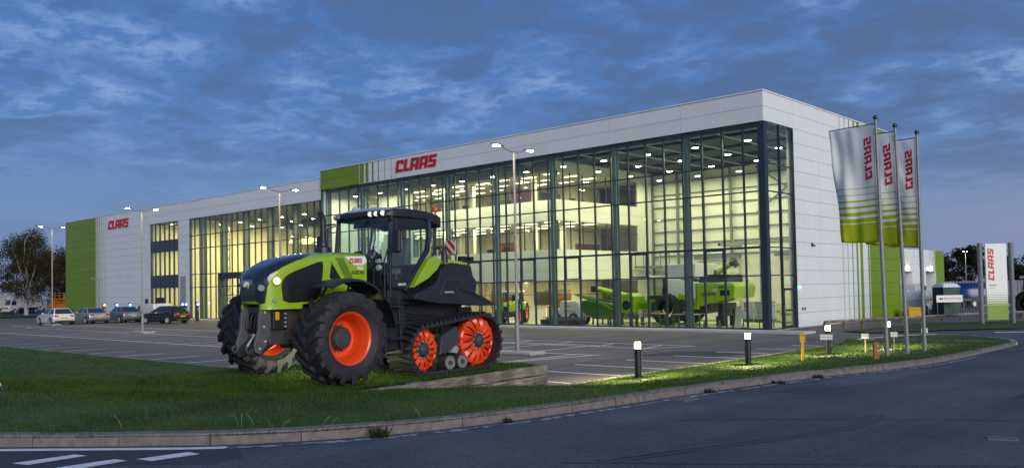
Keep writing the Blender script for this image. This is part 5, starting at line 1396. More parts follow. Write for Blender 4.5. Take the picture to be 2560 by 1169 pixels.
part('rear_linkage', MB().bx(-4.1, -3.7, -.45, .45, .55, 1.25).tube([(-3.9, .4, .8), (-4.5, .4, .6)], .05, 8).tube([(-3.9, -.4, .8), (-4.5, -.4, .6)], .05, 8), 'cast', TR, bevel=.02)
pp = MB()
for k in range(5): pp.tube([(-1.6, .5 + .06 * k, 1.30 - .1 * k), (-2.2, .55 + .04 * k, 1.15 - .05 * k), (-2.9, .5, 1.1)], .025, 6)
part('hose', pp, 'black', TR, 40)
part('fuel_cap', MB().cyl((-2.45, .96, 2.30), .05, .06, 14, 'z'), mat('cap_blue', (0.02, 0.05, 0.25), .4), TR, 40)
# small floodlight in the grass under the tractor, shining on the far wheel
gl_ = thing('ground_floodlight', 'small floodlight in the grass glowing beneath the tractor', 'floodlight', (6.35, -30.6, .80), R(-87))
part('housing', MB().box((0, 0, .05), (.18, .14, .10)), 'black', gl_, bevel=.01)
part('lens', MB().box((.02, -.06, .115), (.14, .12, .02)), 'lamp_on', gl_)
area_light('flood_light_source', gl_, (0, -.05, .16), .2, 45, (1.0, .97, .75), rot=(R(-98), 0, 0))
point_light('flood_spill', gl_, (.10, 0, .24), 26, (1.0, .95, .45), .05)
# ------------------------------------------------------------------ street lamps
G['lamp_led'] = emis('lamp_led', (1.0, 0.86, 0.62), 90.0)
def lamp_post(x, y, h, label, arm=.80, lit=1.0, base=True, z=0.0, ang=PI / 2, power=60):
    t = thing('street_lamp', label, 'street lamp', (x, y, z), ang - PI / 2, 'street lamps of the car park')
    part('post', MB().lathe([(.085, .0), (.085, 1.25), (.08, 1.27), (.055, 1.30), (.042, h - .1), (.042, h)], 14), 'galv', t, 40)
    for s in (1, -1):
        part('arm', MB().tube([(0, 0, h - .06), (0, s * arm * .45, h + .0), (0, s * arm * .78, h + .10)], .026, 8), 'galv', t, 40)
        hd = MB().loft([[(-.07, s * arm * .74, h + .09), (.07, s * arm * .74, h + .09), (.07, s * arm * .74, h + .15), (-.07, s * arm * .74, h + .15)], [(-.13, s * arm * .95, h + .10), (.13, s * arm * .95, h + .10), (.11, s * arm * .95, h + .19), (-.11, s * arm * .95, h + .19)], [(-.12, s * (arm + .32), h + .13), (.12, s * (arm + .32), h + .13), (.10, s * (arm + .32), h + .19), (-.10, s * (arm + .32), h + .19)]], flip=s < 0)
        ho = part('lamp_head', hd, 'grey', t, bevel=.01)
        if lit:
            part('lens', MB().box((0, s * (arm + .12), h + .095), (.14, .20, .03)), 'lamp_led', ho)
            area_light('lamp_light', ho, (0, s * (arm + .12), h + .06), .25, power * lit, (1.0, .80, .55))
    if base:
        part('island', MB().bx(-1.0, 1.0, -.42, .42, .004, .12), 'concrete', t, bevel=.03)
    return t
lamp_post(-1.5, -17.2, 7.5, 'tall lit twin arm street lamp standing right of the tractor', z=0.0)
lamp_post(-17.9, -16.8, 7.55, 'lit twin arm street lamp rising behind the tractor bonnet')
lamp_post(-35.6, -15.9, 7.95, 'lit twin arm street lamp by the parked dark hatchback')
lamp_post(-60.9, -12.6, 8.5, 'lit twin arm street lamp beside the parked white hatchback')
lamp_post(-74.5, -3.2, 4.2, 'small unlit twin arm lamp before the white wing wall', lit=0, base=False, arm=.6)
lamp_post(-23.6, 123.5, 7.3, 'distant lit lamp in front of the trees near the tall sign', base=False, power=160)

# ------------------------------------------------------------------ bollard lights
G['bollard_glow'] = emis_clear('bollard_glow', (1.0, 0.80, 0.42), 14.0)
bol_body = MB().lathe([(.085, 0), (.085, .74), (.08, .745)], 20).mesh('body', G['black'], 40)
bol_lens = MB().lathe([(.070, .745), (.075, .76), (.075, .90), (.070, .91)], 20, cap=True).mesh('lens', G['bollard_glow'], 40)
bol_cap = MB().lathe([(.082, .91), (.085, .915), (.085, .94), (.07, .955), (0, .96)], 20, cap=False).mesh('cap', G['black'], 40)
for x, y, lab in ((7.50, -22.58, 'lit black bollard lamp nearest the timber wall'), (8.05, -17.85, 'lit black bollard lamp left of the yellow marker post'),
                  (8.75, -13.9, 'lit black bollard lamp behind the first small white sign'), (9.15, -9.75, 'lit black bollard lamp beside the front flagpole')):
    t = thing('bollard_light', lab, 'bollard light', (x, y, vz(x, y) - .01), 0, 'bollard lights along the verge')
    link('body', bol_body, t); link('lens', bol_lens, t); link('cap', bol_cap, t); spot_light('bollard_lamp', t, (0, 0, .87), 330, (1.0, .86, .40), R(158), .03)

# ------------------------------------------------------------------ flags
def flag_mat():
    m = bpy.data.materials.new('flag_cloth'); m.use_nodes = True; nt = m.node_tree; b = nt.nodes['Principled BSDF']
    uv = nt.nodes.new('ShaderNodeUVMap'); sp = nt.nodes.new('ShaderNodeSeparateXYZ'); nt.links.new(uv.outputs[0], sp.inputs[0])
    cr = nt.nodes.new('ShaderNodeValToRGB'); cr.color_ramp.interpolation = 'CONSTANT'; nt.links.new(sp.outputs[1], cr.inputs[0])
    Wc, Gc = (0.90, 0.90, 0.90, 1), (0.48, 0.56, 0.010, 1)
    stops = [(0, Gc), (.165, Wc), (.172, Gc), (.212, Wc), (.235, Gc), (.268, Wc), (.300, Gc), (.320, Wc), (.355, Gc), (.370, Wc), (.412, Gc), (.420, Wc), (.468, Gc), (.473, Wc)]
    e = cr.color_ramp.elements
    e[0].position, e[0].color = stops[0]; e[1].position, e[1].color = stops[1]
    for p, c in stops[2:]:
        q = e.new(p); q.color = c
    nt.links.new(cr.outputs[0], b.inputs['Base Color']); b.inputs['Roughness'].default_value = .8
    tr = nt.nodes.new('ShaderNodeBsdfTranslucent'); nt.links.new(cr.outputs[0], tr.inputs[0])
    mx = nt.nodes.new('ShaderNodeMixShader'); mx.inputs[0].default_value = .3
    nt.links.new(b.outputs[0], mx.inputs[1]); nt.links.new(tr.outputs[0], mx.inputs[2]); nt.links.new(mx.outputs[0], nt.nodes['Material Output'].inputs[0])
    return m
G['flag'] = flag_mat()
def flagpole(x, y, h, lean, seed, lab1, lab2):
    z0 = vz(x, y)
    t = thing('flagpole', lab1, 'flagpole', (x, y, z0 - .02), 0, 'flagpoles on the verge')
    t.rotation_euler = (lean * sin(HEAD) * 0, 0, 0)
    ax_ = Vector((cos(HEAD), sin(HEAD), 0)); t.rotation_mode = 'QUATERNION'; t.rotation_quaternion = Quaternion(ax_, -lean)
    part('post', MB().lathe([(.058, 0), (.058, 3.2), (.052, 3.3), (.040, h)], 14), 'galv', t, 40)
    part('finial', MB().lathe([(.03, h), (.065, h + .03), (.07, h + .07), (.05, h + .12), (0, h + .135)], 14, cap=False), 'black', t, 40)
    part('halyard', MB().tube([(-.05, .03, 1.0), (-.055, .03, 2.2), (-.05, .03, h - .1)], .006, 5), 'white', t)
    part('flag_arm', MB().tube([(0, 0, h - .10), (-1.42, .16, h - .10)], .014, 8), 'black', t, 40)
    f = thing('flag', lab2, 'flag', (x, y, z0 - .02), 0, 'flags on the flagpoles'); f.rotation_mode = 'QUATERNION'; f.rotation_quaternion = t.rotation_quaternion.copy()
    Wd, Hd = 1.36, 3.38; top = h - .12
    def surf(s, v, d=0.0):
        # s 0..1 from the pole outwards, v 0..1 upwards; the lower free corner blows in and billows
        k = (1 - v); ww = Wd * (1 - .16 * k ** .7 * s)
        wav = (.16 * sin((3.8 + .5 * sin(seed)) * s + 2.2 * k + seed) * s + .075 * sin(10 * s - 5 * k + seed * 2) * s) * (.3 + k) + .035 * sin(11 * k + (6 + seed) * s + seed) * s ** .5 + .02 * sin(23 * s + 9 * k * seed) * s
        curl = .10 * max(0, k - .78) * 4 * s
        return Vector((-.07 - ww * s * .99, .008 + ww * s * .11 + wav - d, top - Hd * k + curl * .6 - .05 * k * s * sin(3 * s + seed)))
    nx, ny = 22, 44; me = bpy.data.meshes.new('cloth')
    V = [surf(i / nx, j / ny) for j in range(ny + 1) for i in range(nx + 1)]
    Fc = [(j * (nx + 1) + i, j * (nx + 1) + i + 1, (j + 1) * (nx + 1) + i + 1, (j + 1) * (nx + 1) + i) for j in range(ny) for i in range(nx)]
    me.from_pydata(V, [], Fc); uvl = me.uv_layers.new(name='UVMap')
    for l in me.loops: uvl.data[l.index].uv = ((l.vertex_index % (nx + 1)) / nx, (l.vertex_index // (nx + 1)) / ny)
    me.shade_smooth(); me.materials.append(G['flag'])
    c = link('cloth', me, f); sd = c.modifiers.new('thick', 'SOLIDIFY'); sd.thickness = .004
    # print shows through: letters run up the pole side, mirrored as seen from behind
    logo(f, lambda a, b, d: surf((.32 - b) / Wd, .535 + a / Hd, (d - .5) * .016), 1.25, .22, 'red', depth=1.0, nsub=2)
    return t
flagpole(11.05, -15.35, 6.78, R(1.0), 0.4, 'front flagpole of three, nearest the small white signs', 'white and green flag with red lettering on the front flagpole')
flagpole(11.15, -13.95, 6.74, R(1.3), 1.9, 'middle flagpole of the three on the verge', 'white and green flag half hidden on the middle flagpole')
flagpole(11.2, -12.55, 6.70, R(0.2), 3.1, 'rear flagpole of three, nearest the tall roadside sign', 'white and green flag on the rear flagpole')

# ------------------------------------------------------------------ small signs and marker posts on the verge
def stake_sign(x, y, h, w, rz, lab, stake='straw2'):
    t = thing('stake_sign', lab, 'small sign', (x, y, vz(x, y) - .01), rz, 'small white signs on stakes')
    part('stake', MB().box((0, 0, h / 2 - .04), (.035, .025, h - .06)), stake, t)
    for k in range(2): part('plate', MB().box((0, -.02, h - .045 - k * .085), (w, .012, .075)), 'white', t)
    part('seam', MB().box((0, -.016, h - .0875), (w, .008, .010)), 'black', t)
G['straw2'] = mat('pale_timber', (0.40, 0.34, 0.16), 0.8, var=.1)
stake_sign(9.05, -14.75, .66, .36, R(25), 'widest small white sign on a grey stake before the third bollard', 'galv')
stake_sign(9.55, -12.95, .62, .22, R(25), 'small white sign on a cream stake between the third and fourth bollards')
stake_sign(9.60, -10.5, .58, .22, R(25), 'small white sign half hidden behind the front flagpole')
stake_sign(10.15, -9.1, .62, .20, R(25), 'small white sign on a cream stake between the two rear flagpoles')
t = thing('marker_post', 'yellow hydrant marker post with lettered head on the verge', 'marker post', (9.25, -16.9, vz(9.25, -16.9) - .01), R(35))
part('post', MB().box((0, 0, .26), (.075, .075, .54)), 'yellow', t, bevel=.01)
hd = part('head', MB().box((0, 0, .66), (.15, .075, .26)), 'yellow', t, bevel=.01)
text('letter', 'H', .11, 'black', hd, (0.02, -.039, .69), (1, 0, 0)); text('figure', '4', .07, 'black', hd, (0.02, -.039, .57), (1, 0, 0))
G['ochre'] = mat('ochre_paint', (0.30, 0.14, 0.02), 0.7, var=.2, vs=9)
t = thing('marker_post', 'short stout brown marker post with white lettering near the kerb', 'marker post', (11.45, -17.3, vz(11.45, -17.3) - .01), R(35))
part('post', MB().box((0, 0, .235), (.13, .10, .47)), 'ochre', t, bevel=.008)
text('letter', 'H', .07, 'white', t, (.03, -.052, .34), (1, 0, 0)); text('figure', '2', .07, 'white', t, (.03, -.052, .22), (1, 0, 0))
t = thing('verge_marker', 'leaning yellow and black marker pole at the left edge of the lawn', 'marker post', (3.8, -35.75, vz(3.8, -35.75)), 0)
dirv = Vector((-.22, -.20, .42)).normalized()
part('foot', MB().tube([(0, 0, -.02), tuple(dirv * .10)], .030, 10), 'black', t, 40)
part('pole', MB().tube([tuple(dirv * .10), tuple(dirv * .62)], .028, 10), 'yellow', t, 40)
part('cap', MB().tube([tuple(dirv * .62), tuple(dirv * .66)], .030, 10), 'black', t, 40)

# ------------------------------------------------------------------ tall roadside sign
A0, A1 = Vector((7.15, 10.05)), Vector((8.35, 11.25)); dv = (A1 - A0).normalized(); Lt = (A1 - A0).length
tot = thing('totem_sign', 'tall roadside sign with red lettering and green foot between two posts', 'sign', (A0.x, A0.y, .05), math.atan2(dv.y, dv.x))
G['post_grey'] = mat('post_grey', (0.14, 0.15, 0.17), 0.5)
for x in (0, Lt): part('post', MB().lathe([(.13, 0), (.13, 4.30), (.12, 4.32), (0, 4.32)], 18, 'z', (x, 0, 0), cap=False), 'post_grey', tot, 40)
x0, x1 = .28, Lt - .26
pn = part('panel', MB().bx(x0, x1, -.05, .05, .22, 4.28), 'white', tot, bevel=.005)
for z in (1.0, 3.9): part('bracket', MB().bx(.1, x0, -.03, .03, z - .06, z + .06).bx(x1, Lt - .1, -.03, .03, z - .06, z + .06), 'post_grey', tot)
def band(z0, z1): part('stripe', MB().bx(x0 + .004, x1 - .004, -.056, -.048, z0, z1), 'lime_panel', pn)
for z0, z1 in ((.225, 1.02), (1.04, 1.115), (1.165, 1.225), (1.29, 1.33), (1.41, 1.44), (1.53, 1.55), (1.66, 1.67)): band(z0, z1)
logo(pn, lambda a, b, d: (x0 + .12 + (.32 - b), -.052 - d, 2.30 + a), 1.75, .32, 'red', depth=.01)
text('name', 'MANNS', .12, 'black', pn, (x0 + .34, -.054, 2.03), (1, 0, 0)); text('place', 'Saxham', .09, 'grey', pn, (x0 + .33, -.054, 1.90), (1, 0, 0))
for x in (.45, 1.2): part('ground_lamp', MB().box((x, -.35, .02), (.28, .16, .05)), 'black', tot)

# ------------------------------------------------------------------ reception sign
rs = thing('reception_sign', 'white RECEPTION board with left arrow on a thin post', 'sign', (2.6, 20.6, 0), R(42.7))
bd = part('board', MB().box((0, 0, 1.22), (1.72, .03, .46)), 'white', rs)
part('post', MB().box((.92, .03, .75), (.06, .06, 1.5)).box((-.80, .03, .6), (.05, .05, 1.2)), 'black', rs)
part('arrow', MB().prism([(-.74, 1.22), (-.56, 1.30), (-.56, 1.25), (-.42, 1.29), (-.42, 1.15), (-.56, 1.19), (-.56, 1.14)], -.022, -.016, 'y'), 'black', bd)
text('lettering', 'RECEPTION', .215, 'black', bd, (.22, -.018, 1.145), (1, 0, 0), space=1.0)

# ------------------------------------------------------------------ low timber rail along the footway
kr = thing('knee_rail', 'low timber knee rail fence along the far verge', 'fence')
RP = [(2.1, 1.7), (3.3, 6.0), (4.35, 9.3), (5.3, 13.0), (6.4, 16.4), (9.5, 20.5), (14, 24.0), (20, 27.0)]
rp = resample(RP, 1.55)
for p in rp: part('post', MB().box((p.x, p.y, .20), (.12, .12, .42)), 'brown_grey', kr)
for a, b in zip(rp[:-1], rp[1:]):
    d = b - a; mb = MB().box(((a.x + b.x) / 2, (a.y + b.y) / 2, .455), (d.length - .01, .11, .09), Matrix.Rotation(math.atan2(d.y, d.x), 3, 'Z') @ Matrix.Rotation(R(45), 3, 'X'))
    part('rail', mb, 'timber', kr)
# ------------------------------------------------------------------ vehicles in the car park
wt_me = MB().lathe([(.20, -.10), (.28, -.105), (.31, -.08), (.315, 0), (.31, .08), (.28, .105), (.20, .10)], 26, 'y', cap=False).mesh('tyre', G['rubber'], 40)
_rm = MB().lathe([(0, .06), (.05, .07), (.06, .05), (.17, .07), (.20, .10), (.205, .09), (.205, -.09), (.0, -.02)], 24, 'y', cap=False)
for i in range(5): _rm.box((.12 * cos(i * 2 * PI / 5), .075, .12 * sin(i * 2 * PI / 5)), (.16, .03, .05), Matrix.Rotation(-i * 2 * PI / 5, 3, 'Y'))
rm_me = _rm.mesh('rim', G['silver'], 35)
G['car_white'] = mat('car_white', (0.62, 0.62, 0.60), 0.25, coat=.5)
G['car_silver'] = mat('car_silver', (0.30, 0.33, 0.37), 0.3, metal=.5, coat=.5)
G['car_blue'] = mat('car_blue_grey', (0.16, 0.22, 0.30), 0.3, metal=.5, coat=.5)
G['car_dark'] = mat('car_dark', (0.012, 0.014, 0.020), 0.2, coat=.7)
G['tail_red'] = mat('tail_red', (0.35, 0.01, 0.01), .2, emit=(.6, .02, .01), es=.15)
G['plate_y'] = mat('plate_yellow', (0.60, 0.40, 0.03), .5)
arch_me = MB().lathe([(0, -.012), (.375, -.012), (.375, .012), (0, .012)], 24, 'y', cap=False).mesh('wheel_arch', G['black'], 40)
def wheels(t, xs, hw, r):
    for x in xs:
        for s in (1, -1):
            w = bpy.data.objects.new('wheel', None); COL.objects.link(w); w.parent = t; w.location = (x, s * hw, r); w.scale = (r / .315,) * 3
            if s < 0: w.rotation_euler = (0, 0, PI)
            link('tyre', wt_me, w); link('rim', rm_me, w)
            ar = bpy.data.objects.new('wheel_arch', arch_me); COL.objects.link(ar); ar.parent = t; ar.location = (x, s * hw + s * .025, r + .02); ar.scale = (r / .315, 1, r / .315)
def quadpane(t, P, m, name, out=.006, ins=.08):
    P = [Vector(p) for p in P]; c = sum(P, Vector()) / len(P); n = (P[1] - P[0]).cross(P[2] - P[0]).normalized()
    if n.dot(c - Vector((c.x * .5, 0, .6))) < 0: n = -n
    Q = [p + (c - p) * ins + n * out for p in P]; B = [q - n * (out + .01) for q in Q]; k = len(Q)
    return part(name, MB().add(B + Q, [tuple(range(k))[::-1], tuple(range(k, 2 * k))] + [(i, (i + 1) % k, k + (i + 1) % k, k + i) for i in range(k)]), m, t)
def car(loc, rz, body, label, L=4.3, W=1.78, prof=None, cab=None, group='cars in the parking bays', split=True):
    """prof: side outline of the lower body; cab: (rear bottom, front bottom, rear top, front top, belt z, roof z)"""
    t = thing('parked_car', label, 'car', loc, rz, group)
    hw = W / 2
    S = []
    secs = sorted(set([p[0] for p in prof]))
    lb = MB(); n = len(prof)
    lo = [(x, -hw + .04 * (z < .35), z) for x, z in prof]
    outl = []
    for f, yy in ((.90, -hw), (1.0, -hw + .10), (1.0, hw - .10), (.90, hw)):
        outl.append([(x * (.985 if f < 1 else 1), yy, z if f == 1 else .45 + (z - .45) * .93) for x, z in prof])
    lb.loft(outl); part('body', lb, body, t, 35, bevel=.03)
    rb, fb, rt_, ft, zb, zr_ = cab; hb, ht = hw - .07, hw - .27
    c = MB(); V = [(rb, -hb, zb), (fb, -hb, zb), (fb, hb, zb), (rb, hb, zb), (rt_, -ht, zr_ - .03), (ft, -ht, zr_ - .03), (ft, ht, zr_ - .03), (rt_, ht, zr_ - .03), (rt_ - .1, -ht + .12, zr_), (ft + .05, -ht + .12, zr_), (ft + .05, ht - .12, zr_), (rt_ - .1, ht - .12, zr_)]
    V[8] = (rt_ + .15, -ht + .15, zr_ + .02); V[9] = (ft - .15, -ht + .15, zr_ + .02); V[10] = (ft - .15, ht - .15, zr_ + .02); V[11] = (rt_ + .15, ht - .15, zr_ + .02)
    c.add(V, [(0, 1, 5, 4), (1, 2, 6, 5), (2, 3, 7, 6), (3, 0, 4, 7), (4, 5, 9, 8), (5, 6, 10, 9), (6, 7, 11, 10), (7, 4, 8, 11), (8, 9, 10, 11)])
    part('roof', c, body, t, 40, bevel=.03)
    for s in (0, 1):
        a, b, d, e = (V[0], V[1], V[5], V[4]) if s == 0 else (V[3], V[2], V[6], V[7])
        mid = .47; lp = lambda p, q, k: tuple(Vector(p).lerp(Vector(q), k))
        quadpane(t, [a, lp(a, b, mid - .02), lp(e, d, mid - .02), e], 'car_glass', 'side_window', .012, .10)
        quadpane(t, [lp(a, b, mid + .02), b, d, lp(e, d, mid + .02)], 'car_glass', 'side_window', .012, .10)
    quadpane(t, [V[1], V[2], V[6], V[5]], 'car_glass', 'windscreen', .012, .07)
    quadpane(t, [V[3], V[0], V[4], V[7]], 'car_glass', 'rear_window', .012, .10)
    xr, xf = min(p[0] for p in prof), max(p[0] for p in prof)
    zt = zb - .14
    for s in (1, -1):
        part('tail_light', MB().box((xr + .10, s * (hw - .24), zt - .02), (.20, .36, .15)), 'tail_red', t, bevel=.03)
        part('headlight', MB().box((xf - .20, s * (hw - .22), .66), (.34, .28, .13)), 'lens', t, bevel=.04)
        part('wing_mirror', MB().box((fb - .55, s * (hw + .06), zb + .06), (.12, .16, .12)), body, t, bevel=.03)
    part('number_plate', MB().box((xr - .005, 0, .62 if zt > .8 else .55), (.03, .52, .12)), 'plate_y', t)
    part('number_plate', MB().box((xf + .005, 0, .42), (.03, .52, .11)), 'white', t)
    part('bumper', MB().box((xr + .04, 0, .33), (.16, W - .24, .16)), 'black', t, bevel=.03)
    wheels(t, (xr + .80, xf - .86), hw - .03, .315)
    return t
HATCH = [(-2.05, .32), (-2.12, .55), (-2.10, .86), (-2.0, .98), (-1.2, 1.0), (.75, .98), (1.5, .88), (2.0, .72), (2.12, .50), (2.08, .28), (1.7, .22), (-1.7, .22)]
SALOON = [(-2.28, .32), (-2.34, .55), (-2.32, .88), (-2.24, .98), (-1.5, 1.02), (.8, .98), (1.6, .88), (2.15, .72), (2.30, .50), (2.26, .28), (1.9, .22), (-1.9, .22)]
PG = 'cars parked by the left wing'
car((-61.9, -12.0, 0), PI, 'car_white', 'white hatchback parked first in the row beside a lamp post', prof=HATCH, cab=(-2.0, .85, -1.55, .05, .96, 1.46), group=PG)
car((-61.6, -9.2, 0), PI, 'car_silver', 'silver saloon parked between the white hatchback and a blue grey saloon', W=1.82, prof=SALOON, cab=(-1.75, .85, -1.05, .05, .97, 1.43), group=PG)
car((-61.1, -6.4, 0), PI, 'car_blue', 'blue grey saloon parked next to the white van', W=1.84, prof=SALOON, cab=(-1.75, .85, -1.05, .05, .98, 1.46), group=PG)
car((-52.6, -6.4, 0), R(180 + 17), 'car_dark', 'black hatchback standing side on before the glass wing', prof=HATCH, cab=(-2.0, .95, -1.25, .05, .95, 1.50), group=PG)
def van(loc, rz, label, L=4.4, W=1.85, H=1.85, group='white vans', art=False, m='car_white'):
    t = thing('panel_van', label, 'van', loc, rz, group); hw = W / 2; a = L / 2
    pf = [(-a, .30), (-a - .02, .9), (-a + .05, H - .12), (-a + .22, H), (a - 1.75, H), (a - 1.45, H - .06), (a - .72, 1.12), (a - .15, .95), (a, .70), (a, .32), (a - .3, .24), (-a + .3, .24)]
    outl = [[(x * .99, yy, z) if 0 else (x, yy * (1 - .06 * max(0, z - 1.0)), z) for x, z in pf] for yy in (-hw, -hw + .12, hw - .12, hw)]
    part('body', MB().loft(outl), m, t, 35, bevel=.04)
    for s in (1, -1):
        k = lambda z: s * (hw * (1 - .06 * max(0, z - 1.0)) + .004)
        P = [(a - .85, 1.08), (a - 1.70, 1.08), (a - 1.70, H - .18), (a - 1.40, H - .18)]
        part('side_window', MB().add([(x, k(z), z) for x, z in P] + [(x, k(z) - s * .02, z) for x, z in P], [(0, 1, 2, 3), (7, 6, 5, 4), (0, 4, 5, 1), (1, 5, 6, 2), (2, 6, 7, 3), (3, 7, 4, 0)]), 'car_glass', t)
        part('tail_light', MB().box((-a, s * (hw - .08), .95), (.06, .12, .42)), 'tail_red', t)
        part('headlight', MB().box((a - .12, s * (hw - .22), .80), (.24, .26, .16)), 'lens', t, bevel=.03)
        part('sill', MB().box((0, s * (hw - .01), .33), (L * .5, .05, .12)), 'black', t)
    P = [(a - .74, -hw + .16, 1.15), (a - .74, hw - .16, 1.15), (a - 1.42, hw - .22, H - .10), (a - 1.42, -hw + .22, H - .10)]
    quadpane(t, P, 'car_glass', 'windscreen', .014, .03)
    part('bumper', MB().box((a - .04, 0, .40), (.14, W - .1, .2)), 'black', t, bevel=.03)
    if art:
        for s in (1, -1):
            part('side_graphic', MB().box((-.55, s * (hw + .0), 1.15), (.55, .012, .34)), 'claas_green', t); part('side_graphic', MB().box((.35, s * (hw + .0), 1.10), (.50, .012, .14)), 'red', t)
    wheels(t, (-a + .85, a - .85), hw - .03, .33); return t
van((-59.6, -4.3, 0), PI, 'white panel van behind the black hatchback', H=1.68, group='white vans')
van((-.9, 24.9, 0), R(100), 'white van with green and red graphics beside the green wall', L=4.8, H=1.75, art=True)
van((-8.6, 48.5, 0), R(95), 'farther white van with green graphic near the dock doors', L=5.0, H=2.2, art=True)
def box_truck(loc, rz, label, Hb=3.0, L=6.2, boxw=2.25, m='car_white'):
    t = thing('box_truck', label, 'truck', loc, rz, 'trucks under the trees'); h = boxw / 2
    part('cargo_box', MB().bx(-L / 2, L / 2 - 1.75, -h, h, .95, Hb), m, t, bevel=.04)
    part('deflector', MB().prism([(L / 2 - 1.72, 2.25), (L / 2 - .5, 2.26), (L / 2 - 1.5, Hb - .02), (L / 2 - 1.72, Hb)], -h * .86, h * .86, 'y'), m, t, bevel=.05)
    part('cab', MB().prism([(L / 2 - 1.70, .55), (L / 2 - 1.70, 2.24), (L / 2 - .45, 2.24), (L / 2 - .08, 1.35), (L / 2, .55)], -h * .9, h * .9, 'y'), m, t, bevel=.06)
    quadpane(t, [(L / 2 - .08, -h * .84, 1.36), (L / 2 - .08, h * .84, 1.36), (L / 2 - .42, h * .80, 2.16), (L / 2 - .42, -h * .80, 2.16)], 'car_glass', 'windscreen', .012, .02)
    for s in (1, -1):
        part('side_window', MB().bx(L / 2 - 1.25, L / 2 - .45, s * h * .9 - .005, s * h * .9 + .008, 1.40, 2.05), 'car_glass', t)
        part('headlight', MB().box((L / 2 + .0, s * h * .65, .78), (.08, .30, .16)), 'lens', t)
        part('wing_mirror', MB().box((L / 2 - .3, s * (h + .08), 1.7), (.1, .16, .4)), 'black', t)
    part('grille', MB().box((L / 2 + .0, 0, .98), (.04, h * 1.1, .16)), 'black', t)
    part('bumper', MB().box((L / 2 - .02, 0, .50), (.14, boxw * .88, .22)), m, t, bevel=.03)
    part('chassis', MB().bx(-L / 2 + .2, L / 2 - .4, -.45, .45, .5, .9), 'black', t)
    wheels(t, (-L / 2 + 1.2, L / 2 - .95), h - .18, .42); return t
box_truck((-128.0, 6.0, 0), R(-62), 'white box truck parked in the middle under the birch tree')
box_truck((-127.0, 1.8, 0), R(-62), 'white box truck cut off by the left edge of the picture', Hb=3.3)
van((-133.5, 9.5, 0), R(-50), 'white van between the box truck and the orange lift', L=5.2, H=2.3, group='vans under the trees')
# orange scissor lift
sl = thing('scissor_lift', 'orange scissor lift platform parked beside the trucks', 'scissor lift', (-127.5, 12.2, 0), R(35))
part('base', MB().prism([(-2.3, .45), (-2.3, 1.2), (-1.9, 1.45), (2.0, 1.45), (2.3, 1.1), (2.2, .45)], -1.05, 1.05, 'y'), 'orange', sl, bevel=.05)
sc_ = MB()
for k in range(3):
    for s in (1, -1): sc_.tube([(-1.8, s * .7, 1.5 + k * .2), (1.8, s * .7, 1.68 + k * .2)], .06, 6).tube([(-1.8, s * .75, 1.68 + k * .2), (1.8, s * .75, 1.5 + k * .2)], .06, 6)
part('scissor_arms', sc_, 'orange', sl, 40)
pf = part('platform', MB().bx(-2.4, 2.5, -1.05, 1.05, 2.12, 2.28), 'orange', sl)
rl = MB()
for z in (2.75, 3.15):
    for s in (1, -1): rl.tube([(-2.38, s * 1.03, z), (2.48, s * 1.03, z)], .03, 6)
    for x in (-2.38, 2.48): rl.tube([(x, -1.03, z), (x, 1.03, z)], .03, 6)
for i in range(7):
    for s in (1, -1): rl.tube([(-2.38 + i * .81, s * 1.03, 2.28), (-2.38 + i * .81, s * 1.03, 3.15)], .025, 6)
part('guard_rail', rl, 'orange', pf, 40)
wheels(sl, (-1.5, 1.5), 1.0, .45)

# ------------------------------------------------------------------ charge points, bins
G['blue_glow'] = emis('charger_blue', (0.05, 0.12, 1.0), 14.0)
G['red_glow'] = emis('charger_red', (1.0, 0.07, 0.02), 14.0)
for x, y, g, lab in ((-70.6, -4.3, 'red_glow', 'charging post with a red light before the green wall end'), (-67.8, -4.2, 'blue_glow', 'charging post with a blue light behind the silver saloon'), (-65.0, -4.1, 'blue_glow', 'charging post with a blue light behind the blue grey saloon'),
                     (-58.6, -1.9, 'blue_glow', 'charging post with a blue light above the white van, left of two'), (-57.9, -1.9, 'blue_glow', 'charging post with a blue light above the white van, right of two'), (-55.6, -1.9, 'blue_glow', 'charging post with a blue light before the narrow window strip')):
    t = thing('charging_post', lab, 'charging post', (x, y, 0), R(0), 'charging posts along the wing')
    part('body', MB().bx(-.14, .14, -.10, .10, 0, 1.75), 'black', t, bevel=.02); part('lamp', MB().lathe([(0, .03), (.10, .025), (.12, 0), (.12, -.03)], 14, 'x', cap=False), g, t, 40, loc=(.14, 0, 1.55)); part('socket', MB().box((.145, 0, 1.1), (.03, .12, .16)), 'grey', t)
wb_ = thing('low_wall', 'low brown stone wall at the edge of the car park', 'wall', (-76, -14.5, 0))
for i in range(17): part('coping', MB().bx(-26 + i * 1.5, -24.52 + i * 1.5, -.2, .2, .62, .72), 'brown_grey', wb_)
for i in range(17): part('wall_block', MB().bx(-26 + i * 1.5, -24.51 + i * 1.5, -.16, .16, .0, .618), 'brown_grey', wb_)
for x, y, lab in ((-77.0, -5.2, 'dark litter bin near the green wall end'), (-62.0, -2.2, 'dark rounded litter bin behind the parked saloons')):
    t = thing('litter_bin', lab, 'bin', (x, y, 0)); part('body', MB().lathe([(.28, 0), (.30, .8), (.27, .95)], 18), 'black', t, 40); part('hood', MB().lathe([(.29, .96), (.30, 1.1), (.22, 1.22), (0, 1.25)], 18, cap=False), 'cast', t, 40)
for i, (x, y) in enumerate(((-111, -4.5), (-104, -5.5))):
    o = link('far_grass', cdt_sheet('far_grass', [(x - 28, y + 1.5), (x + 12, y - 5), (x + 17, y + 3), (x - 20, y + 8.5)] if i == 0 else [(x - 4, y + 6), (x + 8, y + 2), (x + 9, y + 5), (x - 2, y + 8)], lambda a, b, i=i: .10 + .01 * i, 2.0, 'grass_far')); o['kind'] = 'structure'

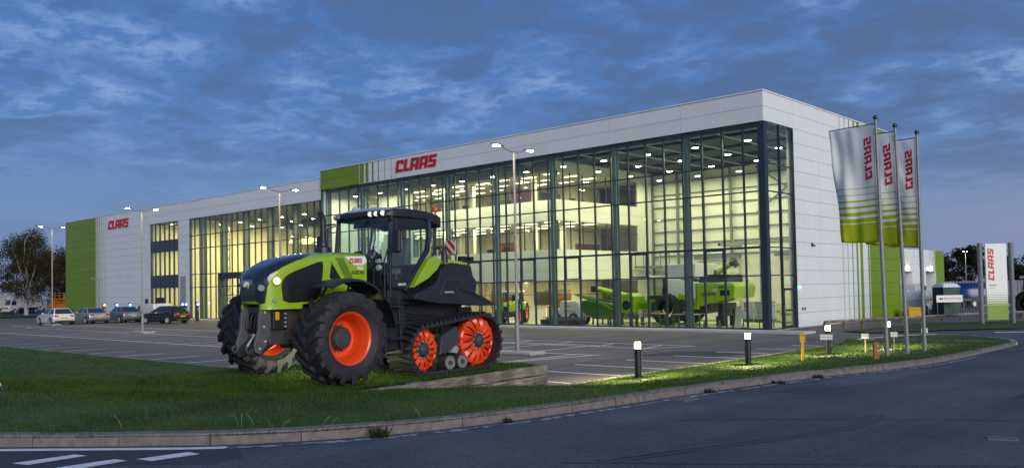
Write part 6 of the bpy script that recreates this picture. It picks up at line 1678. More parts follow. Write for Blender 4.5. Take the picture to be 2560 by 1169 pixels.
# ------------------------------------------------------------------ yard on the right
t = thing('grit_bin', 'yellow grit bin at the foot of the green wall', 'grit bin', (1.2, 17.9, 0), R(42)); part('body', MB().loft([[(-.42, -.30, 0), (.42, -.30, 0), (.42, .30, 0), (-.42, .30, 0)], [(-.52, -.38, .55), (.52, -.38, .55), (.52, .38, .55), (-.52, .38, .55)]]), 'yellow', t, bevel=.03); part('lid', MB().loft([[(-.55, -.42, .56), (.55, -.42, .56), (.55, .42, .56), (-.55, .42, .56)], [(-.40, -.15, .74), (.40, -.15, .74), (.40, .38, .74), (-.40, .38, .74)]]), 'yellow', t, bevel=.03)
G['dk_green'] = mat('dark_green', (0.006, 0.040, 0.036), .5, var=.2, vs=2)
t = thing('portable_cabin', 'dark green portable toilet cabin with white domed roof', 'cabin', (2.0, 22.0, 0), R(50))
part('wall', MB().bx(-.60, .60, -.62, .62, .08, 1.95), 'dk_green', t, bevel=.03); part('door', MB().bx(.605, .625, -.48, .48, .15, 1.85), 'dk_green', t)
part('roof', MB().loft([[(-.66, -.68, 1.96), (.66, -.68, 1.96), (.66, .68, 1.96), (-.66, .68, 1.96)], [(-.48, -.50, 2.18), (.48, -.50, 2.18), (.48, .50, 2.18), (-.48, .50, 2.18)], [(-.22, -.24, 2.27), (.22, -.24, 2.27), (.22, .24, 2.27), (-.22, .24, 2.27)]]), 'white', t, 60, bevel=.03)
part('skid', MB().bx(-.6, .6, -.5, -.35, 0, .08).bx(-.6, .6, .35, .5, 0, .08), 'black', t)
G['tarp_blue'] = mat('tarp_blue', (0.010, 0.030, 0.16), .25, var=.3, vs=1.5, bump=.3, bs=3)
t = thing('covered_trailer', 'long trailer under a glossy blue cover in the yard', 'trailer', (-1.3, 42.4, 0), R(42.7))
t.scale = (.68, .8, .9)
S = []
for x, k in ((-3.3, .75), (-3.1, .95), (-1, 1.0), (1, 1.0), (2.9, .96), (3.2, .8)):
    S.append([(x, -1.1 * k, .95), (x, -1.15 * k, 1.7), (x, -.85 * k, 2.3 * k ** .3), (x, 0, 2.45 * k ** .3), (x, .85 * k, 2.3 * k ** .3), (x, 1.15 * k, 1.7), (x, 1.1 * k, .95)])
part('cover', MB().loft(S), 'tarp_blue', t, 60); part('bed', MB().bx(-3.2, 3.1, -1.0, 1.0, .7, .94), 'black', t); part('drawbar', MB().tube([(3.1, 0, .8), (4.6, 0, .55)], .07, 8), 'black', t); wheels(t, (-1.0, -.05), .95, .42)
for i in range(4):
    q = Vector((.2 + i * 1.35, 22.6 + i * 1.75)); t = thing('crowd_barrier', ('grey metal crowd barrier beside the white van', 'grey metal crowd barrier left of the green cabin', 'grey metal crowd barrier behind the green cabin', 'grey metal crowd barrier right of the green cabin')[i], 'barrier', (q.x, q.y, 0), R(48), 'crowd barriers in the yard')
    part('frame', MB().tube([(-1.1, 0, .05), (-1.1, 0, 1.0), (-.95, 0, 1.08), (.95, 0, 1.08), (1.1, 0, 1.0), (1.1, 0, .05)], .022, 6).tube([(-1.1, 0, .2), (1.1, 0, .2)], .018, 6), 'galv', t, 40)
    for k in range(15): part('bar', MB().tube([(-1.0 + k * .143, 0, .2), (-1.0 + k * .143, 0, 1.07)], .009, 4), 'galv', t)
fz = thing('palisade_fence', 'long grey palisade fence behind the yard', 'fence', (-19, 96, 0), R(22))
for k in range(120): boxpart('pale', 'grey', fz, -8 + k * .42, -7.7 + k * .42, -.02, .02, .05, 2.3)
for z in (.5, 1.9): boxpart('rail', 'grey', fz, -8, 42, .025, .08, z - .04, z + .04)

# ------------------------------------------------------------------ simple farm tractor (showroom and yard)
def farm_tractor(loc, rz, label, body='claas_green', rimm='orange_red', sc=1.0, group=None):
    t = thing('farm_tractor', label, 'tractor', loc, rz, group); t.scale = (sc,) * 3
    part('bonnet', MB().loft([[(1.85, -.30, .95), (1.85, .30, .95), (1.85, .26, 1.40), (1.85, -.26, 1.40)], [(1.6, -.36, .9), (1.6, .36, .9), (1.6, .32, 1.58), (1.6, -.32, 1.58)], [(.2, -.42, .95), (.2, .42, .95), (.2, .38, 1.78), (.2, -.38, 1.78)]]), body, t, 40, bevel=.05)
    part('grille', MB().box((1.855, 0, 1.17), (.02, .44, .36)), 'black', t)
    for s in (1, -1): part('headlight', MB().box((1.80, s * .24, 1.46), (.14, .15, .10)), 'lens', t, bevel=.02)
    part('chassis', MB().bx(-.9, 1.6, -.28, .28, .5, .96), 'cast', t)
    part('cab', MB().bx(-1.1, .2, -.70, .70, .95, 1.45), 'black', t, bevel=.04)
    for x in (-1.05, .18):
        for s in (1, -1): part('cab_pillar', MB().tube([(x, s * .72, 1.42), (x * .92, s * .66, 2.45)], .04, 6), 'black', t)
    for s in (1, -1): part('cab_glass', MB().bx(-.98, .12, s * .70 - .003, s * .70 + .003, 1.45, 2.42), 'cab_glass', t)
    part('windscreen', MB().bx(.18, .186, -.66, .66, 1.45, 2.42), 'cab_glass', t); part('seat', MB().box((-.55, 0, 1.65), (.45, .45, .12)).box((-.75, 0, 1.95), (.1, .42, .55)), 'seat', t, bevel=.03)
    part('roof', MB().bx(-1.2, .35, -.80, .80, 2.44, 2.60), 'white' if body == 'claas_green' else 'white', t, bevel=.06)
    for s in (1, -1):
        part('mudguard', MB().loft([[(-.55 + .86 * cos(a), s * yy, .80 + .86 * sin(a)) for yy in (.70, 1.12)] + [(-.55 + .82 * cos(a), s * yy, .80 + .82 * sin(a)) for yy in (1.12, .70)] for a in [R(20 + 14 * k) for k in range(11)]]), body, t, 50)
        part('exhaust' if s > 0 else 'intake', MB().tube([(.1, s * .48, 1.7), (.1, s * .48, 2.5)], .05, 8), 'black', t)
        part('wing_mirror', MB().box((.35, s * .98, 2.05), (.05, .14, .3)), 'black', t)
        for x, r, w, y in ((-.55, .80, .5, .90), (1.25, .58, .40, .82)):
            wl = bpy.data.objects.new('rear_wheel' if r > .7 else 'front_wheel', None); COL.objects.link(wl); wl.parent = t; wl.location = (x, s * y, r); wl.scale = (r / .825, w / .70, r / .825)
            if s < 0: wl.rotation_euler = (0, 0, PI)
            link('tyre', tyre_me, wl)
            if rimm == 'orange_red': link('rim', rim_me, wl)
            link('hub', hub_me, wl)
    return t
G['red_machine'] = mat('red_machine', (0.35, 0.02, 0.015), .35)
farm_tractor((7.6, 23.2, 0), R(-25), 'green tractor with white roof parked at the right edge behind the tall sign', sc=1.0, group='tractors', rimm='none')
t = thing('red_implement', 'red farm implement frame standing behind the green yard tractor', 'farm machine', (8.6, 27.5, 0), R(20))
part('frame', MB().bx(-1.5, 2.2, -.5, .5, .6, 1.5).bx(-.4, 1.4, -.6, .6, 1.5, 3.1), 'red_machine', t, bevel=.05); part('hopper', MB().loft([[(-.3, -.4, 3.1), (1.2, -.4, 3.1), (1.2, .4, 3.1), (-.3, .4, 3.1)], [(-.6, -.7, 3.6), (1.4, -.7, 3.6), (1.4, .7, 3.6), (-.6, .7, 3.6)]]), 'red_machine', t); wheels(t, (-.6, 1.2), .6, .45)
t = thing('flat_trailer', 'low green flat trailer between the white vans and the green cabin', 'trailer', (-3.2, 35.5, 0), R(42.7)); part('bed', MB().bx(-2.2, 2.2, -.9, .9, .75, .9), 'dk_green', t); part('headboard', MB().bx(-2.2, -2.1, -.9, .9, .9, 1.5), 'dk_green', t); wheels(t, (-.5, .5), .8, .4)

# ------------------------------------------------------------------ trees
def leaf_mat(name, c0, c1):
    m = lawn_mat(name, c0, c1, c1, .3); return m
G['leaf_dark'] = leaf_mat('leaf_dark', (0.018, 0.026, 0.010), (0.036, 0.045, 0.016))
G['leaf_olive'] = leaf_mat('leaf_olive', (0.030, 0.034, 0.012), (0.070, 0.058, 0.022))
G['leaf_rust'] = leaf_mat('leaf_rust', (0.045, 0.028, 0.014), (0.080, 0.044, 0.022))
G['bark'] = mat('bark', (0.07, 0.055, 0.045), .9, var=.3, vs=4)
G['birch_bark'] = mat('birch_bark', (0.36, 0.34, 0.31), .85, var=.25, vs=5, dirt=(.05, .045, .04), ds=6, dl=(.55, .68))
def crown_mesh(name, clumps, nper, ls, m, seed, droop=0.0):
    r_ = np.random.default_rng(seed); P = []
    C = np.array([c[:3] for c in clumps]); Rr = np.array([c[3] for c in clumps])
    idx = np.repeat(np.arange(len(C)), nper); n = len(idx)
    d = r_.normal(size=(n, 3)); d /= np.linalg.norm(d, axis=1)[:, None]; rad = Rr[idx] * r_.random(n) ** .45
    c = C[idx] + d * rad[:, None] * np.array([1, 1, .72]); c[:, 2] -= droop * r_.random(n) * Rr[idx] * 1.2
    a = r_.normal(size=(n, 3)); a /= np.linalg.norm(a, axis=1)[:, None]; b = np.cross(a, r_.normal(size=(n, 3))); b /= np.linalg.norm(b, axis=1)[:, None]
    s = (ls * r_.uniform(.6, 1.3, n))[:, None]
    V = np.stack([c - a * s, c + b * s * .6, c + a * s, c - b * s * .6], 1).reshape(-1)
    me = bpy.data.meshes.new(name); me.vertices.add(n * 4); me.vertices.foreach_set('co', V); me.loops.add(n * 4); me.loops.foreach_set('vertex_index', np.arange(n * 4, dtype=np.int32))
    me.polygons.add(n); me.polygons.foreach_set('loop_start', np.arange(n, dtype=np.int32) * 4); me.update(calc_edges=True); me.materials.append(G[m]); return me
def tree(name, loc, h, sp, label, leaf, bark, seed, nc=42, nper=90, ls=.16, stems=1, trunk=.28, th=.3, droop=0.0, group=None):
    rn = random.Random(seed); t = thing(name, label, 'tree', loc, 0, group); tr_ = MB(); cl = []
    def limb(p, d, ln, r, lev):
        pts_ = [p]; q = p.copy()
        for k in range(4):
            d = (d + Vector((rn.uniform(-.2, .2), rn.uniform(-.2, .2), .06))).normalized(); q = q + d * ln / 4; pts_.append(q.copy())
        tr_.tube(pts_, [r, r * .85, r * .7, r * .55, r * .4], 7)
        if lev < 2:
            for k in range(3 if lev == 0 else 2):
                s_ = pts_[rn.choice((2, 3, 4))]; dd = (d + Vector((rn.uniform(-.9, .9), rn.uniform(-.9, .9), rn.uniform(.0, .5)))).normalized(); limb(s_.copy(), dd, ln * .62, r * .45, lev + 1)
        else: cl.append((q.x, q.y, q.z, sp * .22))
    if stems == 1: 
        base_ = [Vector((0, 0, 0)), Vector((.05, 0, h * th))]; tr_.tube([(0, 0, -.05), (.03, .02, h * th * .5), (.05, 0, h * th)], [trunk * 1.25, trunk, trunk * .85], 10); top = Vector((.05, 0, h * th))
    else:
        tr_.tube([(0, 0, -.05), (0, 0, h * th)], [trunk * 1.2, trunk], 10); top = Vector((0, 0, h * th))
    for k in range(max(3, stems)):
        a = 2 * PI * k / max(3, stems) + rn.uniform(-.3, .3); limb(top.copy(), Vector((cos(a) * .62, sin(a) * .62, 1)).normalized(), h * .42, trunk * .62, 0)
    part('trunk', tr_, bark, t, 50)
    z0 = h * th * .9
    while len(cl) < nc:
        u, v, w = rn.uniform(-1, 1), rn.uniform(-1, 1), rn.uniform(-1, 1); q = u * u + v * v + w * w
        if q > 1 or q < .10: continue
        hh = (h + z0) / 2 + w * (h - z0) / 2; wd = 1 - .35 * max(0, w); cl.append((u * sp * wd, v * sp * wd, hh, sp * rn.uniform(.15, .30)))
    link('crown', crown_mesh('crown', cl, nper, ls, leaf, seed, droop), t); return t
tree('birch_tree', (-110.5, 1.2, 0), 12.6, 5.6, 'birch with pale forking trunk beside the white trucks', 'leaf_olive', 'birch_bark', 3, 52, 330, .105, 3, .24, .22, .9, 'trees')
tree('broadleaf_tree', (-137, 11, 0), 11.0, 6.0, 'rusty brown tree between the birch and the green wall', 'leaf_rust', 'bark', 5, 54, 260, .15, 1, .3, .2, .4, 'trees')
tree('broadleaf_tree', (-150, -1, 0), 11.5, 6.5, 'dark tree at the far left edge behind the trucks', 'leaf_olive', 'bark', 8, 54, 240, .16, 1, .3, .2, .3, 'trees')
tree('broadleaf_tree', (-157, 22, 0), 10.5, 6.0, 'dark tree rising just left of the green wall end', 'leaf_dark', 'bark', 9, 54, 240, .16, 1, .3, .15, 0, 'trees')
tree('broadleaf_tree', (-168, 9, 0), 9.5, 6.5, 'low dark tree behind the orange scissor lift', 'leaf_dark', 'bark', 12, 54, 220, .17, 1, .3, .1, 0, 'trees')
RT = (((-44, 205), 11.8, 7.5, 'tall dark tree behind the distant lamp by the sign'), ((-36, 209), 9.0, 7.0, 'dark tree just left of the tall sign'), ((-62, 205), 8.6, 8.0, 'dark tree next to the far workshop corner'), ((-52, 200), 8.8, 7.0, 'dark rounded tree between workshop and distant lamp'),
      ((-28, 222), 7.2, 7.5, 'low dark tree hidden behind the tall sign'), ((-18, 235), 7.6, 8.0, 'dark tree right of the tall sign'), ((-4, 240), 7.9, 8.5, 'dark tree above the red farm implement'), ((14, 246), 8.2, 9.0, 'dark tree at the right edge of the picture'), ((-80, 215), 8.0, 9.0, 'dark tree mostly hidden by the far workshop'))
for i, ((x, y), h, sp, lab) in enumerate(RT): tree('far_tree', (x, y, 0), h, sp, lab, 'leaf_dark', 'bark', 30 + i, 50, 220, .25, 1, .35, .08, 0, 'trees beyond the yard')
# ------------------------------------------------------------------ machines and furniture in the showroom
FZ = 0.06
cb = thing('combine_harvester', 'lime green and white combine harvester in the lit showroom', 'combine', (-6.9, 4.6, FZ), PI)
# local x forward (towards -X), y to the viewer's side is -y after the turn, so build symmetric
part('rear_body', MB().prism([(-3.15, 1.62), (-3.25, 2.25), (-3.1, 2.45), (-.75, 2.50), (-.75, 1.05), (-1.6, 1.28)], -1.25, 1.25, 'y'), 'claas_green', cb, bevel=.05)
part('mid_body', MB().prism([(-.74, 1.05), (-.74, 2.50), (.6, 2.75), (1.3, 2.75), (1.3, 1.55), (.6, 1.45)], -1.22, 1.22, 'y'), 'white', cb, bevel=.04)
part('lower_side', MB().prism([(-.9, .95), (-.75, 1.6), (.4, 1.9), (.55, 1.44), (.1, .95)], -1.26, 1.26, 'y'), 'claas_green', cb, bevel=.03)
part('grain_tank', MB().loft([[(-.6, -1.1, 2.76), (1.35, -1.1, 2.76), (1.35, 1.1, 2.76), (-.6, 1.1, 2.76)], [(-.75, -1.25, 3.62), (1.55, -1.25, 3.62), (1.55, 1.25, 3.62), (-.75, 1.25, 3.62)]]), 'white', cb, bevel=.03)
part('engine_deck', MB().bx(-2.5, -.78, -.95, .95, 2.51, 2.82).bx(-2.6, -2.45, -.9, .9, 2.5, 2.95), 'black', cb, bevel=.03)
part('unloading_auger', MB().tube([(.2, -1.1, 2.55), (-.6, -1.15, 2.95), (-1.75, -1.2, 3.62)], .17, 14), 'claas_green', cb, 40)
part('auger_spout', MB().tube([(-1.70, -1.2, 3.58), (-1.95, -1.2, 3.70), (-2.1, -1.2, 3.42)], [.19, .22, .18], 12), 'black', cb, 40)
part('cab', MB().bx(1.35, 1.75, -.9, .9, 1.6, 2.85).bx(1.75, 2.9, -.9, .9, 1.55, 1.78), 'black', cb, bevel=.03)
part('cab_glass', MB().prism([(1.76, 1.79), (1.76, 2.8), (2.75, 2.82), (2.95, 2.5), (2.80, 1.79)], -.88, .88, 'y'), 'cab_glass', cb)
part('cab_roof', MB().bx(1.3, 3.0, -.98, .98, 2.84, 2.98), 'white', cb, bevel=.04)
part('driver_seat', MB().box((2.0, 0, 2.0), (.45, .5, .4)).box((1.85, 0, 2.35), (.12, .5, .6)), 'seat', cb)
part('feeder_house', MB().prism([(1.5, 1.5), (2.9, 1.5), (3.9, .95), (3.9, .35), (3.0, .6), (1.5, 1.0)], -.75, .75, 'y'), 'claas_green', cb, bevel=.04)
part('platform', MB().bx(1.2, 2.95, -1.5, 1.5, 1.44, 1.54), 'claas_green', cb)
part('ladder', MB().tube([(2.1, -1.45, 1.5), (1.95, -1.55, .3)], .04, 6).tube([(2.6, -1.45, 1.5), (2.45, -1.55, .3)], .04, 6).box((2.3, -1.5, 1.1), (.5, .2, .04)).box((2.26, -1.52, .75), (.5, .2, .04)).box((2.22, -1.54, .42), (.5, .2, .04)), 'claas_green', cb)
part('hand_rail', MB().tube([(1.3, -1.45, 1.55), (1.3, -1.45, 2.45), (2.0, -1.45, 2.45), (2.0, -1.45, 1.55)], .025, 6).tube([(1.3, -1.45, 2.0), (2.0, -1.45, 2.0)], .02, 6), 'white', cb)
part('rear_axle', MB().bx(-2.2, -1.9, -.8, .8, .55, 1.3).bx(-2.3, -1.8, -.9, -.7, 0, .56).bx(-2.3, -1.8, .7, .9, 0, .56), 'black', cb)
for x, r, w in ((1.2, .95, .75),):
    for s in (1, -1):
        wl = bpy.data.objects.new('drive_wheel' if r > .8 else 'steer_wheel', None); COL.objects.link(wl); wl.parent = cb; wl.location = (x, s * 1.28, r); wl.scale = (r / .825, w / .7, r / .825)
        if s < 0: wl.rotation_euler = (0, 0, PI)
        link('tyre', tyre_me, wl); link('hub', hub_me, wl)
for s in (1, -1):
    text('model_name', 'LEXION', .26, 'black', cb, (-1.75 if s < 0 else -1.55, s * 1.256, 1.75), (s * -1, 0, 0), bold=.006)
    text('model_number', '620', .20, 'white', cb, (-1.95, s * 1.256, 2.0), (s * -1, 0, 0), bold=.004)
    part('louvre', MB().box((-2.4, s * 1.256, 2.3), (.5, .02, .03)).box((-2.45, s * 1.256, 2.23), (.5, .02, .03)).box((-2.5, s * 1.256, 2.16), (.5, .02, .03)), 'black', cb)
part('beacon', MB().cyl((-2.9, -.9, 2.56), .07, .14, 10), 'amber', cb, 40)
part('side_grille', MB().bx(-2.9, -2.3, -1.262, -1.252, 1.75, 2.05).bx(-2.9, -2.3, 1.252, 1.262, 1.75, 2.05), 'mesh', cb)
part('under_guard', MB().prism([(-1.6, 1.26), (-.6, 1.04), (.1, .94), (.1, .6), (-1.2, .75)], -1.1, 1.1, 'y'), 'black', cb)
for s in (1, -1):
    part('panel_seam', MB().bx(-.765, -.745, s * 1.25 - .012, s * 1.25 + .012, 1.1, 2.48).bx(-2.0, -1.985, s * 1.25 - .008, s * 1.25 + .008, 1.45, 2.44), 'black', cb)
    part('drive_belt', MB().cyl((.2, s * 1.27, 1.25), .30, .05, 20, 'y').cyl((-.5, s * 1.27, 1.30), .16, .05, 16, 'y'), 'cast', cb, 40)
hz_ = MB()
for k in range(4): hz_.tube([(1.3, -1.27, 1.5 - .06 * k), (2.2, -1.0, 1.30 - .05 * k), (3.2, -.8, .95 - .04 * k)], .025, 6)
part('hydraulic_hose', hz_, 'black', cb, 40)
part('engine_cover', MB().bx(-2.2, -1.2, -.6, .6, 2.82, 2.96).cyl((-1.6, .5, 3.05), .07, .35, 10), 'cast', cb, bevel=.02)
part('reel_shield', MB().bx(3.0, 3.5, -1.1, 1.1, .45, .95), 'white', cb, bevel=.03)
# green forage unit with conveyor, on stands
fu = thing('forage_header', 'green harvesting attachment with inclined chute standing left of the combine', 'farm machine', (-12.3, 3.6, FZ), PI)
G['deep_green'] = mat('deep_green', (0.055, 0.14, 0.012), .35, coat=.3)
part('gear_case', MB().prism([(-2.0, .75), (-2.05, 1.75), (-1.6, 1.95), (-.9, 1.75), (-.9, .75)], -.6, .6, 'y'), 'claas_green', fu, bevel=.04)
part('drum_opening', MB().cyl((-1.45, -.605, 1.2), .30, .03, 20, 'y').cyl((-1.45, .605, 1.2), .30, .03, 20, 'y'), 'black', fu, 40)
part('chute', MB().tube([(-1.0, -.2, 1.75), (.3, -.25, 2.0), (1.4, -.3, 2.22)], [.22, .21, .20], 14), 'claas_green', fu, 40)
part('chute_head', MB().box((1.6, -.3, 2.25), (.4, .42, .42)), 'black', fu, bevel=.04)
rf_ = MB()
for k in range(4): rf_.box((-.6 + k * .5, -.47 - .015 * k, 1.83 + k * .1), (.26, .02, .10), Matrix.Rotation(R(-11), 3, 'Y'))
part('reflector', rf_, 'red', fu)
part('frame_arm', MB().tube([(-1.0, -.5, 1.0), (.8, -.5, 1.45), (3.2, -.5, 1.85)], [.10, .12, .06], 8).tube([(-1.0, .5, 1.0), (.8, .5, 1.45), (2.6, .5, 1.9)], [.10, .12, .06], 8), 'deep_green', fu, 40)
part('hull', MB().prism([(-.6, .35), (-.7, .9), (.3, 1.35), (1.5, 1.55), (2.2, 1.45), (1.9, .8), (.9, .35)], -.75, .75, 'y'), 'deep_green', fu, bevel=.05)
part('cutter_bar', MB().prism([(-.9, .85), (-.9, 1.15), (.5, 1.42), (.5, 1.2)], -.80, -.755, 'y'), 'black', fu)
fx = MB()
for k in range(6): fx.box((-1.9 + k * .18, -.61, 1.55), (.05, .02, .22))
part('vent', fx, 'black', fu)
part('chute_motor', MB().cyl((-.4, -.55, 1.62), .13, .22, 14, 'y').box((-.1, -.5, 1.55), (.25, .14, .18)), 'black', fu, 40)
hq = MB()
for k in range(5): hq.tube([(-.8, -.62, .9 + .06 * k), (.1, -.72, 1.0 + .08 * k), (1.1, -.6, 1.55 + .05 * k)], .022, 6)
part('hydraulic_hose', hq, 'black', fu, 40)
part('side_disc', MB().cyl((.1, -.765, .75), .20, .03, 18, 'y').cyl((.8, -.765, .75), .14, .03, 18, 'y'), 'red', fu, 40)
st2 = MB()
for x in (-1.8, -1.1, .0, 1.2): st2.bx(x - .04, x + .04, -.55, -.47, 0, .8).bx(x - .04, x + .04, .47, .55, 0, .8)
part('stand', st2, 'black', fu)
# toy-like service van model, mower and showroom tractor
sv = thing('service_van_model', 'white service van body with red lettering behind the glass', 'van', (-15.4, 3.3, FZ), PI)
part('body', MB().prism([(-1.15, .45), (-1.25, .9), (-1.12, 1.35), (-.8, 1.52), (.35, 1.52), (.5, 1.40), (.55, 1.0), (1.15, .9), (1.2, .45)], -.6, .6, 'y'), 'white', sv, bevel=.06)
part('window', MB().bx(.66, .86, -.61, -.595, 1.0, 1.12).bx(.66, .86, .595, .61, 1.0, 1.12), 'car_glass', sv)
for s in (1, -1): text('lettering', 'SERVICE VAN', .16, 'red', sv, (-.35, s * .603, .78), (s * -1, 0, 0)); part('swoosh', MB().prism([(-.5, 1.05), (-.2, 1.22), (.1, 1.05), (-.2, 1.14)], s * .600, s * .606, 'y'), 'red', sv)
wheels(sv, (-.65, .75), .6, .33)
mw = thing('mower_unit', 'low black mower unit on the showroom floor before the service van', 'farm machine', (-14.9, 1.75, FZ), 0)
part('deck', MB().bx(-1.5, 1.5, -.45, .45, .22, .34), 'black', mw, bevel=.02); part('roller', MB().lathe([(.13, -1.45), (.13, 1.45)], 14, 'x', (0, -.35, .14)), 'black', mw, 40)
tn = MB()
for k in range(16): tn.tube([(-1.4 + k * .185, -.3, .34), (-1.36 + k * .185, -.2, .52), (-1.3 + k * .185, -.1, .5)], .02, 5)
part('tine', tn, 'black', mw); part('beam', MB().bx(-1.5, 1.5, .1, .2, .34, .46), 'grey', mw); part('foot', MB().bx(-1.45, -1.35, -.4, .4, 0, .22).bx(1.35, 1.45, -.4, .4, 0, .22), 'black', mw)
farm_tractor((-20.6, 3.2, FZ), R(-62), 'small green tractor facing out of the showroom glass behind the lamp post', sc=.86, group='tractors')
# benches, trestles, panels
def bench(loc, rz, label, w=1.7, h=.78, top='straw2', leg='deep_green', cargo=0):
    t = thing('workbench', label, 'workbench', loc, rz, 'benches in the showroom')
    part('top', MB().bx(-w / 2, w / 2, -.38, .38, h - .05, h), top, t)
    for x in (-w / 2 + .08, w / 2 - .08):
        for y in (-.3, .3): part('leg', MB().bx(x - .035, x + .035, y - .035, y + .035, 0, h - .05), leg, t)
    part('shelf', MB().bx(-w / 2 + .1, w / 2 - .1, -.3, .3, .2, .24), leg, t); return t
bench((-8.3, 1.9, FZ), 0, 'wooden topped workbench below the combine cab'); bench((-5.9, 1.8, FZ), 0, 'green wheeled bench behind the second glass column', 1.5, .75, 'grey'); bench((-10.1, 1.6, FZ), 0, 'low black trestle below the green gear case', 1.6, .5, 'black', 'black')
for x, y, h, lab in ((-8.7, 1.9, .22, 'open cardboard box on the left of the wooden bench'), (-7.9, 1.85, .14, 'flat cardboard box on the right of the wooden bench'), (-5.9, 1.8, .16, 'cardboard box on the wheeled bench')):
    o = part('cardboard_box', MB().box((0, 0, h / 2), (.34, .26, h)).box((.2, 0, h), (.08, .24, .01)), mat('cardboard%d' % int(h * 100), (.36, .24, .12), .9), None, loc=(x, y, FZ + (.78 if x < -7 else .75) + .002)); tag(o, lab, 'box')
for x, y, lab in ((-4.55, 1.5, 'green traffic cone left of the barrier posts'), (-3.6, 1.4, 'green traffic cone nearest the banners')):
    t = thing('traffic_cone', lab, 'cone', (x, y, FZ), 0, 'cones'); part('base', MB().box((0, 0, .02), (.28, .28, .04)), 'deep_green', t); part('body', MB().lathe([(.11, .04), (.03, .42), (.0, .43)], 14, cap=False), 'deep_green', t, 40)
for x, y, lab in ((-4.1, 2.2, 'left barrier post with belt in the showroom'), (-3.3, 2.4, 'middle barrier post with belt in the showroom'), (-2.6, 2.2, 'right barrier post with belt in the showroom')):
    t = thing('barrier_post', lab, 'barrier post', (x, y, FZ), 0, 'belt barrier posts'); part('foot', MB().cyl((0, 0, .015), .15, .03, 16), 'black', t); part('post', MB().cyl((0, 0, .5), .028, .95, 10), 'black', t); part('belt', MB().box((.35, 0, .9), (.65, .008, .05)), 'black', t)
for x, y, w, h, lab in ((-4.6, 9.0, 1.8, 1.2, 'pale stack of boxed parts beneath the combine tail'), (-9.0, 9.5, 2.2, 1.3, 'pale crate stack behind the front wheel of the combine'), (-2.3, 8.0, 1.4, 1.0, 'pale crate nearest the corner of the showroom')):
    t = thing('parts_crate', lab, 'crate', (x, y, FZ), 0, 'crates'); part('body', MB().bx(-w / 2, w / 2, -.5, .5, .1, h), 'white', t, bevel=.02); part('band', MB().bx(-w / 2 - .004, w / 2 + .004, -.505, .505, h * .5, h * .62), 'claas_green', t); part('pallet', MB().bx(-w / 2, w / 2, -.5, .5, 0, .09), 'straw2', t)
t = thing('reception_desk', 'white reception desk in the open ground floor', 'desk', (-22.6, 6.4, FZ), 0); part('front', MB().bx(-2.6, 2.6, -.3, -.2, 0, 1.05), 'inner_white', t); part('top', MB().bx(-2.7, 2.7, -.35, .35, 1.06, 1.11), 'straw2', t); part('monitor', MB().box((-.4, .1, 1.4), (.55, .04, .36)).box((-.4, .1, 1.15), (.1, .1, .14)), 'black', t)
t = thing('dark_screen', 'large dark display screen behind the reception desk', 'screen', (-21.0, 6.9, FZ), 0); part('panel', MB().box((0, 0, 1.55), (1.3, .06, 1.1)), 'black', t); part('stand', MB().box((0, .05, .5), (.1, .1, 1.0)).box((0, .05, .02), (.8, .5, .04)), 'black', t)
# banners by the corner
def thin_print(name, col):
    m = bpy.data.materials.new(name); m.use_nodes = True; nt = m.node_tree; b = nt.nodes['Principled BSDF']; b.inputs['Base Color'].default_value = col + (1,)
    tr = nt.nodes.new('ShaderNodeBsdfTranslucent'); tr.inputs[0].default_value = col + (1,); mx = nt.nodes.new('ShaderNodeMixShader'); mx.inputs[0].default_value = .5
    nt.links.new(b.outputs[0], mx.inputs[1]); nt.links.new(tr.outputs[0], mx.inputs[2]); nt.links.new(mx.outputs[0], nt.nodes['Material Output'].inputs[0]); return m
G['banner'] = thin_print('banner_white', (.86, .86, .88))
def banner(loc, rz, label, txt):
    t = thing('banner_stand', label, 'banner', loc, rz, 'banner panels at the showroom corner')
    p = part('panel', MB().bx(-.29, .29, -.012, .012, .38, 1.46), 'banner', t); part('foot', MB().bx(-.2, .2, -.15, .15, 0, .03).bx(-.02, .02, -.02, .02, .03, .38), 'black', t)
    part('band', MB().bx(-.288, .288, -.016, -.011, .385, .55), 'lime_panel', p)
    for k in range(4): part('stripe', MB().bx(-.288, .288, -.016, -.011, .57 + k * .03, .575 + k * .03), 'lime_panel', p)
    if txt:
        logo(p, lambda a, b, d: (-.20 + a, -.014 - d, 1.36 + b), .40, .06, 'red', depth=.003)
        for k, w in enumerate(txt): text('lettering', w, .075, 'black', p, (0, -.014, 1.24 - k * .095), (1, 0, 0))
    else: logo(p, lambda a, b, d: (-.22 + (.12 - b), -.014 - d, .92 + a), .50, .12, 'red', depth=.003)
W7 = ('Reception', 'Workshop', 'Sales', '& Service', 'reception', 'Parts', 'reception')
banner((-1.48, .62, FZ), 0, 'white banner panel with upright red lettering at the front glass', None); banner((-.86, .62, FZ), 0, 'white banner panel with black direction text at the front glass', W7)
banner((-.42, .72, FZ), R(90), 'banner panel with upright red lettering behind the side glass', None); banner((-.42, 1.33, FZ), R(90), 'banner panel with direction text behind the side glass', W7)
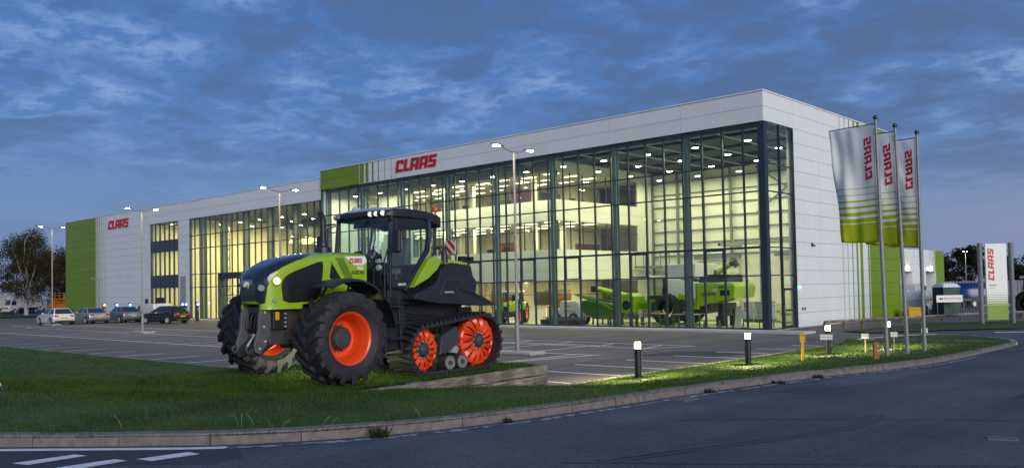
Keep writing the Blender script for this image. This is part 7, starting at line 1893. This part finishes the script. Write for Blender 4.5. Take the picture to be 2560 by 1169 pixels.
t = thing('leaflet_stand', 'slanted pale leaflet stand next to the banners', 'stand', (-2.25, 1.0, FZ), R(-15)); part('panel', MB().box((0, 0, .62), (.42, .04, 1.2), Matrix.Rotation(R(-8), 3, 'X')), 'inner_white', t); part('base', MB().box((0, .05, .02), (.46, .4, .04)), 'deep_green', t)
# office furniture on the upper floors
def office_chair(loc, rz, label):
    t = thing('office_chair', label, 'chair', loc, rz, 'office chairs upstairs'); part('seat', MB().box((0, 0, .48), (.5, .5, .08)), 'black', t, bevel=.02); part('backrest', MB().box((-.24, 0, .85), (.07, .46, .55)), 'black', t, bevel=.02); part('stem', MB().cyl((0, 0, .24), .03, .42, 8), 'black', t); part('foot', MB().box((0, 0, .03), (.56, .06, .05)).box((0, 0, .03), (.06, .56, .049)), 'black', t)
def desk(loc, rz, label):
    t = thing('office_desk', label, 'desk', loc, rz, 'office desks upstairs'); part('top', MB().box((0, 0, .73), (1.6, .8, .04)), 'straw2', t)
    for x in (-.7, .7): part('leg', MB().box((x, 0, .355), (.06, .7, .71)), 'frame', t)
    part('monitor', MB().box((0, .1, 1.1), (.6, .04, .36)).box((0, .1, .83), (.06, .06, .2)), 'black', t)
for i, (x, y, z, r, lab) in enumerate(((-18.3, 5.2, 7.55, 200, 'office chair by the corner window on the top floor'), (-17.9, 6.6, 7.55, 150, 'office chair before the purple wall on the top floor'), (-18.2, 8.0, 7.55, 190, 'office chair farthest along the top floor side window'), (-29.0, 4.6, 7.55, 40, 'office chair by the green landscape on the top floor'), (-24.0, 4.8, 4.2, 100, 'office chair on the middle floor front'), (-18.0, 10.8, 4.2, 190, 'office chair by the orange field picture on the middle floor'))): office_chair((x, y, z), R(r), lab)
for i, (x, y, z, r, lab) in enumerate(((-19.4, 6.0, 7.55, 90, 'desk by the purple wall on the top floor'), (-22.5, 5.2, 7.55, 0, 'desk left of the block corner on the top floor'), (-27.0, 5.0, 7.55, 0, 'desk by the green landscape on the top floor'), (-23.2, 5.4, 4.2, 0, 'desk left of the block corner on the middle floor'), (-28.5, 5.2, 4.2, 0, 'desk at the left end of the middle floor'))): desk((x, y, z), R(r), lab)
